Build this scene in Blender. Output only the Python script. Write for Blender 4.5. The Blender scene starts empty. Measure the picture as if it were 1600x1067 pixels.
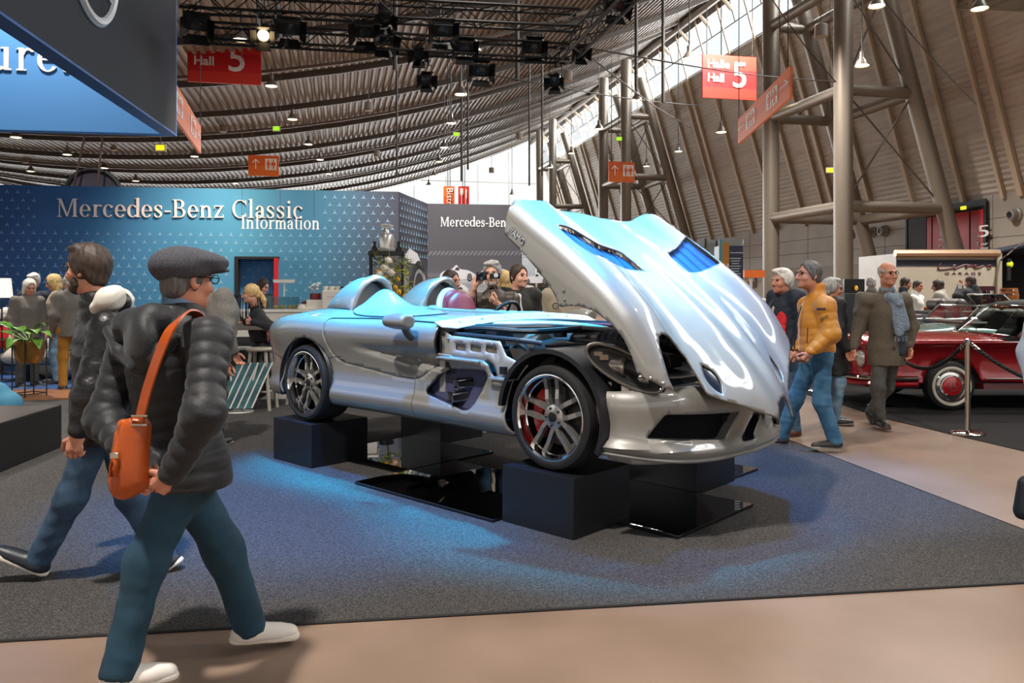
import bpy, bmesh, math, random
import numpy as np
from mathutils import Vector, Matrix, geometry
random.seed(7); np.random.seed(7)
SC = bpy.context.scene
COL = SC.collection
pi = math.pi
# ------------------------------------------------------------------ camera, exposure
F, HZ, CH = 1230.0, 456.0, 1.475          # focal length in px (1600 px wide), horizon row, camera height
cam = bpy.data.objects.new('camera', bpy.data.cameras.new('camera')); COL.objects.link(cam)
cam.location = (0, 0, CH); cam.rotation_euler = (pi/2, 0, 0)
cam.data.sensor_width = 36; cam.data.lens = F*36/1600; cam.data.shift_y = -(533.5-HZ)/1600
cam.data.clip_start = .05; cam.data.clip_end = 400
SC.camera = cam
VS = SC.view_settings
SC.display_settings.display_device = 'sRGB'
VS.view_transform = 'Standard'; VS.look = 'None'; VS.gamma = 1; VS.use_curve_mapping = False
VS.exposure = 0.42
SC.cycles.max_bounces = 6; SC.cycles.diffuse_bounces = 3; SC.cycles.glossy_bounces = 4
SC.cycles.transparent_max_bounces = 12; SC.cycles.caustics_reflective = False; SC.cycles.caustics_refractive = False
SC.cycles.sample_clamp_indirect = 4.0
# hall axes: s along the hall, t across it
HA = Vector((-.2145, .9767, 0)); HR = Vector((.9767, .2145, 0))
def hall(s, t, z): return HA*s + HR*t + Vector((0, 0, z))
# stand axes
E1 = Vector((.990, .139, 0)); E2 = Vector((-.139, .990, 0))
# ------------------------------------------------------------------ world and lights
wd = bpy.data.worlds.new('sky'); SC.world = wd; wd.use_nodes = True
nt = wd.node_tree; bg = nt.nodes['Background']
tc = nt.nodes.new('ShaderNodeTexCoord'); sx = nt.nodes.new('ShaderNodeSeparateXYZ'); rp = nt.nodes.new('ShaderNodeValToRGB')
nt.links.new(tc.outputs['Generated'], sx.inputs[0]); nt.links.new(sx.outputs['Z'], rp.inputs[0]); nt.links.new(rp.outputs[0], bg.inputs[0])
rp.color_ramp.elements[0].position = 0.0; rp.color_ramp.elements[0].color = (.30, .28, .26, 1)
rp.color_ramp.elements[1].position = .12; rp.color_ramp.elements[1].color = (1.0, .985, .95, 1)
bg.inputs[1].default_value = .95
def aim(o, target):
    o.rotation_euler = (Vector(target)-o.location).to_track_quat('-Z', 'Y').to_euler()
def lamp(kind, name, loc, target, power, col, size=.3, size_y=None, angle=60, blend=.6):
    l = bpy.data.lights.new(name, kind); o = bpy.data.objects.new(name, l); COL.objects.link(o)
    o.location = loc; l.energy = power; l.color = col
    if kind == 'AREA':
        l.shape = 'RECTANGLE' if size_y else 'DISK'; l.size = size
        if size_y: l.size_y = size_y
    else:
        l.shadow_soft_size = size
        if kind == 'SPOT': l.spot_size = math.radians(angle); l.spot_blend = blend
    if target is not None: aim(o, target)
    return o
# stage lights of the truss: (pixel of the lens, distance, aim, power, colour, angle)
def W(x, y, d): return Vector(((x-800)/F*d, d, CH-(y-HZ)/F*d))
def G(x, y): d = F*CH/(y-HZ); return Vector(((x-800)/F*d, d, 0))
BLUE = (.01, .30, 1.0); CYAN = (.0, .50, 1.0); WARM = (1, .80, .60); WHITE = (1, .93, .85)
STAGE_LIGHTS = []   # filled below: (lens position, aim, power, colour, angle)
def stage(x, y, d, target, power, col, angle): STAGE_LIGHTS.append((W(x, y, d), Vector(target), power, col, angle))
stage(413, 50, 13.0, (-6.0, 15.0, 2.6), 1500, WARM, 50)
stage(571, 45, 13.2, (-3.0, 15.4, 2.4), 900, WHITE, 60)
stage(725, 75, 14.6, (-.9, 17.9, 2.2), 1500, WHITE, 70)
# blue wash from the truss rows above the car (out of the picture)
OVER = [((-1.7, 7.2, 5.75), (-1.35, 6.95, 1.1), 4600, CYAN, 26), ((-.6, 6.9, 5.75), (-.5, 6.6, 1.1), 5200, CYAN, 31), ((.5, 6.3, 5.75), (.5, 5.7, 1.5), 4000, CYAN, 36),
        ((-1.5, 5.7, 5.75), (-1.3, 5.7, 0), 2300, BLUE, 44), ((.9, 5.0, 5.75), (.9, 5.0, 0), 700, BLUE, 32), ((2.2, 6.3, 5.75), (2.0, 6.2, 0), 1300, BLUE, 38)]
for p, a, e, c, an in OVER: STAGE_LIGHTS.append((Vector(p), Vector(a), e, c, an))
for i, (p, a, e, c, an) in enumerate(STAGE_LIGHTS):
    lamp('SPOT', 'stage_beam', p+(a-p).normalized()*.34, a, e, c, .09 if c[0] < .5 else .8, angle=an, blend=.7)
# added fill spots, apart from the modelled pendants, brighten stand and hall; daylight falls in at the glazed band of the right wall and the far end
def sky_panel(name, c, x, y, nrm, sx_, sy_, power):
    l = bpy.data.lights.new(name, 'AREA'); l.shape = 'RECTANGLE'; l.size = sx_; l.size_y = sy_; l.energy = power; l.color = (1, .975, .93)
    o = bpy.data.objects.new(name, l); COL.objects.link(o); o.location = c
    z = -Vector(nrm).normalized(); x = Vector(x).normalized(); y = z.cross(x); o.matrix_world = Matrix.Translation(c) @ Matrix((x, y, z)).transposed().to_4x4(); return o
UPB = (HR*-1+Vector((0, 0, 3.27))).normalized()
sky_panel('daylight_band', hall(28, 20.75, 15.45), HA, UPB, (HR*-3.27-Vector((0, 0, 1))), 100, 2.7, 11000)
sky_panel('daylight_end', hall(78.6, -12, 8.6), HR, (0, 0, 1), -HA, 62, 12, 16000)
for (x, y, d, e) in ((-6, 4, 9.5, 150), (-2.5, 1.2, 9.5, 420), (6, 4, 9.5, 60), (-8, 12, 9.0, 300), (0, 11, 9.5, 60), (7, 12, 10, 150), (-14, 26, 9, 500), (-4, 26, 9.5, 500), (8, 26, 12, 800), (13, 17, 9, 420), (-10, 42, 9, 600), (2, 42, 10, 600)):
    lamp('SPOT', 'hall_fill_beam', (x, y, d), (x, y, 0), e*9, WHITE, .25, angle=130, blend=.8)
# ------------------------------------------------------------------ materials
def lin(c):
    if isinstance(c, str): c = tuple(int(c[i:i+2], 16)/255 for i in (0, 2, 4))
    return tuple((x/12.92 if x <= .04045 else ((x+.055)/1.055)**2.4) for x in c[:3])+(1,)
MATS = {}
def M(name, col='808080', rough=.5, metal=0., coat=0., es=0., noise=None, bump=None, trans=0., spec=.5, sheen=0., alpha=1., emit=None):
    if name in MATS: return MATS[name]
    m = bpy.data.materials.new(name); m.use_nodes = True; n = m.node_tree; b = n.nodes['Principled BSDF']
    c = lin(col); b.inputs['Base Color'].default_value = c
    b.inputs['Roughness'].default_value = rough; b.inputs['Metallic'].default_value = metal
    b.inputs['Coat Weight'].default_value = coat; b.inputs['Coat Roughness'].default_value = .04
    b.inputs['Transmission Weight'].default_value = trans; b.inputs['Specular IOR Level'].default_value = spec
    b.inputs['Sheen Weight'].default_value = sheen; b.inputs['Alpha'].default_value = alpha
    if es: b.inputs['Emission Color'].default_value = lin(emit or col); b.inputs['Emission Strength'].default_value = es
    if noise or bump:
        t = n.nodes.new('ShaderNodeTexCoord')
    if noise:
        sc, col2, lo, hi = noise[:4]; stretch = noise[4] if len(noise) > 4 else (1, 1, 1)
        mp = n.nodes.new('ShaderNodeMapping'); mp.inputs['Scale'].default_value = stretch
        x = n.nodes.new('ShaderNodeTexNoise'); x.inputs['Scale'].default_value = sc; x.inputs['Detail'].default_value = 5
        r = n.nodes.new('ShaderNodeValToRGB'); r.color_ramp.elements[0].position = lo; r.color_ramp.elements[1].position = hi
        r.color_ramp.elements[0].color = c; r.color_ramp.elements[1].color = lin(col2)
        n.links.new(t.outputs['Object'], mp.inputs[0]); n.links.new(mp.outputs[0], x.inputs['Vector'])
        n.links.new(x.outputs[0], r.inputs[0]); n.links.new(r.outputs[0], b.inputs['Base Color'])
    if bump:
        sc, st = bump[:2]
        x2 = n.nodes.new('ShaderNodeTexNoise'); x2.inputs['Scale'].default_value = sc; x2.inputs['Detail'].default_value = 3
        bp = n.nodes.new('ShaderNodeBump'); bp.inputs['Strength'].default_value = st; bp.inputs['Distance'].default_value = .01
        n.links.new(t.outputs['Object'], x2.inputs['Vector']); n.links.new(x2.outputs[0], bp.inputs['Height']); n.links.new(bp.outputs[0], b.inputs['Normal'])
    MATS[name] = m; return m
def glass(name, tint='ffffff', refl=.12, rough=.02, k=1.0):
    """thin pane: mostly clear, mirrors at grazing angles"""
    if name in MATS: return MATS[name]
    m = bpy.data.materials.new(name); m.use_nodes = True; n = m.node_tree; n.nodes.clear()
    o = n.nodes.new('ShaderNodeOutputMaterial'); mx = n.nodes.new('ShaderNodeMixShader'); tr = n.nodes.new('ShaderNodeBsdfTransparent')
    gl = n.nodes.new('ShaderNodeBsdfGlossy'); gl.inputs['Roughness'].default_value = rough; tr.inputs[0].default_value = lin(tint)
    fr = n.nodes.new('ShaderNodeLayerWeight'); fr.inputs[0].default_value = .5
    pw = n.nodes.new('ShaderNodeMath'); pw.operation = 'POWER'; pw.inputs[1].default_value = 5
    ad = n.nodes.new('ShaderNodeMath'); ad.operation = 'ADD'; ad.inputs[1].default_value = refl*.5; ad.use_clamp = True
    mk_ = n.nodes.new('ShaderNodeMath'); mk_.operation = 'MULTIPLY'; mk_.inputs[1].default_value = k
    n.links.new(fr.outputs['Facing'], pw.inputs[0]); n.links.new(pw.outputs[0], mk_.inputs[0]); n.links.new(mk_.outputs[0], ad.inputs[0])
    n.links.new(ad.outputs[0], mx.inputs[0]); n.links.new(tr.outputs[0], mx.inputs[1])
    n.links.new(gl.outputs[0], mx.inputs[2]); n.links.new(mx.outputs[0], o.inputs[0]); MATS[name] = m; return m
# ------------------------------------------------------------------ objects
ORG = {}
def tag(o, label=None, cat=None, group=None, kind=None):
    if label: o['label'] = label
    if cat: o['category'] = cat
    if group: o['group'] = group
    if kind: o['kind'] = kind
    return o
def thing(name, label, cat, loc=(0, 0, 0), group=None):
    o = bpy.data.objects.new(name, None); COL.objects.link(o); o.location = loc; o.empty_display_size = .1
    ORG[o] = Vector(loc); return tag(o, label, cat, group)
def dup(root, loc, rotz=None, label=None):
    """copy of a thing with its parts and sub-parts"""
    r = root.copy(); COL.objects.link(r); r.location = loc
    if rotz is not None: r.rotation_euler = (0, 0, rotz)
    if label: r['label'] = label
    for ch in list(root.children):
        c = ch.copy(); COL.objects.link(c); c.parent = r
        for g in list(ch.children):
            d = g.copy(); COL.objects.link(d); d.parent = c
    return r
def mk(name, verts, faces, mat, parent=None, smooth=True, sharp=35, world=True, loc=None):
    """link one mesh object; verts in world coordinates unless world=False (then local to the parent)"""
    v = np.asarray(verts, dtype=np.float64).reshape(-1, 3)
    if loc is not None: org = Vector(loc)
    elif parent is not None and world: org = ORG[parent]
    else: org = Vector((0, 0, 0))
    me = bpy.data.meshes.new(name)
    if isinstance(faces, np.ndarray):
        nv = faces.shape[1]; me.vertices.add(len(v)); me.loops.add(faces.size); me.polygons.add(len(faces))
        me.vertices.foreach_set('co', (v-np.array(org)).astype(np.float32).ravel())
        me.loops.foreach_set('vertex_index', faces.astype(np.int32).ravel())
        me.polygons.foreach_set('loop_start', np.arange(0, faces.size, nv, dtype=np.int32))
        me.update(calc_edges=True); me.validate()
    else:
        me.from_pydata((v-np.array(org)).tolist(), [], [list(map(int, f)) for f in faces]); me.validate()
    if mat is not None: me.materials.append(mat)
    if smooth and len(me.polygons):
        me.polygons.foreach_set('use_smooth', np.ones(len(me.polygons), dtype=bool))
        if sharp: me.set_sharp_from_angle(angle=math.radians(sharp))
    o = bpy.data.objects.new(name, me); COL.objects.link(o)
    ORG[o] = org
    if parent is not None:
        o.parent = parent
        if not world: ORG[o] = Vector((0, 0, 0))
    elif loc is not None: o.location = org
    return o
class MB:
    def __init__(s): s.v = []; s.f = []
    def add(s, vs, fs):
        b = len(s.v); s.v += [tuple(p) for p in vs]; s.f += [tuple(i+b for i in f) for f in fs]; return s
    def box(s, c, size, rot=None, taper=1.0):
        c = Vector(c); h = [k/2 for k in size]; vs = []
        for z in (-1, 1):
            k = taper if z > 0 else 1
            for x, y in ((-1, -1), (1, -1), (1, 1), (-1, 1)):
                p = Vector((x*h[0]*k, y*h[1]*k, z*h[2])); vs.append(c+(rot @ p if rot else p))
        return s.add(vs, [(3, 2, 1, 0), (4, 5, 6, 7), (0, 1, 5, 4), (1, 2, 6, 5), (2, 3, 7, 6), (3, 0, 4, 7)])
    def hexa(s, bottom, top):
        vs = list(bottom)+list(top); return s.add(vs, [(3, 2, 1, 0), (4, 5, 6, 7), (0, 1, 5, 4), (1, 2, 6, 5), (2, 3, 7, 6), (3, 0, 4, 7)])
    def tube(s, pts, r, n=8, caps=True, closed=False, flat=1.0):
        pts = [Vector(p) for p in pts]; m = len(pts); rs = r if isinstance(r, (list, tuple)) else [r]*m
        up = None; rings = []
        for i, p in enumerate(pts):
            a = pts[i-1] if (i > 0 or closed) else p; b = pts[(i+1) % m] if (i < m-1 or closed) else p
            t = (b-a).normalized() if (b-a).length > 1e-9 else Vector((0, 0, 1))
            if up is None: up = Vector((0, 0, 1)) if abs(t.z) < .9 else Vector((1, 0, 0))
            x = t.cross(up)
            if x.length < 1e-6: x = t.orthogonal()
            x.normalize(); y = x.cross(t).normalized(); up = y
            rings.append([p+(x*math.cos(2*pi*k/n)+y*math.sin(2*pi*k/n)*flat)*rs[i] for k in range(n)])
        b = len(s.v)
        for rg in rings: s.v += [tuple(q) for q in rg]
        for i in range(m if closed else m-1):
            j = (i+1) % m
            for k in range(n): s.f.append((b+i*n+k, b+i*n+(k+1) % n, b+j*n+(k+1) % n, b+j*n+k))
        if caps and not closed:
            s.f.append(tuple(b+k for k in range(n))[::-1]); s.f.append(tuple(b+(m-1)*n+k for k in range(n)))
        return s
    def lathe(s, prof, n=24, mat=None, caps=True):
        mat = mat or Matrix.Identity(4); b = len(s.v); m = len(prof)
        for r, z in prof:
            for k in range(n): s.v.append(tuple(mat @ Vector((r*math.cos(2*pi*k/n), r*math.sin(2*pi*k/n), z))))
        for i in range(m-1):
            for k in range(n): s.f.append((b+i*n+k, b+i*n+(k+1) % n, b+(i+1)*n+(k+1) % n, b+(i+1)*n+k))
        if caps:
            if prof[0][0] > 1e-5: s.f.append(tuple(b+k for k in range(n))[::-1])
            if prof[-1][0] > 1e-5: s.f.append(tuple(b+(m-1)*n+k for k in range(n)))
        return s
    def ell(s, c, r, nu=14, nv=10, rot=None):
        c = Vector(c); b = len(s.v)
        for i in range(nv+1):
            a = pi*i/nv
            for k in range(nu):
                p = Vector((r[0]*math.sin(a)*math.cos(2*pi*k/nu), r[1]*math.sin(a)*math.sin(2*pi*k/nu), r[2]*math.cos(a)))
                s.v.append(tuple(c+(rot @ p if rot else p)))
        for i in range(nv):
            for k in range(nu): s.f.append((b+i*nu+k, b+(i+1)*nu+k, b+(i+1)*nu+(k+1) % nu, b+i*nu+(k+1) % nu))
        return s
    def prism(s, poly, depth, mat, both=True):
        """2-D polygon (x,y) in the plane of mat, thickness depth along -z..0"""
        n = len(poly); b = len(s.v)
        for z in (0, -depth):
            for x, y in poly: s.v.append(tuple(mat @ Vector((x, y, z))))
        s.f.append(tuple(b+i for i in range(n))); s.f.append(tuple(b+n+i for i in range(n))[::-1])
        for i in range(n): j = (i+1) % n; s.f.append((b+i, b+n+i, b+n+j, b+j))
        return s
    def build(s, name, mat, parent=None, smooth=True, sharp=35, world=True, loc=None, bevel=0):
        o = mk(name, s.v, s.f, mat, parent, smooth, sharp, world, loc)
        if bevel:
            mo = o.modifiers.new('bevel', 'BEVEL'); mo.width = bevel; mo.segments = 2; mo.limit_method = 'ANGLE'; mo.angle_limit = .6
        return o
def frame(o, x, y):
    """matrix whose x,y axes are given world directions and origin o"""
    x = Vector(x).normalized(); y = Vector(y); z = x.cross(y).normalized(); y = z.cross(x)
    return Matrix((tuple(x)+(0,), tuple(y)+(0,), tuple(z)+(0,), (0, 0, 0, 1))).transposed() if False else Matrix.Translation(o) @ Matrix((x, y, z)).transposed().to_4x4()
def spl(pts, n=8, closed=False):
    """Catmull-Rom through the points"""
    P = [Vector(p) for p in pts]; m = len(P); out = []
    for i in range(m if closed else m-1):
        a, b, c, d = (P[(i-1) % m] if (i > 0 or closed) else P[0]), P[i], P[(i+1) % m], (P[(i+2) % m] if (i < m-2 or closed) else P[-1])
        for k in range(n):
            t = k/n; out.append(.5*((2*b)+(c-a)*t+(2*a-5*b+4*c-d)*t*t+(3*b-a-3*c+d)*t**3))
    if not closed: out.append(P[-1])
    return out
def spl2(pts, n=6, closed=True): return [(p.x, p.y) for p in spl([(a, b, 0) for a, b in pts], n, closed)]
def rounded(pts, r=.02, n=4):
    """polygon with rounded corners"""
    out = []; m = len(pts)
    for i in range(m):
        p = Vector(pts[i]); a = Vector(pts[i-1]); b = Vector(pts[(i+1) % m])
        da, db = (a-p), (b-p); k = min(r, da.length*.45, db.length*.45)
        A = p+da.normalized()*k; B = p+db.normalized()*k
        for j in range(n+1):
            t = j/n; q = A*(1-t)**2+p*2*t*(1-t)+B*t*t; out.append((q.x, q.y))
    return out
def inside(P, poly):
    poly = np.asarray(poly, float); x, y = P[:, 0], P[:, 1]; r = np.zeros(len(P), bool)
    x0, y0 = poly[:, 0], poly[:, 1]; x1, y1 = np.roll(x0, -1), np.roll(y0, -1)
    for a, b, c, d in zip(x0, y0, x1, y1):
        if b == d: continue
        r ^= ((b > y) != (d > y)) & (x < (c-a)*(y-b)/(d-b)+a)
    return r
def dens(poly, step):
    out = []
    for i in range(len(poly)):
        a = np.array(poly[i], float); b = np.array(poly[(i+1) % len(poly)], float)
        k = max(1, int(np.ceil(np.linalg.norm(b-a)/step)))
        for j in range(k): out.append(tuple(a+(b-a)*j/k))
    return out
def sheet(outline, holes, fn, step):
    """triangulate a 2-D region with holes and lift it through fn -> (verts, faces)"""
    loops = [dens(outline, step)]+[dens(h, step) for h in holes]
    V = []; Ed = []
    for L in loops:
        b = len(V); V += L; Ed += [(b+i, b+(i+1) % len(L)) for i in range(len(L))]
    ol = np.array(outline, float); lo, hi = ol.min(0), ol.max(0)
    gx = np.arange(lo[0]+step/2, hi[0], step); gy = np.arange(lo[1]+step/2, hi[1], step)
    if len(gx) and len(gy):
        A, B = np.meshgrid(gx, gy); A = A+((np.arange(len(gy)) % 2)*step*.5)[:, None]
        P = np.stack([A.ravel(), B.ravel()], 1); ok = inside(P, loops[0])
        for h in loops[1:]: ok &= ~inside(P, h)
        P = P[ok]
        if len(P):
            bd = np.array(V); keep = np.ones(len(P), bool)
            for c in range(0, len(P), 2000):
                d = ((P[c:c+2000, None, :]-bd[None])**2).sum(2).min(1); keep[c:c+2000] = d > (step*.45)**2
            V += [tuple(p) for p in P[keep]]
    r = geometry.delaunay_2d_cdt([Vector(p) for p in V], Ed, [], 0, 1e-6)
    pv = np.array([tuple(p) for p in r[0]]); fc = np.array([f for f in r[2] if len(f) == 3])
    cen = pv[fc].mean(1); ok = inside(cen, loops[0])
    for h in loops[1:]: ok &= ~inside(cen, h)
    a, b, c = fn(pv[:, 0], pv[:, 1])
    return np.stack([np.asarray(a)+0*pv[:, 0], np.asarray(b)+0*pv[:, 0], np.asarray(c)+0*pv[:, 0]], 1), fc[ok]
def solid(o, th, off=-1.0):
    m = o.modifiers.new('thick', 'SOLIDIFY'); m.thickness = th; m.offset = off; return o
# ------------------------------------------------------------------ lettering
FONT_MESH = {}
def sans(name, txt, mat_, M4, size, parent=None, depth=.004, align='LEFT', sx=1.0, bold=0.0):
    cu = bpy.data.curves.new('t', 'FONT'); cu.body = txt; cu.size = size; cu.extrude = depth; cu.align_x = align; cu.offset = bold
    cu.resolution_u = 3
    o = bpy.data.objects.new('t', cu); COL.objects.link(o)
    bpy.context.view_layer.update()
    me = o.evaluated_get(bpy.context.evaluated_depsgraph_get()).to_mesh()
    vs = [M4 @ Vector((v.co.x*sx, v.co.y, v.co.z)) for v in me.vertices]; fs = [tuple(p.vertices) for p in me.polygons]
    bpy.data.objects.remove(o)
    return mk(name, vs, fs, mat_, parent, smooth=False)
def R_(x0, y0, x1, y1): return [(x0, y0), (x1, y0), (x1, y1), (x0, y1)]
def A_(cx, cy, rx, ry, tx, ty, a0, a1, n=16):
    """ring segment: thick at the sides (tx), thin at top and bottom (ty)"""
    o = []; i = []
    for k in range(n+1):
        a = math.radians(a0+(a1-a0)*k/n); c, s = math.cos(a), math.sin(a)
        o.append((cx+rx*c, cy+ry*s)); i.append((cx+(rx-tx)*c, cy+(ry-ty)*s))
    return o+i[::-1]
T, t_ = .095, .032      # stem and hairline
def S_(x, y, w=.2): return R_(x-w/2, y, x+w/2, y+t_)
def stem(x, y0, y1, top=True, bot=True):
    r = [R_(x-T/2, y0, x+T/2, y1)]
    if bot: r.append(S_(x, y0))
    if top: r.append([(x-T/2-.06, y1-t_*1.2), (x, y1-t_*1.2), (x+T/2, y1), (x-T/2, y1)])
    return r
def serif_glyph(c):
    X, C = .48, .70
    if c == 'M': return stem(.12, 0, C, 0)[0:0]+[R_(.10, 0, .135, C), S_(.117, 0, .17), S_(.10, C-t_, .14), R_(.66, 0, .66+T, C), S_(.705, 0, .21), S_(.72, C-t_, .17), [(.08, C), (.19, C), (.44, .02), (.38, .02)], [(.38, .02), (.42, .02), (.68, C), (.63, C)]], .86
    if c == 'e': return [A_(.25, .24, .21, .25, T, t_, 0, 325), R_(.09, .235, .455, .235+t_)], .49
    if c == 'r': return stem(.15, 0, X)+[A_(.29, .30, .14, .18, .06, .05, 62, 165), [(.33, .40), (.40, .40), (.40, .47), (.33, .47)]], .42
    if c == 'c': return [A_(.25, .24, .21, .25, T, t_, 48, 318), [(.33, .36), (.41, .36), (.41, .44), (.33, .44)]], .46
    if c == 'd': return [A_(.25, .24, .21, .25, T, t_, 40, 322), R_(.40, 0, .40+T, .75), S_(.49, 0, .12), [(.32, .72), (.40, .72), (.495, .75), (.40, .75)]], .56
    if c == 's': return [A_(.21, .36, .15, .13, T*.75, t_, 20, 250), A_(.20, .125, .16, .135, T*.75, t_, -160, 70), [(.08, .30), (.14, .36), (.36, .20), (.30, .12)], R_(.06, .03, .09, .16), R_(.32, .33, .35, .45)], .42
    if c == '-': return [R_(.05, .21, .29, .265)], .34
    if c == 'B': return [R_(.10, 0, .10+T, C), S_(.13, 0, .2), S_(.13, C-t_, .2), R_(.15, 0, .32, t_), R_(.15, .355, .32, .355+t_), R_(.15, C-t_, .32, C), A_(.31, .53, .18, .17, T, t_, -90, 90), A_(.32, .19, .22, .19, T, t_, -90, 90)], .60
    if c == 'n': return stem(.14, 0, X)+[A_(.30, .30, .165, .18, T, .05, 0, 150), R_(.37, 0, .37+T, .32), S_(.42, 0)], .57
    if c == 'z': return [R_(.05, 0, .42, t_*1.3), R_(.05, X-t_*1.3, .42, X), [(.05, .02), (.15, .02), (.42, X-.02), (.32, X-.02)], R_(.05, X-.13, .075, X), R_(.395, 0, .42, .13)], .47
    if c == 'C': return [A_(.36, .35, .32, .365, T, t_, 45, 318), R_(.57, .50, .60, .69), R_(.57, .03, .595, .18)], .66
    if c == 'G': return [A_(.36, .35, .32, .365, T, t_, 45, 340), R_(.56, .50, .59, .69), R_(.58, .0, .58+T, .30), R_(.50, .28, .74, .28+t_)], .76
    if c == 'l': return stem(.14, 0, .75), .28
    if c == 'a': return [A_(.20, .13, .16, .14, T*.9, t_, 60, 350), A_(.22, .33, .15, .16, T, t_, -5, 165), R_(.28, .05, .28+T, .34), R_(.34, 0, .43, t_*1.2), [(.20, .24), (.30, .28), (.30, .31), (.20, .27)], [(.06, .32), (.14, .32), (.14, .40), (.06, .40)]], .45
    if c == 'i': return stem(.14, 0, X)+[[(.14+.06*math.cos(a), .64+.06*math.sin(a)) for a in [k*pi/5 for k in range(10)]]], .28
    if c == 'I': return [R_(.11, 0, .11+T, C), S_(.157, 0, .23), S_(.157, C-t_, .23)], .32
    if c == 'f': return [R_(.13, 0, .13+T, .58), S_(.18, 0), R_(.05, X-t_, .33, X), A_(.28, .58, .15, .17, T*.8, t_, 50, 180), [(.33, .65), (.40, .65), (.40, .72), (.33, .72)]], .34
    if c == 'o': return [A_(.27, .24, .23, .25, T, t_, 0, 360, 24)], .54
    if c == 'm': return stem(.14, 0, X)+[A_(.29, .30, .155, .18, T, .05, 0, 150), R_(.35, 0, .35+T, .32), S_(.40, 0), A_(.55, .30, .155, .18, T, .05, 0, 150), R_(.61, 0, .61+T, .32), S_(.66, 0)], .80
    if c == 't': return [R_(.12, .08, .12+T, .62), R_(.04, X-t_, .33, X), A_(.25, .12, .13, .13, T*.8, t_, 180, 300)], .34
    if c == 'u': return [R_(.10, .14, .10+T, X), R_(.04, X-t_, .15, X), A_(.265, .17, .165, .18, T, .05, 180, 320), R_(.37, 0, .37+T, X), R_(.31, X-t_, .42, X), R_(.42, 0, .52, t_)], .56
    if c == 'g': return [A_(.24, .32, .17, .16, T*.85, t_, 0, 360, 20), A_(.24, -.06, .20, .13, T*.7, t_, 0, 360, 20), [(.12, .18), (.18, .2), (.16, .06), (.10, .08)], R_(.36, .43, .50, .47)], .50
    if c == 'S': return [A_(.28, .52, .20, .19, T, t_, 20, 255), A_(.27, .185, .21, .195, T, t_, -160, 75), [(.10, .45), (.18, .50), (.46, .26), (.38, .18)], R_(.06, .02, .09, .2), R_(.43, .5, .46, .68)], .54
    if c == '.': return [[(.12+.065*math.cos(a), .06+.065*math.sin(a)) for a in [k*pi/6 for k in range(12)]]], .26
    return [], .28
def serif(name, txt, mat_, M4, em, parent=None, depth=.02, width=None):
    mb = MB(); x = 0; polys = []
    for c in txt:
        g, adv = serif_glyph(c)
        for p in g: polys.append([(a+x, b) for a, b in p])
        x += adv
    k = em if width is None else width/x
    for i, p in enumerate(polys):
        q = [(a*k, b*em) for a, b in p]
        ar = sum(q[j][0]*q[(j+1) % len(q)][1]-q[(j+1) % len(q)][0]*q[j][1] for j in range(len(q)))
        if ar < 0: q = q[::-1]
        mb.prism(q, depth+.0002*(i % 7), M4 @ Matrix.Translation((0, 0, .0003*(i % 7))))
    return mb.build(name, mat_, parent, smooth=False)
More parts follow.
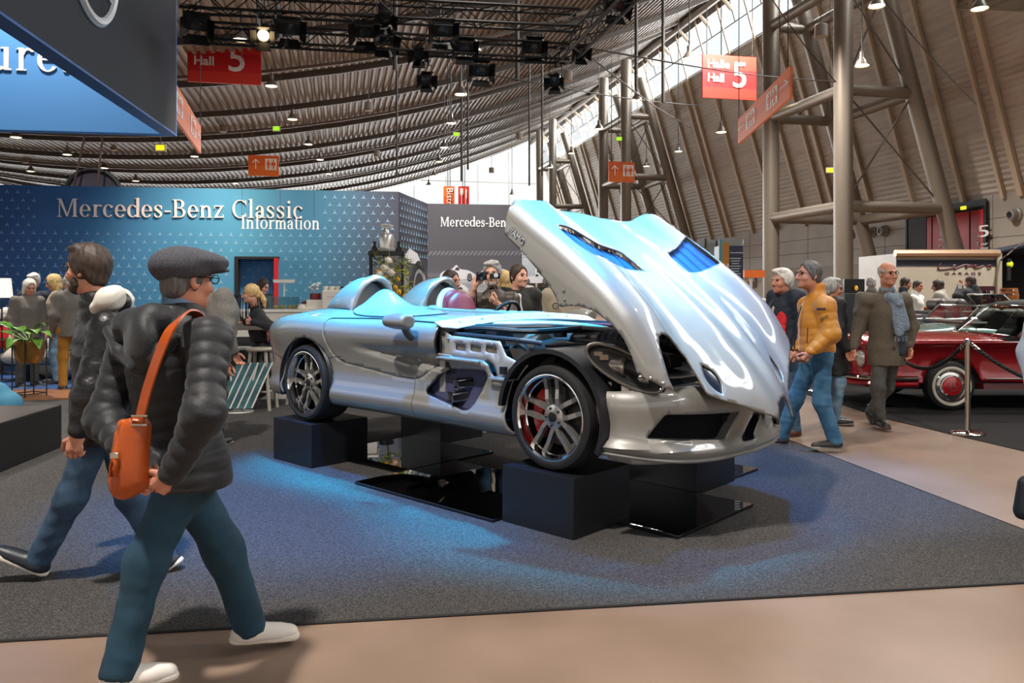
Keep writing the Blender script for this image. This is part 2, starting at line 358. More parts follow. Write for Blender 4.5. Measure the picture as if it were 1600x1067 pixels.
# ------------------------------------------------------------------ organic surfaces (signed distance + surface nets)
def v3(a): return np.array(a, dtype=np.float32)
def cap(p0, p1, r0, r1=None, k=.02, flat=None, sub=False, quilt=None):
    return dict(t='c', a=v3(p0), b=v3(p1), r0=r0, r1=r0 if r1 is None else r1, k=k, flat=flat, sub=sub, quilt=quilt)
def ell(c, r, rot=None, k=.02, sub=False):
    return dict(t='e', c=v3(c), r=v3(r), R=None if rot is None else np.array(rot, np.float32), k=k, sub=sub, quilt=None)
def cut(p, n, k=.006): return dict(t='p', p=v3(p), n=v3(n)/np.linalg.norm(n), k=k)
def field(prims, res, folds=None):
    lo = np.full(3, 1e9); hi = -lo
    for q in prims:
        if q['t'] == 'p' or q.get('sub'): continue
        if q['t'] == 'c':
            r = max(q['r0'], q['r1'])+.012; lo = np.minimum(lo, np.minimum(q['a'], q['b'])-r); hi = np.maximum(hi, np.maximum(q['a'], q['b'])+r)
        else:
            r = q['r'].max()+.012; lo = np.minimum(lo, q['c']-r); hi = np.maximum(hi, q['c']+r)
    lo -= 2*res; hi += 2*res
    n = np.ceil((hi-lo)/res).astype(int)+1
    ax = [(lo[i]+res*np.arange(n[i])).astype(np.float32) for i in range(3)]
    D = np.full(n, .25, np.float32)
    for q in prims:
        if q['t'] == 'p':
            d = (ax[0][:, None, None]-q['p'][0])*q['n'][0]+(ax[1][None, :, None]-q['p'][1])*q['n'][1]+(ax[2][None, None, :]-q['p'][2])*q['n'][2]
            k = q['k']; h = np.clip(.5-.5*(D-d)/k, 0, 1); D = D+(d-D)*h+k*h*(1-h); continue
        m = q['k']+.05
        if q['t'] == 'c':
            r = max(q['r0'], q['r1'])+m; l = np.minimum(q['a'], q['b'])-r; u = np.maximum(q['a'], q['b'])+r
        else: l = q['c']-q['r'].max()-m; u = q['c']+q['r'].max()+m
        i0 = np.clip(((l-lo)/res).astype(int), 0, n); i1 = np.clip(((u-lo)/res).astype(int)+2, 0, n)
        if (i1 <= i0).any(): continue
        sl = tuple(slice(a, b) for a, b in zip(i0, i1))
        x = ax[0][sl[0]][:, None, None]; y = ax[1][sl[1]][None, :, None]; z = ax[2][sl[2]][None, None, :]
        if q['t'] == 'c':
            a, b = q['a'], q['b']; px, py, pz = x-a[0], y-a[1], z-a[2]; w = b-a
            if q['flat'] is not None:
                dr, f = q['flat']; dr = v3(dr)/np.linalg.norm(dr); t = (px*dr[0]+py*dr[1]+pz*dr[2])*(f-1)
                px, py, pz = px+t*dr[0], py+t*dr[1], pz+t*dr[2]; w = w+dr*float(w @ dr)*(f-1)
            ww = float(w @ w)+1e-9; L = math.sqrt(ww)
            tt = (px*w[0]+py*w[1]+pz*w[2])/ww; tc_ = np.clip(tt, 0, 1)
            d = np.sqrt((px-tc_*w[0])**2+(py-tc_*w[1])**2+(pz-tc_*w[2])**2)-(q['r0']+(q['r1']-q['r0'])*tc_)
            if q['quilt']:
                pi_, am = q['quilt'][:2]; ph = q['quilt'][2] if len(q['quilt']) > 2 else 0
                d = d-am*(np.sqrt(np.abs(np.sin(pi*(tt*L/pi_+ph))))-.6)
        else:
            px, py, pz = x-q['c'][0], y-q['c'][1], z-q['c'][2]
            if q['R'] is not None:
                R = q['R']; px, py, pz = (px*R[0][0]+py*R[0][1]+pz*R[0][2], px*R[1][0]+py*R[1][1]+pz*R[1][2], px*R[2][0]+py*R[2][1]+pz*R[2][2])
            r = q['r']; g = np.sqrt((px/r[0])**2+(py/r[1])**2+(pz/r[2])**2)+1e-6
            g2 = np.sqrt((px/r[0]**2)**2+(py/r[1]**2)**2+(pz/r[2]**2)**2)+1e-6
            d = g*(g-1)/g2
        k = q['k']; A = D[sl]
        if q.get('sub'):
            d = -d; h = np.clip(.5-.5*(A-d)/k, 0, 1); D[sl] = A+(d-A)*h+k*h*(1-h)
        else:
            h = np.clip(.5+.5*(A-d)/k, 0, 1); D[sl] = A+(d-A)*h-k*h*(1-h)
    if folds:
        am, fr, seed = folds[:3]; st = folds[3] if len(folds) > 3 else (1, 1, 1.6)
        rg = np.random.RandomState(seed); w = np.where(np.abs(D) < .03)
        P = np.stack([ax[i][w[i]] for i in range(3)], 1)
        f = np.zeros(len(P), np.float32)
        for i in range(5):
            kv = (rg.normal(size=3)*np.array(st)*fr).astype(np.float32); k2 = (rg.normal(size=3)*fr*.45).astype(np.float32)
            f += np.sin(P @ kv+rg.rand()*6+1.8*np.sin(P @ k2+rg.rand()*6))*(.75 if i else 1)
        D[w] += am*f/2.2
    return D, lo, res
def nets(D, lo, res):
    S = D < 0; n = D.shape
    c = np.zeros(tuple(i-1 for i in n), np.int8)
    for o in np.ndindex(2, 2, 2): c += S[o[0]:n[0]-1+o[0], o[1]:n[1]-1+o[1], o[2]:n[2]-1+o[2]]
    I = np.nonzero((c > 0) & (c < 8)); I = np.stack(I, 1); m = len(I)
    acc = np.zeros((m, 3)); cnt = np.zeros(m)
    for o in np.ndindex(2, 2, 2):
        for a in range(3):
            if o[a]: continue
            q = list(o); q[a] = 1
            va = D[I[:, 0]+o[0], I[:, 1]+o[1], I[:, 2]+o[2]]; vb = D[I[:, 0]+q[0], I[:, 1]+q[1], I[:, 2]+q[2]]
            x = (va < 0) != (vb < 0); t = np.where(x, va/np.where(x, va-vb, 1), 0)
            p = np.tile(np.array(o, float), (m, 1)); p[:, a] += t
            acc[x] += p[x]; cnt += x
    V = lo+res*(I+acc/cnt[:, None])
    ids = np.full(c.shape, -1, np.int32); ids[I[:, 0], I[:, 1], I[:, 2]] = np.arange(m)
    Q = []
    for a in range(3):
        b, d = (a+1) % 3, (a+2) % 3
        sl0 = [slice(None)]*3; sl1 = [slice(None)]*3; sl0[a] = slice(0, n[a]-1); sl1[a] = slice(1, n[a])
        X = S[tuple(sl0)] != S[tuple(sl1)]
        E = np.stack(np.nonzero(X), 1); E = E[(E[:, b] > 0) & (E[:, d] > 0) & (E[:, b] < n[b]-1) & (E[:, d] < n[d]-1)]
        fl = S[E[:, 0], E[:, 1], E[:, 2]]
        def g(db, dd):
            e = E.copy(); e[:, b] += db; e[:, d] += dd; return ids[e[:, 0], e[:, 1], e[:, 2]]
        q = np.stack([g(-1, -1), g(0, -1), g(0, 0), g(-1, 0)], 1)
        q[~fl] = q[~fl][:, ::-1]; Q.append(q)
    Q = np.concatenate(Q); return V, Q[(Q >= 0).all(1)]
RES = 1.0
def blob(name, mat, parent, prims, res=.01, folds=None, extra=()):
    V, Q = nets(*field(prims, res*RES, folds))
    for pr, rs in extra:      # finer regions joined into the same mesh (head, hands)
        v, q = nets(*field(pr, rs*RES)); Q = np.concatenate([Q, q+len(V)]); V = np.concatenate([V, v])
    o = mk(name, V, Q, mat, parent, smooth=True, sharp=None); return o
# ------------------------------------------------------------------ people
SKIN = M('skin', 'c98f74', .5, noise=(14, 'b9765c', .35, .75))
SKIN_PALE = M('skin_pale', 'd8a58c', .5, noise=(14, 'c98a72', .35, .75))
EYE = M('eye', '2a1c16', .15); BROWN_HAIR = M('hair_brown', '2d211b', .6, noise=(60, '4a382c', .4, .7, (1, 1, .2)))
GREY_HAIR = M('hair_grey', '8d8a86', .6, noise=(60, 'c2bfba', .4, .7, (1, 1, .2))); WHITE_HAIR = M('hair_white', 'c9c4bb', .6, noise=(60, 'eae6de', .4, .7, (1, 1, .2)))
BLOND = M('hair_blond', 'c39a5c', .55, noise=(60, 'e6cb93', .4, .7, (1, 1, .2))); DARKGREY_HAIR = M('hair_dark_grey', '4a4744', .6, noise=(60, '77736e', .4, .7, (1, 1, .2)))
def basis(yaw, pitch=0, roll=0):
    """head/torso axes: right-hand side, forward, up (yaw 0 looks at the camera, +90 looks to +X)"""
    a = math.radians(yaw); p = math.radians(pitch); r = math.radians(roll)
    f0 = Vector((math.sin(a), -math.cos(a), 0)); rr = Vector((-math.cos(a), -math.sin(a), 0)); up = Vector((0, 0, 1))
    f = f0*math.cos(p)+up*math.sin(p); u = up*math.cos(p)-f0*math.sin(p)
    if r: rr, u = rr*math.cos(r)+u*math.sin(r), u*math.cos(r)-rr*math.sin(r)
    return rr, f, u
def hand_prims(wr, d, side, curl=.5, spread=.012, s=1.0):
    """wrist, direction of the fingers, direction from little finger to thumb"""
    d = Vector(d).normalized(); sd = Vector(side); sd = (sd-d*sd.dot(d)).normalized(); nm = d.cross(sd)
    P = []; wr = Vector(wr)
    P.append(cap(wr-d*.03*s, wr+d*.02*s, .026*s, .028*s, k=.012))
    P.append(cap(wr+d*.02*s-sd*.016*s, wr+d*.075*s-sd*.018*s, .017*s, k=.012)); P.append(cap(wr+d*.02*s+sd*.016*s, wr+d*.08*s+sd*.018*s, .018*s, k=.012))
    for i, (o, L) in enumerate(((.031, .070), (.0105, .078), (-.0105, .072), (-.031, .056))):
        b = wr+d*(.088-.004*abs(i-1))*s+sd*o*s; c = curl*(1+.12*i)
        d1 = (d*math.cos(c*.7)+nm*math.sin(c*.7)).normalized(); d2 = (d*math.cos(c*1.7)+nm*math.sin(c*1.7)).normalized(); d3 = (d*math.cos(c*2.4)+nm*math.sin(c*2.4)).normalized()
        p1 = b+d1*L*.45*s; p2 = p1+d2*L*.32*s; p3 = p2+d3*L*.25*s
        P += [cap(b-d*.02*s, p1, .0098*s, .0088*s, k=.005), cap(p1, p2, .0088*s, .008*s, k=.004), cap(p2, p3, .008*s, .0068*s, k=.004)]
    b = wr+d*.03*s+sd*.026*s; p1 = b+(d*.6+sd*.75+nm*.25).normalized()*.038*s; p2 = p1+(d*.85+sd*.25+nm*.45).normalized()*.032*s; p3 = p2+(d*.9+nm*.5).normalized()*.022*s
    P += [cap(b, p1, .014*s, .0115*s, k=.01), cap(p1, p2, .0112*s, .0098*s, k=.004), cap(p2, p3, .0098*s, .008*s, k=.004)]
    return P
def head_prims(c, B, s, neck, detail=True, jaw=1.0):
    r, f, u = B; c = Vector(c); R = [list(r), list(f), list(u)]
    def p(x, y, z): return c+(r*x+f*y+u*z)*s
    def e(x, y, z, a, b, d, k=.018, sub=False): return ell(p(x, y, z), (a*s, b*s, d*s), R, k*s, sub)
    P = [e(0, -.012, .03, .076, .096, .093), e(0, .028, -.03, .064, .068, .085, .03), e(0, .052, -.088, .042*jaw, .040, .030, .03), e(0, .0, -.075, .056*jaw, .055, .04, .03),
         cap(neck, p(0, -.018, -.07), .056*s, .056*s, k=.03)]
    if detail:
        P += [e(0, .083, .030, .052, .016, .011, .012), e(.040, .062, -.030, .024, .026, .024, .02), e(-.040, .062, -.030, .024, .026, .024, .02),
              e(.031, .104, .010, .017, .017, .012, .012, True), e(-.031, .104, .010, .017, .017, .012, .012, True),
              cap(p(0, .094, .014), p(0, .116, -.030), .010*s, .0145*s, k=.012), e(.013, .102, -.036, .009, .012, .008, .006), e(-.013, .102, -.036, .009, .012, .008, .006),
              e(0, .090, -.061, .024, .012, .0065, .006), e(0, .088, -.074, .020, .012, .007, .006), e(0, .105, -.0675, .024, .012, .0022, .003, True),
              e(0, .080, -.100, .020, .016, .016, .015)]
    for x in (1, -1):
        P += [e(.077*x, -.012, -.008, .011, .023, .033, .008)]
        if detail: P += [e(.086*x, -.006, -.004, .008, .012, .018, .005, True)]
    return P
def hair_prims(c, B, s, style):
    r, f, u = B; c = Vector(c); R = [list(r), list(f), list(u)]
    def p(x, y, z): return c+(r*x+f*y+u*z)*s
    def e(x, y, z, a, b, d, k=.015, sub=False): return ell(p(x, y, z), (a*s, b*s, d*s), R, k*s, sub)
    h = {'short': .010, 'crop': .006, 'full': .018, 'long': .016, 'pony': .012, 'bob': .022, 'ring': .006}[style]
    P = [e(0, -.014, .034, .077+h, .097+h, .093+h)]
    if style in ('short', 'crop', 'full'): P += [e(0, -.06, -.03, .064+h*.6, .045, .062), e(.07, .0, .0, .012+h*.4, .022, .05), e(-.07, .0, .0, .012+h*.4, .022, .05)]
    if style == 'full': P += [e(.02, .05, .105, .06, .05, .03), e(-.03, .03, .11, .05, .05, .03)]
    if style == 'bob': P += [e(0, -.05, -.06, .085, .065, .085), e(.075, -.01, -.05, .022, .055, .085), e(-.075, -.01, -.05, .022, .055, .085)]
    if style == 'long': P += [e(0, -.06, -.06, .08, .05, .10), cap(p(.03, -.08, -.08), p(.03, -.11, -.30), .055*s, .03*s, k=.03), cap(p(-.04, -.08, -.08), p(-.05, -.10, -.28), .05*s, .03*s, k=.03), e(.07, .02, -.05, .02, .03, .08), e(-.07, .02, -.05, .02, .03, .08)]
    if style == 'pony': P += [e(0, -.07, -.02, .06, .045, .06), cap(p(0, -.115, .0), p(0, -.155, -.10), .03*s, .035*s, k=.02), cap(p(0, -.155, -.10), p(0, -.16, -.20), .035*s, .018*s, k=.02)]
    # hairline: carve the face out
    top = .085 if style != 'full' else .095
    P += [e(0, .108, -.022, .069, .086, .122 if style != 'full' else .108, .012, True)]
    if style == 'ring': P += [e(0, .03, .13, .12, .16, .105, .01, True)]
    if style in ('short', 'crop', 'full', 'ring'): P += [cut(p(0, -.06, -.085), -u), cut(p(0, .005, -.035), (-u*.55+f*.8))]
    elif style == 'pony': P += [cut(p(0, .03, -.05), (-u*.5+f*.8))] if False else []
    return P
def default_joints(x, y, yaw, Ht):
    s = Ht/1.75; r, f, u = basis(yaw); o = Vector((x, y, 0))
    def p(a, b, c): return o+(r*a+f*b+u*c)*s
    J = dict(head=p(0, .035, 1.625), neck=p(0, -.005, 1.475), shR=p(.18, 0, 1.41), shL=p(-.18, 0, 1.41), elR=p(.235, -.03, 1.13), elL=p(-.235, -.03, 1.13),
             wrR=p(.24, .07, .90), wrL=p(-.24, .07, .90), hip=p(0, 0, .93), hiR=p(.085, 0, .90), hiL=p(-.085, 0, .90), knR=p(.10, .03, .50), knL=p(-.10, .03, .50),
             anR=p(.11, -.02, .09), anL=p(-.11, -.02, .09))
    return J, s
def person(label, x, y, yaw=0, Ht=1.75, J=None, top=None, legs=None, shoes=None, hair=None, skin=None, head=(None, 0, 0), fit=1.0, hem=.80, collar=.06, hood=False,
           quilt=None, folds=.004, legfold=.006, fitl=1.0, res=.012, hres=.006, hands=('R', 'L'), hdir=None, hside=None, curl=.6, sleeve=.0, toes=None, detail=True,
           name='person', group=None, cat='person', beard=None, legparts=True, hand_res=.0045, top_name='jacket', skinny_neck=False, open_front=None, belly=0, fix_hem=None, hs=1.0):
    D, s = default_joints(x, y, yaw, Ht); D.update({k: Vector(v) for k, v in (J or {}).items()})
    root = thing(name, label, cat, (x, y, 0), group)
    r, f, u = basis(yaw); hB = basis(head[0] if head[0] is not None else yaw, head[1], head[2])
    hc = D['head']; N = D['neck']; P = D['hip']; shm = (D['shR']+D['shL'])/2; C = shm-Vector((0, 0, .13*s))+f*.0
    across = (D['shR']-D['shL']).normalized(); fw = across.cross(Vector((0, 0, 1))).normalized()
    if fw.dot(f) < 0: fw = -fw
    skin = skin or SKIN
    # body: one surface; head and hands at finer resolution
    body = [cap(P, C, .11*s, .12*s, flat=(fw, 1.35)), cap(D['shR'], D['shL'], .06*s), cap(C, N, .09*s, .05*s)]
    for q in 'RL':
        body += [cap(D['sh'+q], D['el'+q], .045*s, .036*s), cap(D['el'+q], D['wr'+q], .036*s, .026*s)]
        if legparts: body += [cap(D['hi'+q], D['kn'+q], .07*s, .048*s), cap(D['kn'+q], D['an'+q], .048*s, .036*s)]
    ex = [(head_prims(hc, hB, s*hs, N, detail), hres)]
    for q in hands:
        d = (D['wr'+q]-D['el'+q]).normalized() if not (hdir and q in hdir) else Vector(hdir[q])
        sd = Vector(hside[q]) if (hside and q in hside) else f
        ex.append((hand_prims(D['wr'+q]+d*.015, d, sd, curl if not isinstance(curl, dict) else curl[q], s=s*1.03), hand_res))
    blob('body', skin, root, body, res*1.4, extra=ex)
    # upper garment
    if top:
        w = fit*s
        hz = fix_hem if fix_hem is not None else hem*s
        tq = [cap(P+Vector((0, 0, -.06*s)), C, .170*w, .170*w, k=.05, flat=(fw, 1.25), quilt=quilt), cap(D['shR'], D['shL'], .074*w, k=.06), cap(C, N+Vector((0, 0, .0)), .14*w, .085*w, k=.06, flat=(fw, 1.1))]
        if belly: tq.append(ell(P+fw*.05*s+Vector((0, 0, .12*s)), (.15*w, .13*w+belly, .17*w), [list(across), list(fw), [0, 0, 1]], .06))
        dz = (P.z-hz)
        if dz > .02: tq.append(cap(P, P-Vector((0, 0, dz+.04)), .172*w, .180*w, k=.05, flat=(fw, 1.18), quilt=quilt))
        for q in 'RL':
            el = D['el'+q]; we = D['wr'+q]+(el-D['wr'+q]).normalized()*sleeve
            tq += [cap(D['sh'+q], el, .075*w, .066*w, k=.045, quilt=quilt), cap(el, we, .066*w, .047*w, k=.05, quilt=quilt)]
        if collar: tq += [cap(N-Vector((0, 0, .03*s)), N+Vector((0, 0, collar*s)), .074*w, .068*w, k=.02)]
        if hood: tq += hood
        tq.append(cut((0, 0, hz), (0, 0, -1)))
        # bottom opening and neck opening stay dark inside: carve the neck
        if collar: tq.append(dict(cap(N+Vector((0, 0, .02)), N+Vector((0, 0, collar*s+.12)), .056*s, .060*s, k=.006), sub=True))
        if open_front is not None: tq += open_front
        blob(top_name, top, root, tq, res, folds=(folds*.7, 24, hash(label) % 1000 if False else len(label)*7+int(x*100) % 50))
    if legs:
        w = fitl*s
        lq = [cap(D['hiR'], D['hiL'], .112*w, k=.05, flat=(fw, 1.1)), cap(P, P+Vector((0, 0, .08)), .14*w, .13*w, k=.05, flat=(fw, 1.3))]
        for q in 'RL':
            lq += [cap(D['hi'+q], D['kn'+q], .092*w, .070*w, k=.04), cap(D['kn'+q], D['an'+q]+(D['an'+q]-D['kn'+q]).normalized()*.03, .070*w, .063*w, k=.06)]
        for q in 'RL':
            dn = (D['an'+q]-D['kn'+q]).normalized(); lq.append(dict(cap(D['an'+q]+dn*.128, D['an'+q]+dn*.20, .105*s, k=.006), sub=True))
        blob('trousers', legs, root, lq, res, folds=(legfold*.55, 24, 5+len(label), (.8, .8, 2.4)))
    if shoes:
        for q in 'RL':
            a = D['an'+q]; t = Vector(toes[q]) if toes and q in toes else None
            if t is None:
                t = f.copy()
                if abs(a.z-.09*s) > .03: t = (f*.85-Vector((0, 0, .5)))
            shoe(root, a, t, s, shoes)
    if hair:
        hp = hair_prims(hc, hB, s*hs, hair[0]); blob('hair', hair[1], root, hp, hres*1.1, folds=(.0025, 90, 3, (1.2, 1.2, .4)))
    if beard:
        rr, ff, uu = hB; R = [list(rr), list(ff), list(uu)]; k = s*hs
        def e(x_, y_, z_, a, b, d, kk=.015, sub=False): return ell(hc+(rr*x_+ff*y_+uu*z_)*k, (a*k, b*k, d*k), R, kk*k, sub)
        blob('beard', beard, root, [e(0, .05, -.093, .050, .050, .036), e(.05, .025, -.06, .02, .035, .045), e(-.05, .025, -.06, .02, .035, .045), e(0, .09, -.05, .034, .017, .009), e(0, .10, -.068, .024, .03, .009, .006, True)], hres, folds=(.002, 100, 4))
    if detail:
        rr, ff, uu = hB; k = s*hs
        for x_ in (1, -1):
            mb = MB(); br = MB()
            mb.ell(hc+(rr*.031*x_+ff*.083+uu*.010)*k, (.012*k, .012*k, .010*k), 10, 8)
            br.tube([hc+(rr*(.014*x_)+ff*.096+uu*.032)*k, hc+(rr*(.033*x_)+ff*.093+uu*.039)*k, hc+(rr*(.052*x_)+ff*.078+uu*.032)*k], [.004*k, .005*k, .003*k], 6)
            mb.build('eye', EYE, root); br.build('eyebrow', hair[1] if hair else BROWN_HAIR, root)
    return root, D, s, hB
def shoe(root, a, t, s, sp, sole=None):
    up_m, so_m = sp[:2]; t = Vector(t).normalized(); w = Vector((0, 0, 1)); sd = t.cross(w).normalized(); n = sd.cross(t).normalized()
    L = .19*s; hb = a-n*.055*s-t*.045*s; tb = hb+t*L+t*.03*s
    P = [cap(a-n*.012*s, a-n*.045*s-t*.008*s, .046*s, .05*s, k=.02), cap(a-n*.045*s, tb+n*.002-t*.05*s, .052*s, .040*s, k=.03, flat=(n, 1.1)), cap(hb+t*.02*s, tb, .040*s, .040*s, k=.03, flat=(n, 1.15))]
    base = a-n*.082*s
    P.append(cut(base+n*.012, -n))
    up = blob('shoe', up_m, root, P, .008)
    Q = [cap(hb+t*.015*s-n*.02*s, tb-n*.02*s, .046*s, .047*s, k=.02), cut(base, -n), cut(base+n*.028*s, n)]
    blob('sole', so_m, up, Q, .007)
    lm = MB()
    for i in range(4):
        c = a+t*(.035+.028*i)*s+n*(.0-.020*i)*s; lm.tube([c-sd*.024*s-n*.008, c+n*.006*s, c+sd*.024*s-n*.008], .0042*s, 5)
    lm.tube(spl([a+t*.04*s+n*.004*s, a+t*.02*s+n*.03*s+sd*.012*s, a+t*.05*s+n*.022*s+sd*.03*s], 4), .0035*s, 5); lm.build('shoe_lace', sp[2] if len(sp) > 2 else so_m, up)
    return up
def glasses(root, hc, B, s, m):
    r, f, u = B; mb = MB()
    for x in (1, -1):
        c = hc+(r*.032*x+f*.108+u*.012)*s
        mb.tube([c+(r*math.cos(a)*.025+u*math.sin(a)*.018-f*abs(math.cos(a))*.003)*s for a in [2*pi*i/14 for i in range(14)]], .0022*s, 5, closed=True)
        mb.tube([hc+(r*.057*x+f*.104+u*.016)*s, hc+(r*.082*x+f*.05+u*.014)*s, hc+(r*.084*x-f*.01+u*.012)*s], .002*s, 5)
    mb.tube([hc+(r*.008+f*.112+u*.016)*s, hc+(r*-.008+f*.112+u*.016)*s], .002*s, 5)
    return mb.build('glasses', m, root)
# ------------------------------------------------------------------ the hall
def struct(o, label=None): o['kind'] = 'structure'; return tag(o, label) if label else o
TW = 23.3; TR, HRF = .842*TW, .788*.842*TW; TB, HB_ = .8774*TW, .625*.8774*TW; HWL = .1475*TW     # inclined wall: roof edge, band bottom, wall head (heights over the camera)
def zroof(t): return CH+7.35+.00763*(t+13)**2
CONC = M('polished_concrete', '90796a', .34, noise=(1.3, '756252', .3, .75), bump=(9, .03), spec=.3)
floor = MB().box((0, 30, -.05), (140, 150, .1)).build('floor', CONC, smooth=False); struct(floor, 'polished brown grey concrete hall floor')
CARP = M('carpet_grey', '252426', .95, noise=(190, '6b6763', .36, .74), bump=(300, .5), spec=.1)
c0 = Vector((3.27, 4.075, 0))
def slab(name, pts, th, mat, z=0, **k):
    return MB().prism([(p[0], p[1]) for p in pts], th, Matrix.Translation((0, 0, z+th))).build(name, mat, smooth=False, **k)
cp = slab('carpet', [c0-E1*16, c0, c0+E2*7.6, c0+E2*7.6-E1*4.2, c0+E2*11.9-E1*4.2, c0+E2*11.9-E1*12, c0+E2*7.0-E1*12, c0+E2*7.0-E1*16], .008, CARP)
tag(cp, 'grey needle felt carpet under the silver open car', 'carpet')
EDGE = M('carpet_edge', '1c1b1c', .7)
tr = MB().tube([c0-E1*16+Vector((0, 0, .006)), c0+Vector((0, 0, .006)), c0+E2*7.6+Vector((0, 0, .006))], .007, 6).build('carpet_edge_strip', EDGE, cp)
DARKF = M('carpet_dark', '1d1c1d', .95, noise=(120, '353333', .35, .7), spec=.1)
g0, g1 = G(1385, 655), G(1640, 715)
cp2 = slab('carpet', [G(1200, 600), G(1300, 628), g0, g1, (9.0, 6.2, 0), (14, 8.5, 0), (12, 15.5, 0), (4.6, 14.5, 0)], .006, DARKF); tag(cp2, 'dark carpet patch under the red convertible', 'carpet')
# roof: corrugated sheet hanging between the two long sides
ROOF = M('roof_sheet', '8d8379', .5, .15, noise=(.5, '756b62', .3, .7))
vs = []; fs = []; p_ = .30; nt_ = int((TR+46)/p_)
ts = []
for i in range(nt_):
    t0 = -46+i*p_
    ts += [(t0, 0), (t0+.11, 0), (t0+.15, .11), (t0+.26, .11)]
for s_ in (-24, 78):
    for t0, dz in ts: vs.append(hall(s_, t0, zroof(t0)+.3+dz))
n = len(ts)
for i in range(n-1): fs.append((i, n+i, n+i+1, i+1))
struct(mk('ceiling', vs, fs, ROOF, smooth=False), 'corrugated brown grey metal roof hanging in a shallow curve')
PURL = M('purlin_steel', '5a534c', .5, .2); PURL2 = M('purlin_light', '7d736a', .5, .3)
def strip_t(name, s_, t0, t1, w, h, dz, mat, n=26):
    v = []; f = []
    for i in range(n+1):
        t = t0+(t1-t0)*i/n; z = zroof(t)+dz
        for ds, zz in ((-w/2, z), (w/2, z), (w/2, z+h), (-w/2, z+h)): v.append(hall(s_+ds, t, zz))
    for i in range(n):
        for k in range(4): f.append((4*i+k, 4*i+(k+1) % 4, 4*i+4+(k+1) % 4, 4*i+4+k))
    return struct(mk(name, v, f, mat, smooth=False))
for k in range(-4, 7):
    s_ = 42.5+5.2*k
    strip_t('ceiling_beam', s_, -44, TR, .14, .26, .04, PURL)
    if k % 2 == 0: strip_t('ceiling_beam', s_-1.0, -44, TR, .10, .12, .12, PURL2)
# left glazed edge of the hall, mirrored inclined wall
SKYGLASS = glass('window_glass', 'f4f7fa', .04)
FRAMEM = M('window_frame_dark', '35302c', .5, .3)
WALLM = M('inclined_sheet', 'b9afa3', .6, .05, noise=(.6, 'a89e93', .3, .7, (1, 1, 6)))
RIBM = M('rafter_beige', 'bba992', .55)
def quadplate(name, p, th, mat):
    """thick quad from four corners"""
    p = [Vector(q) for q in p]; nn = (p[1]-p[0]).cross(p[3]-p[0]).normalized()*th
    return MB().hexa(p, [q+nn for q in p]).build(name, mat, smooth=False)
def incl(s_, h):   # point on the inclined right wall by station and height over camera
    return hall(s_, TW-(h-HWL)/3.27, CH+h)
# corrugated cladding, one mesh with fine horizontal ribs
v = []; f = []; nh = 46
for s_ in (-24, 78):
    for i in range(nh+1):
        for q in range(2):
            h = HWL+(HB_-HWL)*(i+q*.5)/nh; b = incl(s_, h); v.append(b+HR*(.04 if q else 0))
m_ = len(v)//2
for i in range(m_-2): f.append((i, m_+i, m_+i+1, i+1))
struct(mk('wall_right_upper', v, f, WALLM, smooth=False), 'inclined ribbed metal wall above the white right wall')
def incl_bar(name, s_, h0, h1, w, d, mat, off=0):
    a, b = incl(s_, h0)-HR*off, incl(s_, h1)-HR*off; o = []
    for p in (a, b):
        o.append([p-HA*w/2, p+HA*w/2, p+HA*w/2-HR*d, p-HA*w/2-HR*d])
    return struct(MB().hexa(o[0], o[1]).build(name, mat, smooth=False))
k = 0; s_ = -18.6
while s_ < 77:
    incl_bar('wall_right_rafter', s_, HWL-.1, HB_, .17 if k % 4 else .22, .16, RIBM); incl_bar('wall_right_mullion', s_, HB_, HRF, .10, .10, RIBM)
    if k % 4 == 0: incl_bar('wall_right_rafter', s_+.75, HWL-.1, HB_, .14, .16, RIBM)
    k += 1; s_ += 2.6
# glazed band under the roof edge
o = MB(); gl = MB()
gl.hexa([incl(-24, HB_), incl(78, HB_), incl(78, HRF-.35), incl(-24, HRF-.35)], [p+HR*.02 for p in (incl(-24, HB_), incl(78, HB_), incl(78, HRF-.35), incl(-24, HRF-.35))])
w1 = gl.build('window_1', SKYGLASS, smooth=False); struct(w1, 'long glazed daylight band high in the right wall')
for i in range(38):
    s_ = -19.8+2.6*i
    o.tube([incl(s_, (HB_+HRF)/2-.1), incl(s_, HRF-.35)], .03, 4)
for h in (HB_+.05, (HB_+HRF)/2-.1): o.tube([incl(-24, h), incl(78, h)], .035, 4)
o.build('window_frame', FRAMEM, w1, smooth=False)
struct(quadplate('trim_1', [incl(-24, HRF-.4), incl(78, HRF-.4), incl(78, HRF+.7), incl(-24, HRF+.7)], .12, PURL), 'dark edge beam where the roof meets the glazing')
strip = MB().tube([hall(4, TR-.55, CH+HRF-.25), hall(78, TR-.55, CH+HRF-.25)], .22, 10).build('ceiling_beam', PURL2); struct(strip)
for i in range(28): 
    s_ = 6+2.6*i; struct(MB().tube([hall(s_, TR-.55, CH+HRF-.2), hall(s_, TR+.15, CH+HRF-.9)], .10, 6).build('ceiling_beam_strut', RIBM))
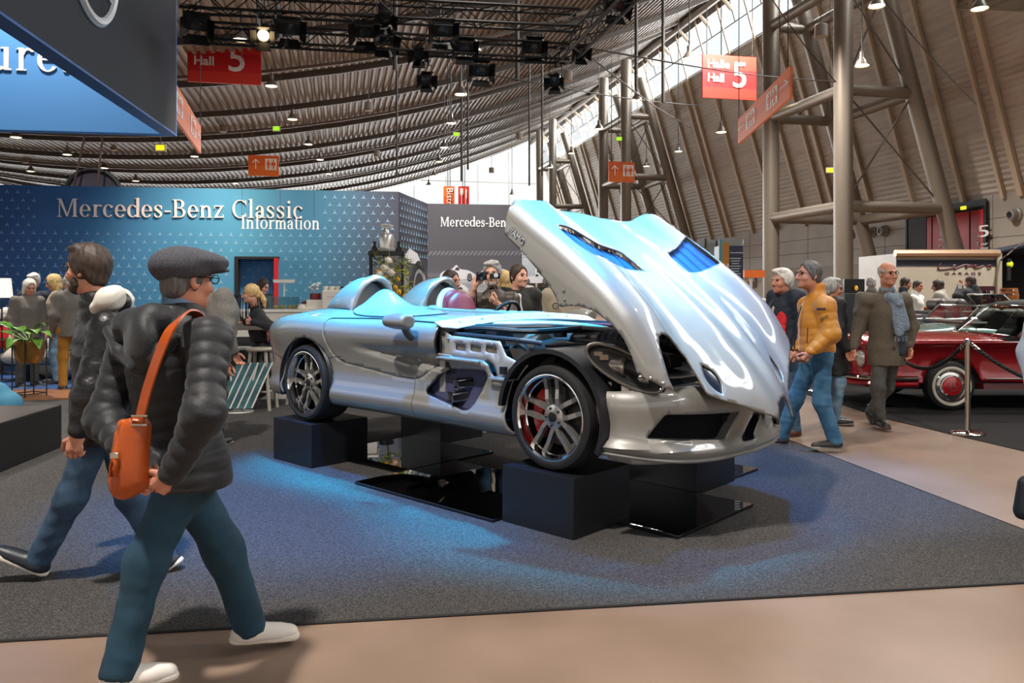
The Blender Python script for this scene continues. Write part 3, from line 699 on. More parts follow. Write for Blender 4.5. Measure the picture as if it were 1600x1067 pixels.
# white lower wall on the right
WH = M('wall_white', 'a39b90', .6, noise=(.8, '978f85', .3, .7)); WHD = M('wall_grey_band', '857b70', .6)
w = MB().hexa([hall(-24, TW, 2.75), hall(78, TW, 2.75), hall(78, TW+.3, 2.75), hall(-24, TW+.3, 2.75)], [hall(-24, TW, CH+HWL+.15), hall(78, TW, CH+HWL+.15), hall(78, TW+.3, CH+HWL+.15), hall(-24, TW+.3, CH+HWL+.15)]).build('wall_right', WH, smooth=False); struct(w, 'white panelled lower wall on the right')
lw = MB().hexa([hall(-24, TW-.03, 0), hall(78, TW-.03, 0), hall(78, TW+.3, 0), hall(-24, TW+.3, 0)], [hall(-24, TW-.03, 2.75), hall(78, TW-.03, 2.75), hall(78, TW+.3, 2.75), hall(-24, TW+.3, 2.75)]).build('wall_right_base', WHD, smooth=False); struct(lw)
SEAM = M('seam_dark', '5c554d', .7); sm = MB()
for z in (3.45, 4.15): sm.tube([hall(2, TW-.002, z), hall(78, TW-.002, z)], .012, 4)
for i in range(26): sm.tube([hall(4+2.9*i, TW-.002, 2.76), hall(4+2.9*i, TW-.002, CH+HWL+.1)], .010, 4)
sm.build('wall_seam', SEAM, w, smooth=False)
def at_t(x, y, t):
    """pixel ray meets the plane at hall offset t"""
    u = (x-800)/F; d = 1.0239*t/(u+.2196); d = t/(HR.x*u+HR.y) ; return Vector((u*d, d, CH-(y-HZ)/F*d))
# glazed far end and left edge
for nm, a, b, c, d in (('window_2', hall(78, -44, 2.5), hall(78, TR, 2.5), hall(78, TR, CH+HRF), hall(78, -44, CH+HRF)),):
    gz = MB().hexa([a, b, c, d], [q+HA*.03 for q in (a, b, c, d)]).build(nm, SKYGLASS, smooth=False); struct(gz, 'bright glazed end wall of the hall')
    fr = MB()
    for t in np.arange(-44, TR, 3.2): fr.tube([hall(77.9, t, 2.5), hall(77.9, t, zroof(t))], .05, 4)
    for z in (5, 7.5, 10, 12.5): fr.tube([hall(77.9, -44, z), hall(77.9, TR, z)], .04, 4)
    fr.build('window_frame', M('window_frame_pale', 'b9b4ac', .5), gz, smooth=False)
struct(MB().hexa([hall(78, -44, 0), hall(78, TW, 0), hall(78.3, TW, 0), hall(78.3, -44, 0)], [hall(78, -44, 2.5), hall(78, TW, 2.5), hall(78.3, TW, 2.5), hall(78.3, -44, 2.5)]).build('wall_back', WHD, smooth=False), 'low wall under the far glazing')
lf = MB().hexa([hall(-5, -46, 0), hall(78, -46, 0), hall(78, -46.3, 0), hall(-5, -46.3, 0)], [hall(-5, -46, 4.5), hall(78, -46, 4.5), hall(78, -46.3, 4.5), hall(-5, -46.3, 4.5)]).build('wall_left', WHD, smooth=False); struct(lf, 'far left wall of the hall')
lg = MB()
for i in range(30): lg.tube([hall(20+2*i, -46, 4.4), hall(20+2*i, -43, zroof(-43))], .12, 4)
struct(lg.build('window_3', FRAMEM, smooth=False), 'inclined mullions of the far left glazing')
# steel tube towers carrying the roof edge
STEEL = M('tower_steel', '847b70', .42, .4)
def cyl(a, b, r, n=18): return MB().tube([a, b], r, n)
TOW = [(24.8, 29.6), (46.5, 50.8), (63.8, 68.2)]
for ti, (sa, sb) in enumerate(TOW):
    root = thing('steel_tower', ['grey steel tube tower nearest, rising beside the hall sign', 'grey steel tube tower further back behind the raised bonnet', 'grey steel tube tower farthest away by the bright end glazing'][ti], 'tower', tuple(hall((sa+sb)/2, 19, 0)), 'steel tube towers along the right wall')
    root['kind'] = 'structure'
    tl = lambda h: 19.57+(9.75-h)/3.2
    top = zroof(17.5)-CH
    for s_ in (sa, sb):
        cyl(hall(s_, 17.5, 0), hall(s_, 17.5, zroof(17.5)), .33, 24).build('column', STEEL, root)
        cyl(hall(s_, tl(13.4), CH+13.4), hall(s_, tl(-1.4), .05), .30, 20).build('inclined_leg', STEEL, root)
    for h in (3.05, 7.2, 11.0):
        for a, b in ((hall(sa, 17.5, CH+h), hall(sa, tl(h), CH+h)), (hall(sb, 17.5, CH+h), hall(sb, tl(h), CH+h)), (hall(sa, 17.5, CH+h), hall(sb, 17.5, CH+h)), (hall(sa, tl(h), CH+h), hall(sb, tl(h), CH+h))):
            cyl(a, b, .21, 12).build('brace', STEEL, root)
    for h0, h1 in ((3.05, 7.2), (7.2, 11.0)):
        for a, b in ((hall(sa, 17.5, CH+h0), hall(sa, tl(h1), CH+h1)), (hall(sa, tl(h0), CH+h0), hall(sa, 17.5, CH+h1))):
            cyl(a, b, .03, 6).build('tie_rod', PURL, root)
# gate recess in the right wall with red doors
DKB = M('gate_frame_navy', '1b1f24', .5); REDD = M('gate_red', 'b3120f', .4); LOUV = M('gate_louvre', '34373a', .6); WTXT = M('sign_white', 'ece7e0', .5)
def TW_(x, y, off=.02): return at_t(x, y, TW-off)
dr = thing('hall_gate', 'wide hall gate with red doors marked 5 in the right wall', 'gate', tuple(TW_(1480, 440)))
def plate(mb, pts, th=.05): 
    p = [Vector(q) for q in pts]; mb.hexa(p, [q-HR*th for q in p]); return mb
top = lambda x: 330-(x-1416)*.1575
def gq(x0, x1, f0, f1, off): # quad on the gate by fractions below its slanted head
    off += .06; return [TW_(x0, top(x0)+f0*1.0, off), TW_(x1, top(x1)+f0, off), TW_(x1, top(x1)+f1, off), TW_(x0, top(x0)+f1, off)]
plate(MB(), gq(1416, 1542, 0, 150, .02)).build('recess', M('recess_dark', '121212', .8), dr, smooth=False)
plate(MB(), gq(1416, 1542, 0, 11, .08)).build('lintel', DKB, dr, smooth=False)
plate(MB(), gq(1416, 1418.5, 10, 150, .08)).build('jamb', DKB, dr, smooth=False); plate(MB(), gq(1538.5, 1542, 10, 150, .08)).build('jamb', DKB, dr, smooth=False)
plate(MB(), gq(1418.5, 1449, 14, 150, .05)).build('louvre_panel', LOUV, dr, smooth=False)
for a, b in ((1450, 1457), (1459, 1492), (1493, 1516), (1518.5, 1538)): plate(MB(), gq(a, b, 16, 150, .06)).build('door_leaf', REDD, dr, smooth=False)
def wall_text(name, txt, x, y, hpx, mat, par, off=.19):
    o = TW_(x, y, off); d = o.y; return sans(name, txt, mat, frame(o, -HA, (0, 0, 1)), hpx/F*d*1.38, par, .01, sx=2.2)
wall_text('door_number', '5', 1465, 376, 17, WTXT, dr); wall_text('door_number', '5', 1525, 371, 19, WTXT, dr)
wall_text('door_lettering', 'Tor', 1465, 388, 5, WTXT, dr); wall_text('door_lettering', 'Gate', 1465, 394, 4, WTXT, dr); wall_text('door_lettering', 'Tor', 1525, 384, 5, WTXT, dr); wall_text('door_lettering', 'Gate', 1525, 390, 4, WTXT, dr)
GREENL = M('exit_sign_green', '7fbf1e', .5, es=1.2); YELL = M('exit_yellow', 'd8d01e', .5, es=1.0)
for x, y, lb in ((1446, 333, 'small lit green exit sign over the left gate leaf'), (1506, 325, 'small lit green exit sign over the right gate leaf')):
    e = plate(MB(), [TW_(x-4, y-2.2, .2), TW_(x+4, y-3.4, .2), TW_(x+4, y+2, .2), TW_(x-4, y+3, .2)], .04).build('exit_sign', YELL, smooth=False); tag(e, lb, 'exit sign', 'exit signs over the gate')
# round air nozzles in the white wall
NOZ = M('nozzle_grey', '8f8a84', .4, .3); BLK = M('matte_black', '0d0d0e', .6)
for x, y, r, lb in ((1332, 366, 6, 'partly hidden round air nozzle just right of the front steel column'), (1364, 363, 7, 'round grey air nozzle, first of the close pair on the white wall'), (1383, 361, 7.5, 'round grey air nozzle, the one nearer the red gate'), (1588, 336, 9.5, 'round grey air nozzle high on the wall right of the red gate')):
    c = TW_(x, y, 0); k = r/F*c.y
    M4 = frame(c, HA, (0, 0, 1)); M4 = Matrix.Translation(c) @ Matrix((HA, Vector((0, 0, 1)), -HR)).transposed().to_4x4()
    nz = MB().lathe([(k*1.25, 0), (k*1.25, .06), (k, .10), (k*.85, .28), (k*.55, .30)], 20, M4, caps=False).build('air_nozzle', NOZ, loc=tuple(c)); tag(nz, lb, 'air nozzle', 'round air nozzles on the right wall')
    MB().lathe([(k*.56, .295), (0.0001, .27)], 16, M4, caps=False).build('nozzle_bore', BLK, nz)
# ------------------------------------------------------------------ things hanging from the roof
SHADE = M('lamp_shade_steel', '9b938a', .35, .6); BULB = M('lamp_glow', 'fff0d0', .5, es=9, emit='ffe9bd'); ROD = M('rod_grey', '57514b', .5, .4)
LAMPS = [(376, 63, 24), (424, 135, 19), (457, 187, 16), (482, 226, 13), (500, 250, 12), (514, 272, 11), (304, 245, 13), (340, 268, 11), (25, 215, 17), (105, 242, 14), (163, 263, 12), (212, 283, 11), (368, 287, 10),
 (258, 220, 14), (720, 148, 20), (705, 193, 16), (694, 231, 14), (686, 253, 11), (678, 275, 10), (1347, 103, 22), (1127, 207, 17), (1060, 237, 13), (1077, 92, 20), (995, 157, 17), (936, 202, 14), (893, 240, 11), (860, 262, 10), (1010, 260, 11), (800, 305, 9), (48, 268, 12), (670, 290, 9), (1218, 150, 18), (1370, 10, 25), (742, 78, 19), (1531, 14, 26)]
WORDS = ['first', 'second', 'third', 'fourth', 'fifth', 'sixth', 'seventh', 'eighth', 'ninth', 'tenth', 'eleventh', 'twelfth', 'thirteenth', 'fourteenth']
def near_lamp(x, y): 
    if x < 275 and y < 300: return 'below the hanging banner'
    if x < 380 and y < 150: return 'before the red sign'
    if x < 530: return 'in the row right of the red sign'
    if x < 760: return 'under the middle truss'
    if x < 1020: return 'beside the far steel towers'
    return 'among near steel tower tubes'
def roof_z(p):
    t = p.x*HR.x+p.y*HR.y; s_ = p.x*HA.x+p.y*HA.y; return zroof(min(t, TR))+.3
cnt = {}
for x, y, w in sorted(LAMPS, key=lambda q: q[1]):
    d = F*.46/w; c = W(x, y, d); k = near_lamp(x, y); i = cnt.get(k, 0); cnt[k] = i+1
    r = thing('pendant_lamp', 'steel pendant lamp, %s from the top %s' % (WORDS[i], k), 'lamp', tuple(c), 'bell shaped hall pendant lamps')
    MB().lathe([(.23, 0), (.225, .04), (.15, .18), (.09, .25), (.085, .28), (.08, .46), (.03, .48)], 18, Matrix.Translation(c), caps=False).build('lamp_shade', SHADE, r)
    MB().lathe([(.205, .03), (.12, .0), (.0001, -.012)], 16, Matrix.Translation(c), caps=False).build('bulb_disc', BULB, r)
    MB().tube([c+Vector((0, 0, .47)), Vector((c.x, c.y, max(roof_z(c), c.z+.8)))], .022, 5).build('rod', ROD, r)
CYL = M('speaker_grey', '8f877d', .6)
for i, (x, y, w) in enumerate([(349, 201, 11), (178, 230, 10), (39, 250, 9), (576, 167, 13), (589, 240, 10), (887, 119, 15), (811, 213, 10), (768, 266, 8), (1060, 180, 12), (1283, 48, 19), (955, 245, 8)]):
    d = F*.34/w; c = W(x, y, d)
    lb = ['beside the orange sign with the lift symbol', 'over the blue wall near the banner straps', 'farthest to the left over the blue wall', 'over the patterned end of the blue wall', 'low over the patterned wall end', 'hanging beside the truss corner', 'between the truss and the far towers', 'low in front of the bright end glazing', 'in front of the inclined wall below the band of windows', 'on the braces of the near tower', 'beside the orange toilet sign on the tower'][i]
    r = thing('ceiling_speaker', 'small grey drum loudspeaker hanging '+lb, 'loudspeaker', tuple(c), 'grey drum loudspeakers under the roof')
    MB().lathe([(.0001, -.17), (.165, -.17), (.17, -.15), (.17, .15), (.15, .17), (.0001, .17)], 20, Matrix.Translation(c), caps=False).build('drum', CYL, r)
    MB().tube([c+Vector((0, 0, .17)), Vector((c.x, c.y, max(roof_z(c), c.z+.8)))], .012, 5).build('cable', ROD, r)
pn = MB().hexa([W(1496, 13, 20), W(1604, 18, 18.5), W(1604, 18, 18.5)+HA*.02, W(1496, 13, 20)+HA*.02], [W(1490, -60, 20), W(1604, -55, 18.5), W(1604, -55, 18.5)+HA*.02, W(1490, -60, 20)+HA*.02]).build('clear_panel', glass('clear_sheet', 'e3e6e2', .1), smooth=False, loc=tuple(W(1550, 14, 19))); tag(pn, 'clear hanging sheet around the lamp at the top right corner', 'panel')
# long vertical hanger tubes
for i, (x, y0, y1, d) in enumerate([(1036, -5, 160, 26), (617, -5, 110, 18), (808, -5, 128, 20), (847, 155, 275, 34), (827, 180, 290, 38), (620, 208, 277, 33), (721, 180, 283, 34), (731, 185, 265, 33), (994, 0, 140, 25)]):
    t = MB().tube([Vector((W(x, y1, d).x, d, roof_z(W(x, y1, d)))), W(x, y1, d)], .055 if d < 30 else .045, 8).build('hanger_tube', ROD, loc=tuple(W(x, y1, d)))
    tag(t, 'thin grey vertical hanger tube '+['at the window band left of the hall sign', 'through the truss near its middle lamp', 'through the right half of the truss', 'before the far end glazing, right of its twin', 'before the far end glazing, left of its twin', 'over the patterned wall end', 'low over the grey wall, left one of two', 'low over the grey wall, right one of two', 'above the orange toilet sign on the tower'][i], 'tube', 'thin hanger tubes')
# stay cables
CABLE = M('steel_cable', '3a3632', .5, .5)
for i, (a, b) in enumerate([(((900, 72), 15), ((1306, 128), 26)), (((740, 112), 18), ((1090, 165), 34)), (((900, 72), 15), ((1080, 200), 30)), (((1200, -10), 22), ((1306, 128), 26)), (((1385, 5), 26), ((1525, 163), 23))]):
    p, q = W(*a[0], a[1]), W(*b[0], b[1]); m_ = (p+q)/2-Vector((0, 0, .12))
    t = MB().tube(spl([p, m_, q], 6), .018, 5).build('stay_cable', CABLE, loc=tuple(m_)); tag(t, 'thin dark stay cable '+['from the truss corner to the near steel column', 'sagging from mid truss towards the window band', 'falling from the truss corner to the far towers', 'down to the near steel column from above', 'across the inclined wall to a loose hook'][i], 'cable')
# lighting truss: two cross rows and one side row
TRM = M('truss_black', '161514', .45, .4)
def truss(label, a, b, sz=.29):
    a, b = Vector(a), Vector(b); t = (b-a).normalized(); sd = t.cross(Vector((0, 0, 1))).normalized()*sz/2; up = Vector((0, 0, sz/2)); L = (b-a).length
    r = thing('lighting_truss', label, 'truss', tuple((a+b)/2), 'black lighting truss of the stand')
    for o_ in (sd+up, -sd+up, sd-up, -sd-up): MB().tube([a+o_, b+o_], .026, 8).build('chord', TRM, r)
    n_ = int(L/.32); dg = MB()
    for o1, o2 in ((sd+up, sd-up), (-sd+up, -sd-up), (sd+up, -sd+up), (sd-up, -sd-up)):
        pts = [a+t*L*i/n_+(o1 if i % 2 else o2) for i in range(n_+1)]
        for i in range(n_): dg.tube([pts[i], pts[i+1]], .011, 5, caps=False)
    dg.build('lattice', TRM, r); return r
TZ = 6.0
def TP(x, y): d = (TZ-CH)*F/(HZ-y); return Vector(((x-800)/F*d, d, TZ))
B1, B2 = TP(284, 49), TP(886, 84); U1, U2 = TP(284, 1), TP(903, 32)
truss('black lattice truss row crossing behind, hung with stage lights', B1, B2); truss('black lattice truss row nearer overhead, above the hung lights', U1, U2)
truss('black lattice truss side row running overhead towards the viewer', B2+HA*.15, B2-HA*6.5)
for a, b, lb in ((hall(8.2, -2.9, TZ), hall(8.2, 3.9, TZ), 'rear'), (hall(5.2, -2.9, TZ), hall(5.2, 3.9, TZ), 'front')): truss('black lattice truss row over the silver car, the %s one of two out of view' % lb, a, b)
truss('black lattice truss link between the two rows over the red sign', TP(430, 60), TP(415, 5))
for i, p in enumerate((B1*.35+B2*.65, B1*.8+B2*.2, U1*.4+U2*.6)):
    t = MB().tube([p, Vector((p.x, p.y, roof_z(p)))], .02, 5).build('truss_suspension', CABLE, loc=tuple(p)); tag(t, 'black suspension line holding the truss '+['right of its middle', 'near the red hall sign', 'at the nearer row'][i], 'cable')
# stage lights
LENSC = M('lens_cool', '2a3038', .08, spec=.6); LENSW = M('lens_warm', 'ffe2b0', .3, es=5, emit='ffd9a0'); STB = M('fixture_black', '141415', .4, .3)
def fixture(label, x, y, d, target, kind='spot', zt=TZ, lens=None):
    if y < 140 and 250 < x < 1000 and d > 12:      # hang it under the nearest truss row
        best = None
        for a, b in ((B1, B2), (U1, U2)):
            nn = (b-a).cross(Vector((0, 0, 1))); rd = Vector(((x-800)/F, 1, 0)); k = (a-Vector((0, 0, a.z))).dot(nn)/rd.dot(nn)
            if best is None or abs(k-d) < abs(best-d): best = k
        d = best
    c = W(x, y, d); t = (Vector(target)-c).normalized(); up = Vector((0, 0, 1)); sd = t.cross(up).normalized(); n = sd.cross(t)
    M4 = Matrix.Translation(c) @ Matrix((sd, n, t)).transposed().to_4x4()
    r = thing('stage_light', label, 'stage light', tuple(c), 'stage lights on the truss')
    if kind == 'spot':
        MB().lathe([(.0001, -.28), (.075, -.28), (.085, -.22), (.085, .05), (.11, .07), (.115, .24), (.098, .24), (.095, .19), (.0001, .19)], 18, M4, caps=False).build('housing', STB, r)
        lens_z = .2; hb = .12
    else:
        mb = MB(); mb.box(c, (.36, .20, .26), Matrix((sd, n, t)).transposed()); mb.build('housing', STB, r, smooth=False, bevel=.015); lens_z = .14; hb = .19
        fan = MB()
        for q in (-.085, .085): fan.lathe([(.065, -.135), (.07, -.14), (.055, -.14), (.05, -.132), (.0001, -.132)], 14, M4 @ Matrix.Translation((q, 0, 0)), caps=False)
        fan.build('fan_ring', M('fan_grey', '2c2c2e', .5), r)
    MB().lathe([(.088, lens_z+.004), (.0001, lens_z+.012)], 16, M4, caps=False).build('lens', lens or LENSC, r)
    R3 = Matrix((sd, n, t)).transposed(); bd = MB(); w_ = .11 if kind == 'spot' else .17
    for a, (dx, dy, ww, hh) in enumerate(((0, 1, w_*1.7, .14), (0, -1, w_*1.7, .14), (1, 0, .14, w_*1.7), (-1, 0, .14, w_*1.7))):
        e = Vector((dx, dy, 0)); pr = Vector((dy, dx, 0)); b0 = lens_z+.06 if kind == 'spot' else .14
        q = [M4 @ (e*w_*.9+pr*w_*.8+Vector((0, 0, b0))), M4 @ (e*w_*.9-pr*w_*.8+Vector((0, 0, b0))), M4 @ (e*(w_+.07)-pr*w_*1.1+Vector((0, 0, b0+.15))), M4 @ (e*(w_+.07)+pr*w_*1.1+Vector((0, 0, b0+.15)))]
        bd = MB().hexa(q, [k+R3 @ (e*.006) for k in q]); bd.build('barn_door', STB, r, smooth=False)
    yk = MB().tube([c+sd*hb, c+sd*hb+Vector((0, 0, .24)), c-sd*hb+Vector((0, 0, .24)), c-sd*hb], .012, 6); yk.tube([c+Vector((0, 0, .24)), Vector((c.x, c.y, max(zt-.12, c.z+.3)))], .016, 6); yk.build('yoke', STB, r)
CARC = (-.3, 6.3, 1.0)
for lb, x, y, d, tg, kd in (
 ('black blind fixture hanging farthest left over the red sign', 307, 33, 12.6, (-3, 8, 1), 'box'), ('warm lit black spotlight hanging in front of the red sign', 413, 50, 13.0, (-2.2, 5, .8), 'spot'),
 ('black twin fan fixture right of the lit spotlight', 452, 41, 13, (-1, 5, 0), 'box'), ('black twin fan fixture in the middle of the nearer row', 571, 45, 13.2, (-1.6, 6, 0), 'box'),
 ('black spotlight with open doors at the middle of the nearer row', 600, 20, 12.9, (-.6, 7.0, .6), 'spot'), ('small black loudspeaker like box fixture tilted at the middle', 601, 58, 13.6, (-.4, 9, 0), 'box'),
 ('black spotlight hanging through the rear row, tilted', 655, 80, 14.4, (-1.2, 6.9, .9), 'spot'), ('tilted black twin fan fixture between the two rows', 692, 45, 13.4, (.0, 5.3, .6), 'box'),
 ('black spotlight with silver doors hanging lowest left of the middle', 664, 122, 14.3, (.3, 5.6, 1.3), 'spot'), ('black twin fan fixture standing on the rear row right of the middle', 725, 75, 14.6, (.6, 5.2, 1.0), 'box'),
 ('black twin fan fixture hanging below the rear row', 750, 110, 14.6, (.9, 5.2, 1.2), 'box'), ('black twin fan fixture at the right end of the rear row', 832, 74, 15.0, (1.7, 5.2, 1.2), 'box'),
 ('black spotlight hanging lowest under the right truss corner', 868, 124, 14.6, (-.5, 4.9, .3), 'spot'), ('black spotlight tilted outwards beside the right truss corner', 904, 80, 14.6, (2.2, 4.2, 1.0), 'spot'),
 ('black fixture at the top edge right of the truss corner', 960, 5, 13.0, (3, 6, 0), 'box')):
    fixture(lb, x, y, d, tg, kd, lens=LENSW if 'warm' in lb else LENSC)
for i, (p, a, e, c, an) in enumerate(OVER): fixture('black spotlight above the silver car out of view, %s of six' % WORDS[i], 800+F*p[0]/p[1], HZ-F*(p[2]-CH)/p[1], p[1], a, 'spot')
# red hall signs, orange wayfinding signs
RED1 = M('sign_red', 'b51212', .5, es=.03); RED2 = M('sign_red_light', 'c02a1a', .5, es=.03); ORG1 = M('sign_orange', 'd9661a', .5, es=.04); ORG2 = M('sign_orange_dark', 'cc5512', .5, es=.04)
def board(name, label, cat, tl, tr, hgt, bands, grp):
    """hanging board: top-left, top-right corner, height; horizontal colour bands"""
    tl, tr = Vector(tl), Vector(tr); x = (tr-tl).normalized(); n = x.cross(Vector((0, 0, 1))).normalized(); r = thing(name, label, cat, tuple((tl+tr)/2-Vector((0, 0, hgt))), grp)
    f0 = 0
    for i, (f1, m_) in enumerate(bands):
        a, b = tl-Vector((0, 0, hgt*f0)), tr-Vector((0, 0, hgt*f0)); a1, b1 = tl-Vector((0, 0, hgt*f1)), tr-Vector((0, 0, hgt*f1))
        MB().hexa([a1, b1, b1-n*.06, a1-n*.06], [a, b, b-n*.06, a-n*.06]).build('panel', m_, r, smooth=False); f0 = f1
    for p in (tl+x*.15, tr-x*.15): MB().tube([p, Vector((p.x, p.y, roof_z(p)))], .012, 4).build('suspension_wire', CABLE, r)
    return r, frame(tl+n*.012, x, (0, 0, 1)), (tr-tl).length
def hall_sign(label, x0, x1, y0, y1, d):
    tl = W(x0, y0, d); w_ = (x1-x0)/F*d*1.0; tr = tl+HR*w_*1.0; tr = Vector((tr.x, tr.y, tl.z)); h = (y1-y0)/F*d
    r, M4, L = board('hall_sign', label, 'sign', tl, tr, h, [(.33, RED2), (.75, RED1), (1, RED2)], 'red hall number signs')
    for tx, px_, py, sz in (('Halle', .08, .30, .27), ('Hall', .08, .62, .27), ('5', .53, .72, .84)):
        sans('sign_lettering', tx, WTXT, M4 @ Matrix.Translation((L*px_, -h*py, 0)), h*sz, r, .006, bold=h*.006)
hall_sign('red hanging hall 5 sign behind the truss over the blue wall', 293, 403, 55, 127, 27); hall_sign('red hanging hall 5 sign beside the near steel tower', 1098, 1190, 84, 152, 27)
def picto_people(M4, h, r):
    mb = MB()
    mb.prism([(0, 0), (.98*h, 0), (.98*h, -h), (0, -h)], .004, M4)
    mb.build('symbol_panel', WTXT, r, smooth=False); pp = MB()
    for cx, sk in ((.27, 0), (.71, .09)):
        N4 = M4 @ Matrix.Translation((0, 0, .006))
        pp.prism([(h*(cx+.075*math.cos(a)), h*(-.17+.075*math.sin(a))) for a in [k*pi/6 for k in range(12)]], .003, N4)
        pp.prism([(h*(cx-.13), -h*.28), (h*(cx-.13-sk), -h*.60), (h*(cx-.07), -h*.60), (h*(cx-.07), -h*.92), (h*(cx+.07), -h*.92), (h*(cx+.07), -h*.60), (h*(cx+.13+sk), -h*.60), (h*(cx+.13), -h*.28)], .003, N4)
        pp.prism([(h*.475, -.02*h), (h*.505, -.02*h), (h*.505, -.98*h), (h*.475, -.98*h)], .003, N4)
    pp.build('symbol_figure', ORG2, r, smooth=False)
def arrow(M4, h, ang, r):
    R4 = M4 @ Matrix.Rotation(ang, 4, 'Z'); mb = MB()
    mb.prism([(-.045*h, -.5*h), (.045*h, -.5*h), (.045*h, .35*h), (-.045*h, .35*h)], .004, R4)
    mb.prism([(0, .5*h), (-.36*h, .12*h), (-.30*h, .06*h), (0, .38*h), (.30*h, .06*h), (.36*h, .12*h)], .004, R4)
    mb.build('arrow', WTXT, r, smooth=False)
for lb, x0, x1, y0, y1, d in (('orange toilet sign with up arrow over the blue wall', 388, 434, 242, 274, 36), ('orange toilet sign with up arrow in front of the far steel tower', 951, 994, 252, 284, 38)):
    tl = W(x0, y0, d); w_ = (x1-x0)/F*d; tr = tl+HR*w_; tr.z = tl.z; h = (y1-y0)/F*d
    r, M4, L = board('wayfinding_sign', lb, 'sign', tl, tr, h, [(.5, ORG2), (1, ORG1)], 'orange wayfinding signs')
    arrow(M4 @ Matrix.Translation((L*.24, -h*.42, 0)), h*.5, 0, r); picto_people(M4 @ Matrix.Translation((L*.55, -h*.15, 0)), h*.55, r)
for lb, tl, tr, h in (('orange sign with arrows seen obliquely on the near steel tower', W(1153, 187, 24.3), W(1234, 148, 18.5), .75), ('orange lift sign partly hidden by the hanging dark banner', W(262, 108, 16.0), W(314, 157, 21.5), .75)):
    tr.z = tl.z
    r, M4, L = board('wayfinding_sign', lb, 'sign', tl, tr, h, [(.3, ORG1), (.65, ORG2), (1, ORG1)], 'orange wayfinding signs')
    S4 = M4 @ Matrix.Diagonal((2.6 if tl.x > 0 else 2.2, 1, 1, 1))
    k = 2.6 if tl.x > 0 else 2.2
    arrow(S4 @ Matrix.Translation((L*.09/k, -h*.45, 0)), h*.45, pi/2, r); arrow(S4 @ Matrix.Translation((L*.91/k, -h*.45, 0)), h*.45, -pi/2, r)
    picto_people(S4 @ Matrix.Translation((L*.20/k, -h*.18, 0)), h*.6, r); picto_people(S4 @ Matrix.Translation((L*.62/k, -h*.18, 0)), h*.6, r)
# bistro banners in front of the end glazing
for lb, x0, x1, tx in (('orange bistro banner with vertical lettering before the bright glazing', 693, 710, 'Bis'), ('red bistro banner with fork and knife before the bright glazing', 716, 733, None)):
    d = 27; tl = W(x0, 291, d); tr = W(x1, 291, d); h = 40/F*d
    r, M4, L = board('hanging_banner', lb, 'banner', tl, tr, h, [(.4, ORG1 if tx else RED2), (1, ORG2 if tx else RED1)], 'bistro banners')
    if tx: sans('banner_lettering', 'Bistro', WTXT, M4 @ Matrix.Translation((L*.3, -h*.05, 0)) @ Matrix.Rotation(-pi/2, 4, 'Z'), L*.85, r)
    else:
        mb = MB(); mb.prism([(L*.30, -h*.1), (L*.34, -h*.1), (L*.34, -h*.9), (L*.28, -h*.9)], .004, M4)
        for q in (.2, .28, .36, .44): mb.prism([(L*q-.01, -h*.08), (L*q+.01, -h*.08), (L*q+.01, -h*.3), (L*q-.01, -h*.3)], .004, M4)
        mb.prism([(L*.2-.01, -h*.28), (L*.44+.01, -h*.28), (L*.36, -h*.38), (L*.28, -h*.38)], .004, M4)
        mb.prism([(L*.66, -h*.06), (L*.78, -h*.15), (L*.78, -h*.45), (L*.72, -h*.5), (L*.72, -h*.9), (L*.66, -h*.9)], .004, M4); mb.build('symbol_figure', WTXT, r, smooth=False)
# small green exit signs under the roof
for lb, x, y, d, m_ in (('lit green exit sign box over the blue wall', 251, 231, 22, YELL), ('green exit sign right of the pendant row over the stand', 432, 201, 30, GREENL), ('green exit sign below the middle truss', 713, 210, 36, GREENL), ('green exit sign beside the far steel tower', 967, 217, 36, GREENL), ('yellow green exit sign left of the near steel column', 1297, 266, 30, YELL)):
    c = W(x, y, d); r = thing('exit_sign', lb, 'exit sign', tuple(c), 'hanging green exit signs')
    MB().box(c, (.30, .06, .20)).build('sign_box', M('exit_box', 'c9bfa6', .5), r, smooth=False); MB().box(c-Vector((0, .035, 0)), (.24, .01, .15)).build('lit_face', m_, r, smooth=False)
    MB().tube([c+Vector((0, 0, .1)), Vector((c.x, c.y, roof_z(c)))], .01, 4).build('rod', ROD, r)
# shared pure surface functions for the show car (car frame u forward, v to camera side, z up)
def cr(xs,ys):
    xs=np.array(xs,float); ys=np.array(ys,float); n=len(xs)
    d=np.diff(ys)/np.diff(xs); m=np.zeros(n); m[0]=d[0]; m[-1]=d[-1]
    for i in range(1,n-1):
        if d[i-1]*d[i]<=0: m[i]=0
        else:
            w1=2*(xs[i+1]-xs[i])+(xs[i]-xs[i-1]); w2=(xs[i+1]-xs[i])+2*(xs[i]-xs[i-1])
            m[i]=(w1+w2)/(w1/d[i-1]+w2/d[i])
    def f(x):
        x=np.clip(np.asarray(x,float),xs[0],xs[-1]); i=np.clip(np.searchsorted(xs,x)-1,0,n-2)
        h=xs[i+1]-xs[i]; t=(x-xs[i])/h
        return (2*t**3-3*t**2+1)*ys[i]+(t**3-2*t**2+t)*h*m[i]+(-2*t**3+3*t**2)*ys[i+1]+(t**3-t**2)*h*m[i+1]
    return f
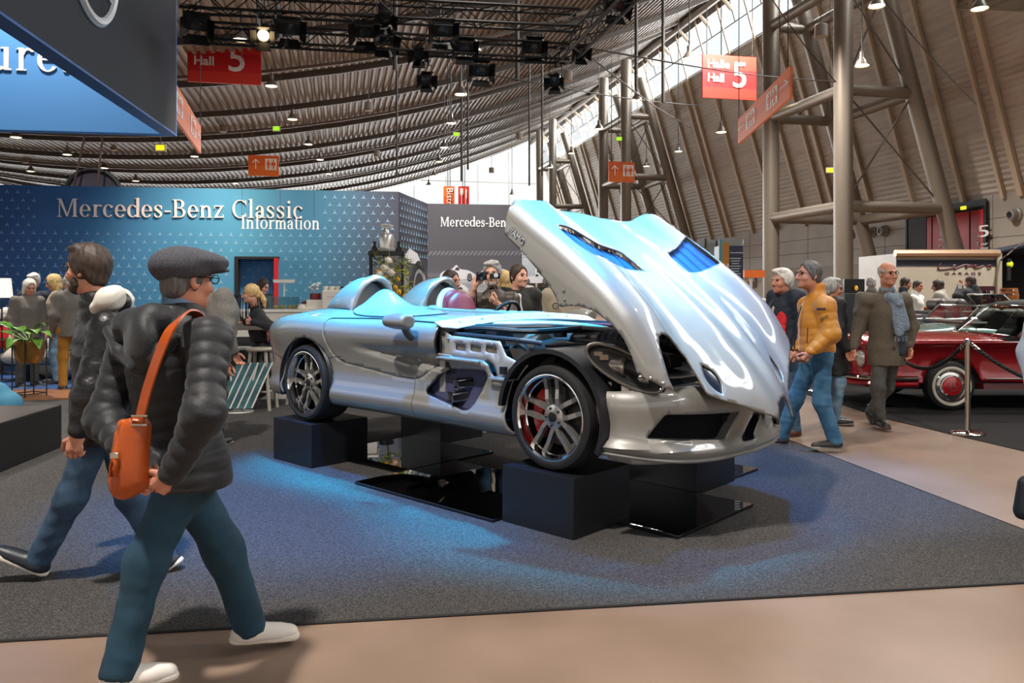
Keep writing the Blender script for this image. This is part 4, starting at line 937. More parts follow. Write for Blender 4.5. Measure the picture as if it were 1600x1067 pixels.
def path_fn(pts):
    # smooth plan path: chord-parametrised, returns pos(s), normal(s); s=arc length
    p=np.array(pts,float); c=np.r_[0,np.cumsum(np.hypot(*np.diff(p,axis=0).T))]
    fu,fv=cr(c,p[:,0]),cr(c,p[:,1])
    t=np.linspace(0,c[-1],800); P=np.stack([fu(t),fv(t)],1)
    s=np.r_[0,np.cumsum(np.hypot(*np.diff(P,axis=0).T))]
    T=np.gradient(P,axis=0); T/=np.linalg.norm(T,axis=1)[:,None]
    k=np.ones(25)/25
    T=np.stack([np.convolve(np.pad(T[:,i],12,'edge'),k,'valid') for i in (0,1)],1); T/=np.linalg.norm(T,axis=1)[:,None]
    N=np.stack([-T[:,1],T[:,0]],1)
    g=lambda a:(lambda x:np.interp(x,s,a))
    return g(P[:,0]),g(P[:,1]),g(N[:,0]),g(N[:,1]),s[-1]
# flank: path runs rearwards from the front arch round the tail to the centre line; s=0 at u=.4
FL=[(.4,.93),(0,.945),(-.5,.942),(-1.0,.93),(-1.6,.925),(-2.1,.94),(-2.5,.955),(-2.9,.955),(-3.15,.94),(-3.35,.90),(-3.5,.835),(-3.61,.74),(-3.68,.6),(-3.72,.35),(-3.73,0)]
fU,fV,fNu,fNv,fS=path_fn(FL)
_us=np.linspace(0,fS,800)
def s_of_u(u): # valid for u>-3.5
    us=fU(_us); return np.interp(-np.asarray(u,float),-us,_us)
zsh=cr([-3.73,-3.6,-3.4,-3.2,-2.8,-2.4,-2.0,-1.5,-1.1,.5],[1.09,1.17,1.225,1.255,1.285,1.275,1.268,1.26,1.25,1.20])
prof=cr([0,.05,.12,.17,.28,.45,.6,.72,.82,.9,.96,1.0],[-.075,-.03,-.005,0,-.03,-.042,-.03,-.01,0,-.01,-.035,-.08])
ZB=.53
def flank_pt(s,z):
    u,v,nu,nv=fU(s),fV(s),fNu(s),fNv(s)
    ou,ov=-nu,-nv
    zs=zsh(u); zn=np.clip((z-ZB)/(zs-ZB),0,1); o=prof(zn)
    r=np.clip((u+2.15)/1.1,0,1); r=np.where(u>-.95,0,r)
    zc=1.05-.115*np.clip((u+2.15)/1.1,0,1); dz=z-zc
    g=np.where(dz>0,np.exp(-(dz/(.02+.065*r))**2),np.exp(-(dz/.020)**2))
    o=o-.085*r*g
    return u+ou*o, v+ov*o, z+0*u
# bumper path from near arch to far arch
BP=[(.33,.935),(.45,.925),(.58,.87),(.70,.74),(.80,.55),(.87,.3),(.895,0),(.87,-.3),(.80,-.55),(.70,-.74),(.58,-.87),(.45,-.925),(.33,-.935)]
bU,bV,bNu,bNv,bS=path_fn(BP)
bprof=cr([.47,.50,.54,.58,.66,.74,.80,.86,.92,.98],[-.05,-.005,.012,-.03,-.04,-.035,-.03,-.045,-.12,-.26])
def bump_pt(s,z):
    u,v,nu,nv=bU(s),bV(s),bNu(s),bNv(s)
    q=np.abs(v)/.93; lift=.06*np.clip((q-.5)/.5,0,1)**2
    o=bprof(z-lift*np.clip(1-(z-.5)/.3,0,1))
    return u+nu*o, v+nv*o, z+0*u
# hood: closed height field + skirt; a = along u, b = across parameter
HW=[0,.15,.3,.45,.58,.70,.80,.88,.925]
HU=[-1.15,-.9,-.6,-.3,0,.2,.37,.5,.65,.8,.9]
HZ_=[ # rows: v station, cols: u station
 [1.205,1.225,1.245,1.25,1.24,1.22,1.19,1.165,1.13,1.07,1.0],
 [1.205,1.228,1.25,1.258,1.25,1.232,1.20,1.175,1.13,1.06,.98],
 [1.20,1.22,1.245,1.25,1.235,1.205,1.165,1.13,1.08,1.0,.94],
 [1.215,1.23,1.245,1.245,1.215,1.175,1.125,1.085,1.03,.96,.9],
 [1.26,1.265,1.27,1.265,1.225,1.17,1.115,1.07,1.01,.94,.88],
 [1.275,1.285,1.295,1.298,1.27,1.215,1.14,1.085,1.01,.93,.87],
 [1.265,1.28,1.296,1.302,1.275,1.215,1.14,1.075,.99,.91,.85],
 [1.235,1.25,1.27,1.275,1.25,1.19,1.115,1.04,.95,.88,.82],
 [1.18,1.2,1.22,1.225,1.20,1.14,1.07,.99,.90,.83,.78]]
_rows=[cr(HU,r) for r in HZ_]
hVm=cr([-1.15,-.6,0,.3,.5,.7,.9],[.93,.935,.945,.93,.87,.74,.6])
def hood_pt(u,b):
    """b in [-1.35,1.35]: |b|<=1 top, beyond 1 the skirt going down"""
    u=np.asarray(u,float); b=np.asarray(b,float); sg=np.sign(b); a=np.abs(b)
    k=hVm(u)/.94
    at=np.clip(a,0,1)*.925
    Z=np.stack([r(u) for r in _rows],0)
    # cubic interp across v
    W=np.array(HW); i=np.clip(np.searchsorted(W,at)-1,0,len(W)-2)
    # catmull-rom with nonuniform tangents
    def col(j): 
        j=np.clip(j,0,len(W)-1); return np.take_along_axis(Z,j[None,...],0)[0] if Z.ndim>1 else Z[j]
    x0,x1=W[i],W[i+1]; h=x1-x0; t=(at-x0)/h
    z0,z1=col(i),col(i+1)
    zm=np.where(i>0,col(i-1),col(i+1)); xm=np.where(i>0,W[np.maximum(i-1,0)],-W[1])
    j2=np.minimum(i+2,len(W)-1); zp=col(j2); xp=np.where(i+2<len(W),W[j2],x1+h); zp=np.where(i+2<len(W),zp,z1-(z0-z1))
    m0=(z1-zm)/(x1-xm); m1=(zp-z0)/(xp-x0)
    z=(2*t**3-3*t**2+1)*z0+(t**3-2*t**2+t)*h*m0+(-2*t**3+3*t**2)*z1+(t**3-t**2)*h*m1
    v=at*k
    ex=np.clip(a-1,0,None)  # skirt: metres/1 -> down
    z=z-ex*1.0; v=v+.022*(1-np.exp(-ex/.04))
    return u, sg*v, z
# ------------------------------------------------------------------ the silver open show car on its black cubes
CO = Vector((.869, 5.5375, 0)); CHd = Vector((.7314, -.682, 0)); CNv = Vector((-.682, -.7314, 0))
def CW(u, v, z): return CO+CHd*float(u)+CNv*float(v)+Vector((0, 0, float(z)))
def cwa(u, v, z):
    u, v, z = np.asarray(u, float), np.asarray(v, float), np.asarray(z, float)
    return CO.x+CHd.x*u+CNv.x*v, CO.y+CHd.y*u+CNv.y*v, z+0*u
HC, HS, HU0, HZ0 = math.cos(math.radians(38)), math.sin(math.radians(38)), .468, .50
def hopen(u, v, z):
    a, b = u-HU0, z-HZ0; return HU0+a*HC+b*HS, v, HZ0-a*HS+b*HC
SILV = M('silver_paint', '8d8b86', .42, .28, .9, spec=.2); SILV_IN = M('silver_inner', 'aaa8a4', .45, .4)
BLACKP = M('black_plastic', '141416', .4); RUB = M('tyre_rubber', '18181a', .62, bump=(60, .12)); CHR = M('chrome', 'd9d9da', .08, 1.0); ALU = M('alloy_silver', 'b9b6b0', .22, .85)
CARB = M('carbon_dark', '1a1c22', .35, .1, .6); MESHM = M('mesh_black', '060607', .85, spec=.1, noise=(420, '1b1c20', .48, .52)); CALP = M('caliper_red', 'c4120e', .3, 0, .5)
BOLT = M('bolt_steel', 'c9c9c9', .2, 1.0)
car = thing('roadster', 'silver open roadster without windscreen, bonnet raised, parked on four black cubes', 'car', tuple(CW(-1.35, 0, .37)))
def hz(name, fn, outline, holes, step, mat, par=car, th=.010, off=-1):
    V, Fc = sheet(outline, holes, lambda a, b: cwa(*fn(a, b)), step); o = mk(name, V, Fc, mat, par, True, 50)
    # consistent outward normals
    return o
def orient(o, outward):
    bm = bmesh.new(); bm.from_mesh(o.data); bmesh.ops.recalc_face_normals(bm, faces=bm.faces)
    bm.faces.ensure_lookup_table(); d = sum((f.normal.dot(Vector(outward))*f.calc_area() for f in bm.faces))
    if d < 0: bmesh.ops.reverse_faces(bm, faces=bm.faces)
    bm.to_mesh(o.data); bm.free(); return o
def mirror_fn(fn): return lambda a, b: (lambda q: (q[0], -np.asarray(q[1]), q[2]))(fn(a, b))
# side panels -------------------------------------------------
def arc(cx, cz, r, a0, a1, n=18): return [(cx+r*math.cos(math.radians(a0+(a1-a0)*i/n)), cz+r*math.sin(math.radians(a0+(a1-a0)*i/n))) for i in range(n+1)]
sR = float(s_of_u(-2.72))     # rear wheel arch centre along the flank
door_o = rounded([(1.475, 1.205), (1.495, 1.03), (1.56, .915), (1.71, .835), (1.95, .838), (2.22, .868), (2.63, .908), (2.77, .99), (2.825, 1.13), (2.83, 1.20), (2.80, 1.253), (2.2, 1.262), (1.48, 1.245)], .06, 5)
def grow(poly, k):
    c = np.mean(poly, 0); out = []
    n = len(poly)
    for i in range(n):
        a, b = np.array(poly[i-1]), np.array(poly[(i+1) % n]); t = b-a; t = t/(np.linalg.norm(t)+1e-9); nn = np.array([t[1], -t[0]])
        if nn @ (np.array(poly[i])-c) < 0: nn = -nn
        out.append(tuple(np.array(poly[i])+nn*k))
    return out
vent_o = rounded([(1.418, .937), (.985, .946), (.966, .905), (1.118, .674), (1.172, .664), (1.595, .737), (1.612, .768)], .03, 4)
zt = lambda s: float(zsh(fU(s)))
top_line = [(s, zt(s)-.0005) for s in np.linspace(1.505, fS, 70)]
low = [(fS, .60), (4.3, .56), (3.9, .545), (3.62, .56), (3.50, .60)]
ra = arc(3.13, .70, .385, -18, 202, 40)
body_o = [(1.505, 1.03)]+top_line+low[:-1]+ra+[(2.71, .545), (2.3, .545), (1.7, .532), (1.2, .530), (.74, .531), (.77, .60), (.79, .69), (.785, .79), (.755, .87), (.735, .905), (.915, .907), (.945, .935), (.96, .985), (1.0, 1.006), (1.25, 1.012)]
def sil_side(fn, near):
    o = hz('body_side', fn, body_o, [grow(door_o, .005), vent_o], .024, SILV); orient(o, CNv*(1 if near else -1)); solid(o, .016); return o
near_side = sil_side(flank_pt, True); far_side = sil_side(mirror_fn(flank_pt), False)
for near, fn in ((True, flank_pt), (False, mirror_fn(flank_pt))):
    d = hz('door', fn, door_o, [], .022, SILV); orient(d, CNv*(1 if near else -1)); solid(d, .014)
    q = [CW(*[float(k) for k in fn(np.array([a]), np.array([b]))][0:3])-CNv*(.010 if near else -.010) for a, b in dens(grow(door_o, .0025), .03)]
    MB().tube(q, .008, 6, closed=True).build('door_seal', BLACKP, d)
# panel joint of the sill and of the rear wing
for pts in ([(1.74, .83), (1.735, .70), (1.73, .54)], [(2.79, .935), (2.62, .955), (2.66, .952)][:2], [(3.46, .86), (3.60, .90), (3.75, .92)]):
    MB().tube([CW(*[float(k) for k in flank_pt(np.array([a]), np.array([b]))])+CNv*.001 for a, b in dens(pts, .03)[:-3]], .0022, 5).build('panel_joint', M('joint_grey', '4a4b50', .6), near_side)
# gills: recessed mesh and two chrome side pipes
rec = lambda s, z: (lambda q: (q[0], q[1]-.055, q[2]))(flank_pt(s, z))
vm = hz('side_vent_mesh', rec, grow(vent_o, .006), [], .03, M('vent_mesh', '24263a', .55, noise=(380, '4a4f78', .47, .53))); orient(vm, CNv)
loopo = dens(vent_o, .02); m_ = len(loopo); vv = []; ff = []
for a, b in loopo:
    q = [float(k) for k in flank_pt(np.array([a]), np.array([b]))]; vv += [CW(q[0], q[1]+.001, q[2]), CW(q[0], q[1]-.056, q[2])]
for i in range(m_): j = (i+1) % m_; ff.append((2*i, 2*i+1, 2*j+1, 2*j))
mk('side_vent_frame', vv, ff, CARB, car)
for s_, z_ in ((1.255, .845), (1.305, .745)):
    q = [float(k) for k in flank_pt(np.array([s_]), np.array([z_]))]; c = CW(q[0], q[1]-.040, q[2])
    dr_ = (CNv*.86-CHd*.50-Vector((0, 0, .10))).normalized(); up = Vector((0, 0, 1)); sd = dr_.cross(up).normalized(); up = sd.cross(dr_)
    pr = rounded([(-.055, -.032), (.055, -.032), (.055, .032), (-.055, .032)], .018, 4); prof_ = []
    mb = MB(); n_ = len(pr)
    for L, k in ((-.10, 1.2), (.05, 1.2), (.062, 1.35), (.062, 1.12), (-.03, 1.0)):
        for x, y in pr: mb.v.append(tuple(c+dr_*L+sd*x*k+up*y*k))
    for i in range(4):
        for j in range(n_): mb.f.append((i*n_+j, i*n_+(j+1) % n_, (i+1)*n_+(j+1) % n_, (i+1)*n_+j))
    p = mb.build('exhaust_pipe', CHR, car); MB().hexa([c+dr_*.055+sd*a+up*b for a, b in ((-.050, -.026), (.050, -.026), (.050, .026), (-.050, .026))], [c+dr_*.03+sd*a+up*b for a, b in ((-.050, -.026), (.050, -.026), (.050, .026), (-.050, .026))]).build('pipe_bore', BLACKP, p, smooth=False)
# small side repeater behind the front wheel
q = [float(k) for k in flank_pt(np.array([.875]), np.array([.868]))]
MB().ell(CW(q[0], q[1], q[2]), (.055, .012, .016), rot=Matrix((CHd, CNv, Vector((0, 0, 1)))).transposed()).build('side_repeater', M('lamp_clear', 'd8cfc8', .1, .3), car)
# inner wing panel with three meshed windows
pan = [(-.62, 1.005), (-1.055, 1.018), (-1.085, 1.21), (-.98, 1.165), (-.50, 1.145), (-.44, 1.05), (-.32, 1.01), (-.245, 1.0), (-.335, .905), (-.52, .905), (-.55, .965)]
def vplane(v0): return lambda a, b: (a, v0+0*a, b)
wins = [rounded([(x0, 1.115), (x0+.105, 1.108), (x0+.105, 1.06), (x0, 1.065)], .012, 3) for x0 in (-.93, -.78, -.63)]
ip = hz('inner_wing_panel', vplane(.86), pan, wins, .04, SILV_IN); orient(ip, CNv); solid(ip, .008)
bk = hz('panel_mesh', vplane(.845), [(-.95, 1.05), (-.5, 1.05), (-.5, 1.13), (-.95, 1.13)], [], .1, M('mesh_tan', '8f8373', .6, noise=(350, '4d463c', .47, .53)), ip)
lg_ = MB(); lg_.hexa([CW(-1.06, .93, 1.006), CW(-.62, .94, .998), CW(-.62, .85, 1.0), CW(-1.06, .85, 1.008)], [CW(-1.06, .93, 1.016), CW(-.62, .94, 1.008), CW(-.62, .85, 1.014), CW(-1.06, .85, 1.024)])
lg_.hexa([CW(-.53, .94, .897), CW(-.335, .945, .897), CW(-.335, .85, .9), CW(-.53, .85, .9)], [CW(-.53, .94, .908), CW(-.335, .945, .908), CW(-.335, .85, .914), CW(-.53, .85, .914)]); lg_.build('wing_ledge', SILV, car, smooth=False)
for i, (a, b) in enumerate(((-.45, .955), (-.37, .945))): MB().box(CW(a, .875, b), (.045, .03, .05), Matrix((CHd, CNv, Vector((0, 0, 1)))).transposed()).build('catch_block', BLACKP, ip, smooth=False)
for a, b in ((-1.0, 1.145), (-.86, 1.135), (-.72, 1.132), (-.56, 1.125), (-.30, .98)): MB().ell(CW(a, .868, b), (.010, .010, .010), 8, 6).build('bolt', BOLT, ip)
# rear deck, cockpit surround ------------------------------------
Vs = lambda u: np.interp(-u, -fU(_us), fV(_us)-.0)-.082*np.ones_like(u)
zc_ = cr([-3.75, -3.6, -3.4, -3.2, -2.9, -2.5, -2.2, -1.6, -1.1], [1.10, 1.20, 1.27, 1.315, 1.35, 1.345, 1.315, 1.30, 1.295])
def deck_pt(u, w):
    v = Vs(u)*w; return u, v, zsh(u)+(zc_(u)-zsh(u))*(1-np.abs(w)**2.6)
# tail edge of the deck follows the plan curve
tail = [(-3.715, 0), (-3.70, .5), (-3.66, .8), (-3.60, 1)]
cock = rounded([(-2.36, -.13), (-2.36, -.66), (-2.2, -.72), (-1.5, -.72), (-1.27, -.62), (-1.25, -.13)], .08, 5)
deck_o = [(-1.10, 1), (-1.10, -1)]+[(-u_, -1) for u_ in (1.6, 2.2, 2.8, 3.3)]+[(-3.58, -1), (-3.64, -.8), (-3.68, -.5), (-3.69, 0), (-3.68, .5), (-3.64, .8), (-3.58, 1)]+[(-u_, 1) for u_ in (3.3, 2.8, 2.2, 1.6)]
dk = hz('rear_deck', deck_pt, deck_o, [cock], .05, SILV); orient(dk, (0, 0, 1)); solid(dk, .012)
# cockpit tub
tub = MB(); pr = dens(cock, .08); n_ = len(pr)
def dp(u, w): q = deck_pt(np.array([u]), np.array([w])); return float(q[0][0]), float(q[1][0]), float(q[2][0])
for zz in (0, .9):
    for u_, w_ in pr:
        a, b, c = dp(u_, w_); tub.v.append(tuple(CW(a, b, c-.006-zz*.55)))
for i in range(n_): tub.f.append((i, (i+1) % n_, n_+(i+1) % n_, n_+i))
tub.f.append(tuple(range(n_, 2*n_))); tub.build('cockpit_tub', CARB, car)
rim = MB().tube([CW(*(lambda q: (q[0], q[1], q[2]+.004))(dp(u_, w_))) for u_, w_ in dens(cock, .05)], .016, 8, closed=True); rim.build('cockpit_rim', SILV, car)
# passenger cover: big lid with a dome, near side
def cover_pt(u, v):
    q = np.sqrt(((u+2.02)/.44)**2+((v-.47)/.33)**2); base = deck_pt(u, v/Vs(u))[2]
    dome = .21*np.exp(-(((u+2.34)/.20)**2))*np.exp(-((v-.40)/.17)**2)*np.clip(1.25-q, 0, 1)**.5
    front = .03*np.clip(1-q**2, 0, 1)
    return u, v, base+.012+dome+front
cov = [(-2.02+.45*math.cos(a)*(1 if math.cos(a) > 0 else 1.05), .47+.33*math.sin(a)) for a in [2*pi*i/40 for i in range(40)]]
cv = hz('passenger_cover', cover_pt, cov, [], .03, SILV); orient(cv, (0, 0, 1)); solid(cv, .012)
MB().tube([CW(a, b, float(cover_pt(np.array([a]), np.array([b]))[2][0])-.006) for a, b in cov], .006, 6, closed=True).build('cover_seal', M('seal_blue_grey', '2a3442', .5), cv)
# two head fairings with hoops
def fairing(v0, nm):
    r_ = []; n_ = 15
    stations = [(-3.12, .06, .02, .0), (-2.95, .15, .12, .0), (-2.78, .185, .235, 0), (-2.62, .20, .285, 0), (-2.50, .205, .29, 0), (-2.42, .205, .275, .02)]
    v = []; f = []
    for (u_, hw, hh, sh) in stations:
        base = float(deck_pt(np.array([u_]), np.array([v0/.87]))[2][0])-.012
        for i in range(n_+1):
            a = pi*i/n_; x = math.cos(a); y = math.sin(a)
            v.append(CW(u_-.10*(1-y) if u_ > -2.5 else u_, v0+hw*x*(1+.06*(1-y)), base+hh*y**.8))
    for i in range(len(stations)-1):
        for j in range(n_): f.append((i*(n_+1)+j, i*(n_+1)+j+1, (i+1)*(n_+1)+j+1, (i+1)*(n_+1)+j))
    o = mk('head_fairing', v, f, SILV, car, True, 60); orient(o, (0, 0, 1)); solid(o, .02)
    m2 = o.modifiers.new('sub', 'SUBSURF'); m2.levels = 1; m2.render_levels = 2
    hp = []; base = float(deck_pt(np.array([-2.46]), np.array([v0/.87]))[2][0])
    for i in range(17):
        a = pi*i/16; hp.append(CW(-2.44-.07*(1-math.sin(a))+.0, v0+.192*math.cos(a)*(1+.06*(1-math.sin(a))), base-.03+.292*math.sin(a)**.8))
    MB().tube(hp, .030, 10).build('roll_hoop', M('hoop_silver', 'c9c8c6', .22, .7, .8), o)
    # bulkhead inside the hoop
    pl = [CW(-2.56, v0+.185*math.cos(pi*i/12), base-.02+.25*math.sin(pi*i/12)**.8) for i in range(13)]
    mk('hoop_bulkhead', pl+[p-CHd*.01 for p in pl], [tuple(range(13)), tuple(range(13, 26))[::-1]], SILV_IN, o, False)
fairing(.40, 'near'); fairing(-.40, 'far')
# red seat, steering wheel
SEATR = M('seat_red', '7a0f1e', .45, bump=(90, .1)); SEATS = M('seat_shell', 'b9b7b6', .35, .3)
blob('seat', SEATR, car, [ell(CW(-2.27, -.40, 1.29), (.165, .075, .215), [list(CNv), list((CHd*.96+Vector((0, 0, .26))).normalized()), list((Vector((0, 0, .96))-CHd*.26).normalized())], .03), cap(CW(-2.22, -.40, 1.30), CW(-2.05, -.40, .85), .18, .19, k=.05, flat=(CHd, 2.0)), cap(CW(-2.0, -.40, .85), CW(-1.6, -.40, .82), .2, .18, k=.05, flat=((0, 0, 1), 2.2))], .012)
blob('seat_shell', SEATS, car, [ell(CW(-2.32, -.40, 1.27), (.20, .06, .255), [list(CNv), list((CHd*.96+Vector((0, 0, .26))).normalized()), list((Vector((0, 0, .96))-CHd*.26).normalized())], .03)], .012)
sw = CW(-1.66, -.40, 1.235); ax = (CHd*.85-Vector((0, 0, .5))).normalized(); s1 = CNv; s2 = ax.cross(s1).normalized()
whl = MB().tube([sw+(s1*math.cos(a)+s2*math.sin(a))*.175 for a in [2*pi*i/28 for i in range(28)]], .017, 8, closed=True)
for a in (0, pi, pi*1.5): whl.tube([sw, sw+(s1*math.cos(a)+s2*math.sin(a))*.17], .012, 6)
whl.build('steering_wheel', BLACKP, car)
# white deflector strip between cockpit and engine bay with bolts
def strip_pt(a, b): # a along v, b across
    z = 1.305-.045*(np.abs(a)/.9)**2.2; return -1.10+.02*np.cos(a*1.6)+b*.13-.0, a, z-.03*np.abs(b)*0-.055*b
st = hz('scuttle_strip', strip_pt, [(-.90, -.05), (.90, -.05), (.90, .55), (.80, .95), (.3, .75), (-.3, .75), (-.80, .95), (-.90, .55)], [], .04, M('scuttle_pale', 'cfcfcd', .35, .2, .6)); orient(st, (0, 0, 1)); solid(st, .012)
for a in (-.72, -.5, -.25, 0, .25, .5, .72):
    q = strip_pt(np.array([a]), np.array([.45])); MB().ell(CW(q[0][0], a, q[2][0]+.004), (.011, .011, .008), 8, 6).build('bolt', BOLT, st)
# cowl ahead of the driver
def cowl_pt(u, v):
    b = 1.285-.04*(np.abs(v)/.9)**2; return u, v, b+.035*np.exp(-((v+.4)/.3)**2)*np.exp(-((u+1.3)/.16)**2)
cw = hz('dashboard_cowl', cowl_pt, rounded([(-1.08, -.86), (-1.08, .86), (-1.30, .83), (-1.34, .1), (-1.42, -.15), (-1.42, -.65), (-1.34, -.83)], .04, 3), [], .04, SILV); orient(cw, (0, 0, 1)); solid(cw, .012)
# mirrors
for sgn in (1, -1):
    c = CW(-1.36 if sgn > 0 else -1.28, 1.03*sgn, 1.262); Rm = [list(CHd), list(CNv), [0, 0, 1]]
    pr = [ell(c+CHd*.03, (.17, .075, .058), Rm), cap(c-CHd*.10, c+CHd*.08, .052, .062, flat=((0, 0, 1), 1.15)), cut(c+CHd*.125, CHd, .02)]
    mi = blob('door_mirror', SILV, car, pr, .007)
    MB().tube(spl([c+CHd*.07-Vector((0, 0, .02)), c+CHd*.075-CNv*.03*sgn-Vector((0, 0, .09)), CW(-1.31, .945*sgn, 1.14)], 6), [.032-.0006*i for i in range(13)], 10).build('mirror_stalk', M('stalk_dark', '5c5a58', .3, .5), mi)
# bonnet ----------------------------------------------------------
hood_fn = lambda u, b: hopen(*hood_pt(u, b))
rear_e = [(-1.146, .96), (-1.10, .84), (-1.125, .65), (-1.14, .46), (-1.14, .22), (-1.09, 0), (-1.075, -.2), (-1.09, -.44), (-1.115, -.55), (-1.13, -.65), (-1.12, -.84), (-1.146, -.96)]
archp = [(-.415, 1.245), (-.395, 1.262), (-.365, 1.255), (-.34, 1.23), (-.312, 1.206), (-.254, 1.159), (-.143, 1.105), (-.012, 1.075), (.107, 1.06), (.20, 1.068), (.284, 1.09), (.349, 1.05), (.419, 1.003), (.485, .956)]
headp = [(.485, .956), (.415, .951), (.341, .928), (.255, .904), (.206, .868), (.193, .815), (.212, .74), (.247, .66), (.32, .615), (.432, .628), (.547, .654)]
nosep = [(.645, .456), (.752, .284), (.825, .14)]
notch = [(.80, .10), (.756, .045), (.722, -.07), (.709, -.19), (.716, -.31), (.76, -.372), (.80, -.40)]
neg = lambda L: [(a, -b) for a, b in L][::-1]
hood_o = [(-1.03, 1.15), (-.80, 1.168), (-.61, 1.195), (-.48, 1.22)]+archp+headp[1:]+nosep+notch+[(.755, -.45), (.66, -.52), (.56, -.64), (.46, -.74), (.36, -.86), (.26, -.96)]+neg(archp)[5:]+[(-.48, -1.22), (-.61, -1.195), (-.80, -1.168), (-1.03, -1.15)]+rear_e[::-1]
ventn = spl2([(-.80, .853), (-.66, .895), (-.546, .885), (-.45, .83), (-.415, .62), (-.385, .33), (-.40, .305), (-.51, .308), (-.616, .35), (-.70, .60)], 5)
slotp = spl2([(.382, .513), (.40, .477), (.44, .445), (.502, .445), (.555, .487), (.567, .515), (.526, .555), (.465, .565)], 4)
holes_ = [ventn, neg(ventn), slotp, neg(slotp)]
hood = hz('bonnet', hood_fn, hood_o, holes_, .021, SILV); orient(hood, (0, -.2, 1)); solid(hood, .012)
hoodN = lambda u, b, dz: hopen(*(lambda q: (q[0], q[1], q[2]+dz))(hood_pt(u, b)))
VENTB = M('vent_blue_lit', '1f4f8c', .75, spec=.2); SLOTM = M('slot_glass', '15202e', .12, 0, .8)  # blue stage light on the dark vent mesh is put into its colour
for h_, m_, dz, nm in ((ventn, VENTB, -.035, 'bonnet_vent'), (neg(ventn), VENTB, -.035, 'bonnet_vent'), (slotp, SLOTM, -.012, 'bonnet_slot'), (neg(slotp), SLOTM, -.012, 'bonnet_slot')):
    o = hz(nm, lambda u, b, dz=dz: hoodN(u, b, dz), grow(h_, .012), [], .03, m_); orient(o, (0, -.2, 1))
    if nm == 'bonnet_vent':
        lo_, hi_ = np.min(h_, 0), np.max(h_, 0)
        for k in range(5):
            bb = lo_[1]+(hi_[1]-lo_[1])*(k+.7)/5.6
            us_ = [q[0] for q in dens(h_, .02) if abs(q[1]-bb) < .035]
            if len(us_) > 1:
                pts = [CW(*[float(z_) for z_ in hoodN(np.array([u_]), np.array([bb+(.06*(u_-min(us_)))]), -.026)]) for u_ in np.linspace(min(us_)+.01, max(us_)-.01, 6)]
                MB().tube(pts, .005, 4, flat=.5).build('vent_slat', M('vent_slat', '173c6e', .7, spec=.2), o)  # slats carry the same blue light in their colour
# ridges on the bonnet (arrow shaped nose)
for sg in (1, -1):
    pts = [CW(*[float(z_) for z_ in hood_fn(np.array([u_]), np.array([b_*sg]))]) for u_, b_ in [(.74, .22), (.5, .30), (.25, .36), (0, .40), (-.3, .44)]]
for a, b in ((.42, .985), (.36, 1.03), (-.37, 1.20), (-.41, 1.16)):
    MB().ell(CW(*[float(z_) for z_ in hood_fn(np.array([a]), np.array([b]))]), (.012, .012, .012), 10, 8).build('bonnet_bolt', BOLT, hood)
# chrome lettering on the rear edge of the bonnet side
p0 = CW(*[float(z_) for z_ in hood_fn(np.array([-1.02]), np.array([1.11]))]); p1 = CW(*[float(z_) for z_ in hood_fn(np.array([-.80]), np.array([1.125]))])
X_ = (p1-p0).normalized(); sans('bonnet_lettering', '///AMG', M('badge_chrome', 'd5d7da', .1, 1.0), frame(p0+CNv*.008, X_, (CHd*.6+Vector((0, 0, .7)))), .055, hood, .004, sx=1.0)
# bonnet stays
for sg in (1, -1): MB().tube([CW(.28, .46*sg, 1.0), CW(*[float(z_) for z_ in hoodN(np.array([.05]), np.array([.5*sg]), -.03)])], .016, 8).build('bonnet_stay', BLACKP, car)
# front apron ------------------------------------------------------
bs_ = bS
grille_o = rounded([(.46, .765), (1.09, .735), (.925, .592), (.885, .586), (.338, .628)], .02, 4)
small_o = rounded([(1.285, .712), (1.43, .695), (1.215, .556), (1.075, .556)], .02, 4)
mir = lambda P: [(bs_-a, b) for a, b in P][::-1]
apr_o = [(.0, .885), (.02, .70), (.055, .575), (.075, .50), (.25, .475), (bs_-.25, .475), (bs_-.075, .50), (bs_-.055, .575), (bs_-.02, .70), (bs_, .885), (bs_-.25, .90), (bs_-.75, .93), (bs_/2, .94), (.75, .93), (.25, .90)]
bfn = lambda s, z: bump_pt(s, z)
ap = hz('front_apron', bfn, apr_o, [grille_o, small_o, mir(grille_o)], .022, SILV); orient(ap, CHd+CNv*.3); solid(ap, .012)
for i, g_ in enumerate((grille_o, small_o, mir(grille_o))):
    L = dens(g_, .02); n_ = len(L); vv = []; ff = []
    for a, b in L:
        q = [float(k) for k in bump_pt(np.array([a]), np.array([b]))]; nu, nv = float(bNu(a)), float(bNv(a))
        vv += [CW(q[0], q[1], q[2]), CW(q[0]-nu*.07, q[1]-nv*.07, q[2])]
    for k in range(n_): j = (k+1) % n_; ff.append((2*k, 2*j, 2*j+1, 2*k+1))
    fr = mk('grille_surround', vv, ff, SILV if i % 2 == 0 else CARB, ap)
    gm = hz('grille_mesh', lambda s, z: (lambda q, s=s: (q[0]-bNu(s)*.06, q[1]-bNv(s)*.06, q[2]))(bump_pt(s, z)), g_, [], .05, MESHM, ap); orient(gm, CHd)
lip = MB().tube(spl([CW(float(bU(s))-.01, float(bV(s))*.985, .485+.05*max(0, (abs(float(bV(s)))/.93-.5)*2)**2) for s in np.linspace(.04, bs_-.04, 26)], 3), .014, 8); lip.build('splitter_lip', SILV, ap)
MB().box(CW(.80, -.50, .60), (.02, .10, .04)).build('tow_cover', CARB, ap)
q = [float(k) for k in bump_pt(np.array([.985]), np.array([.70]))]
mt4 = Matrix.Translation(CW(q[0]-.05, q[1], q[2])) @ Matrix((CNv, Vector((0, 0, 1)), CHd)).transposed().to_4x4()
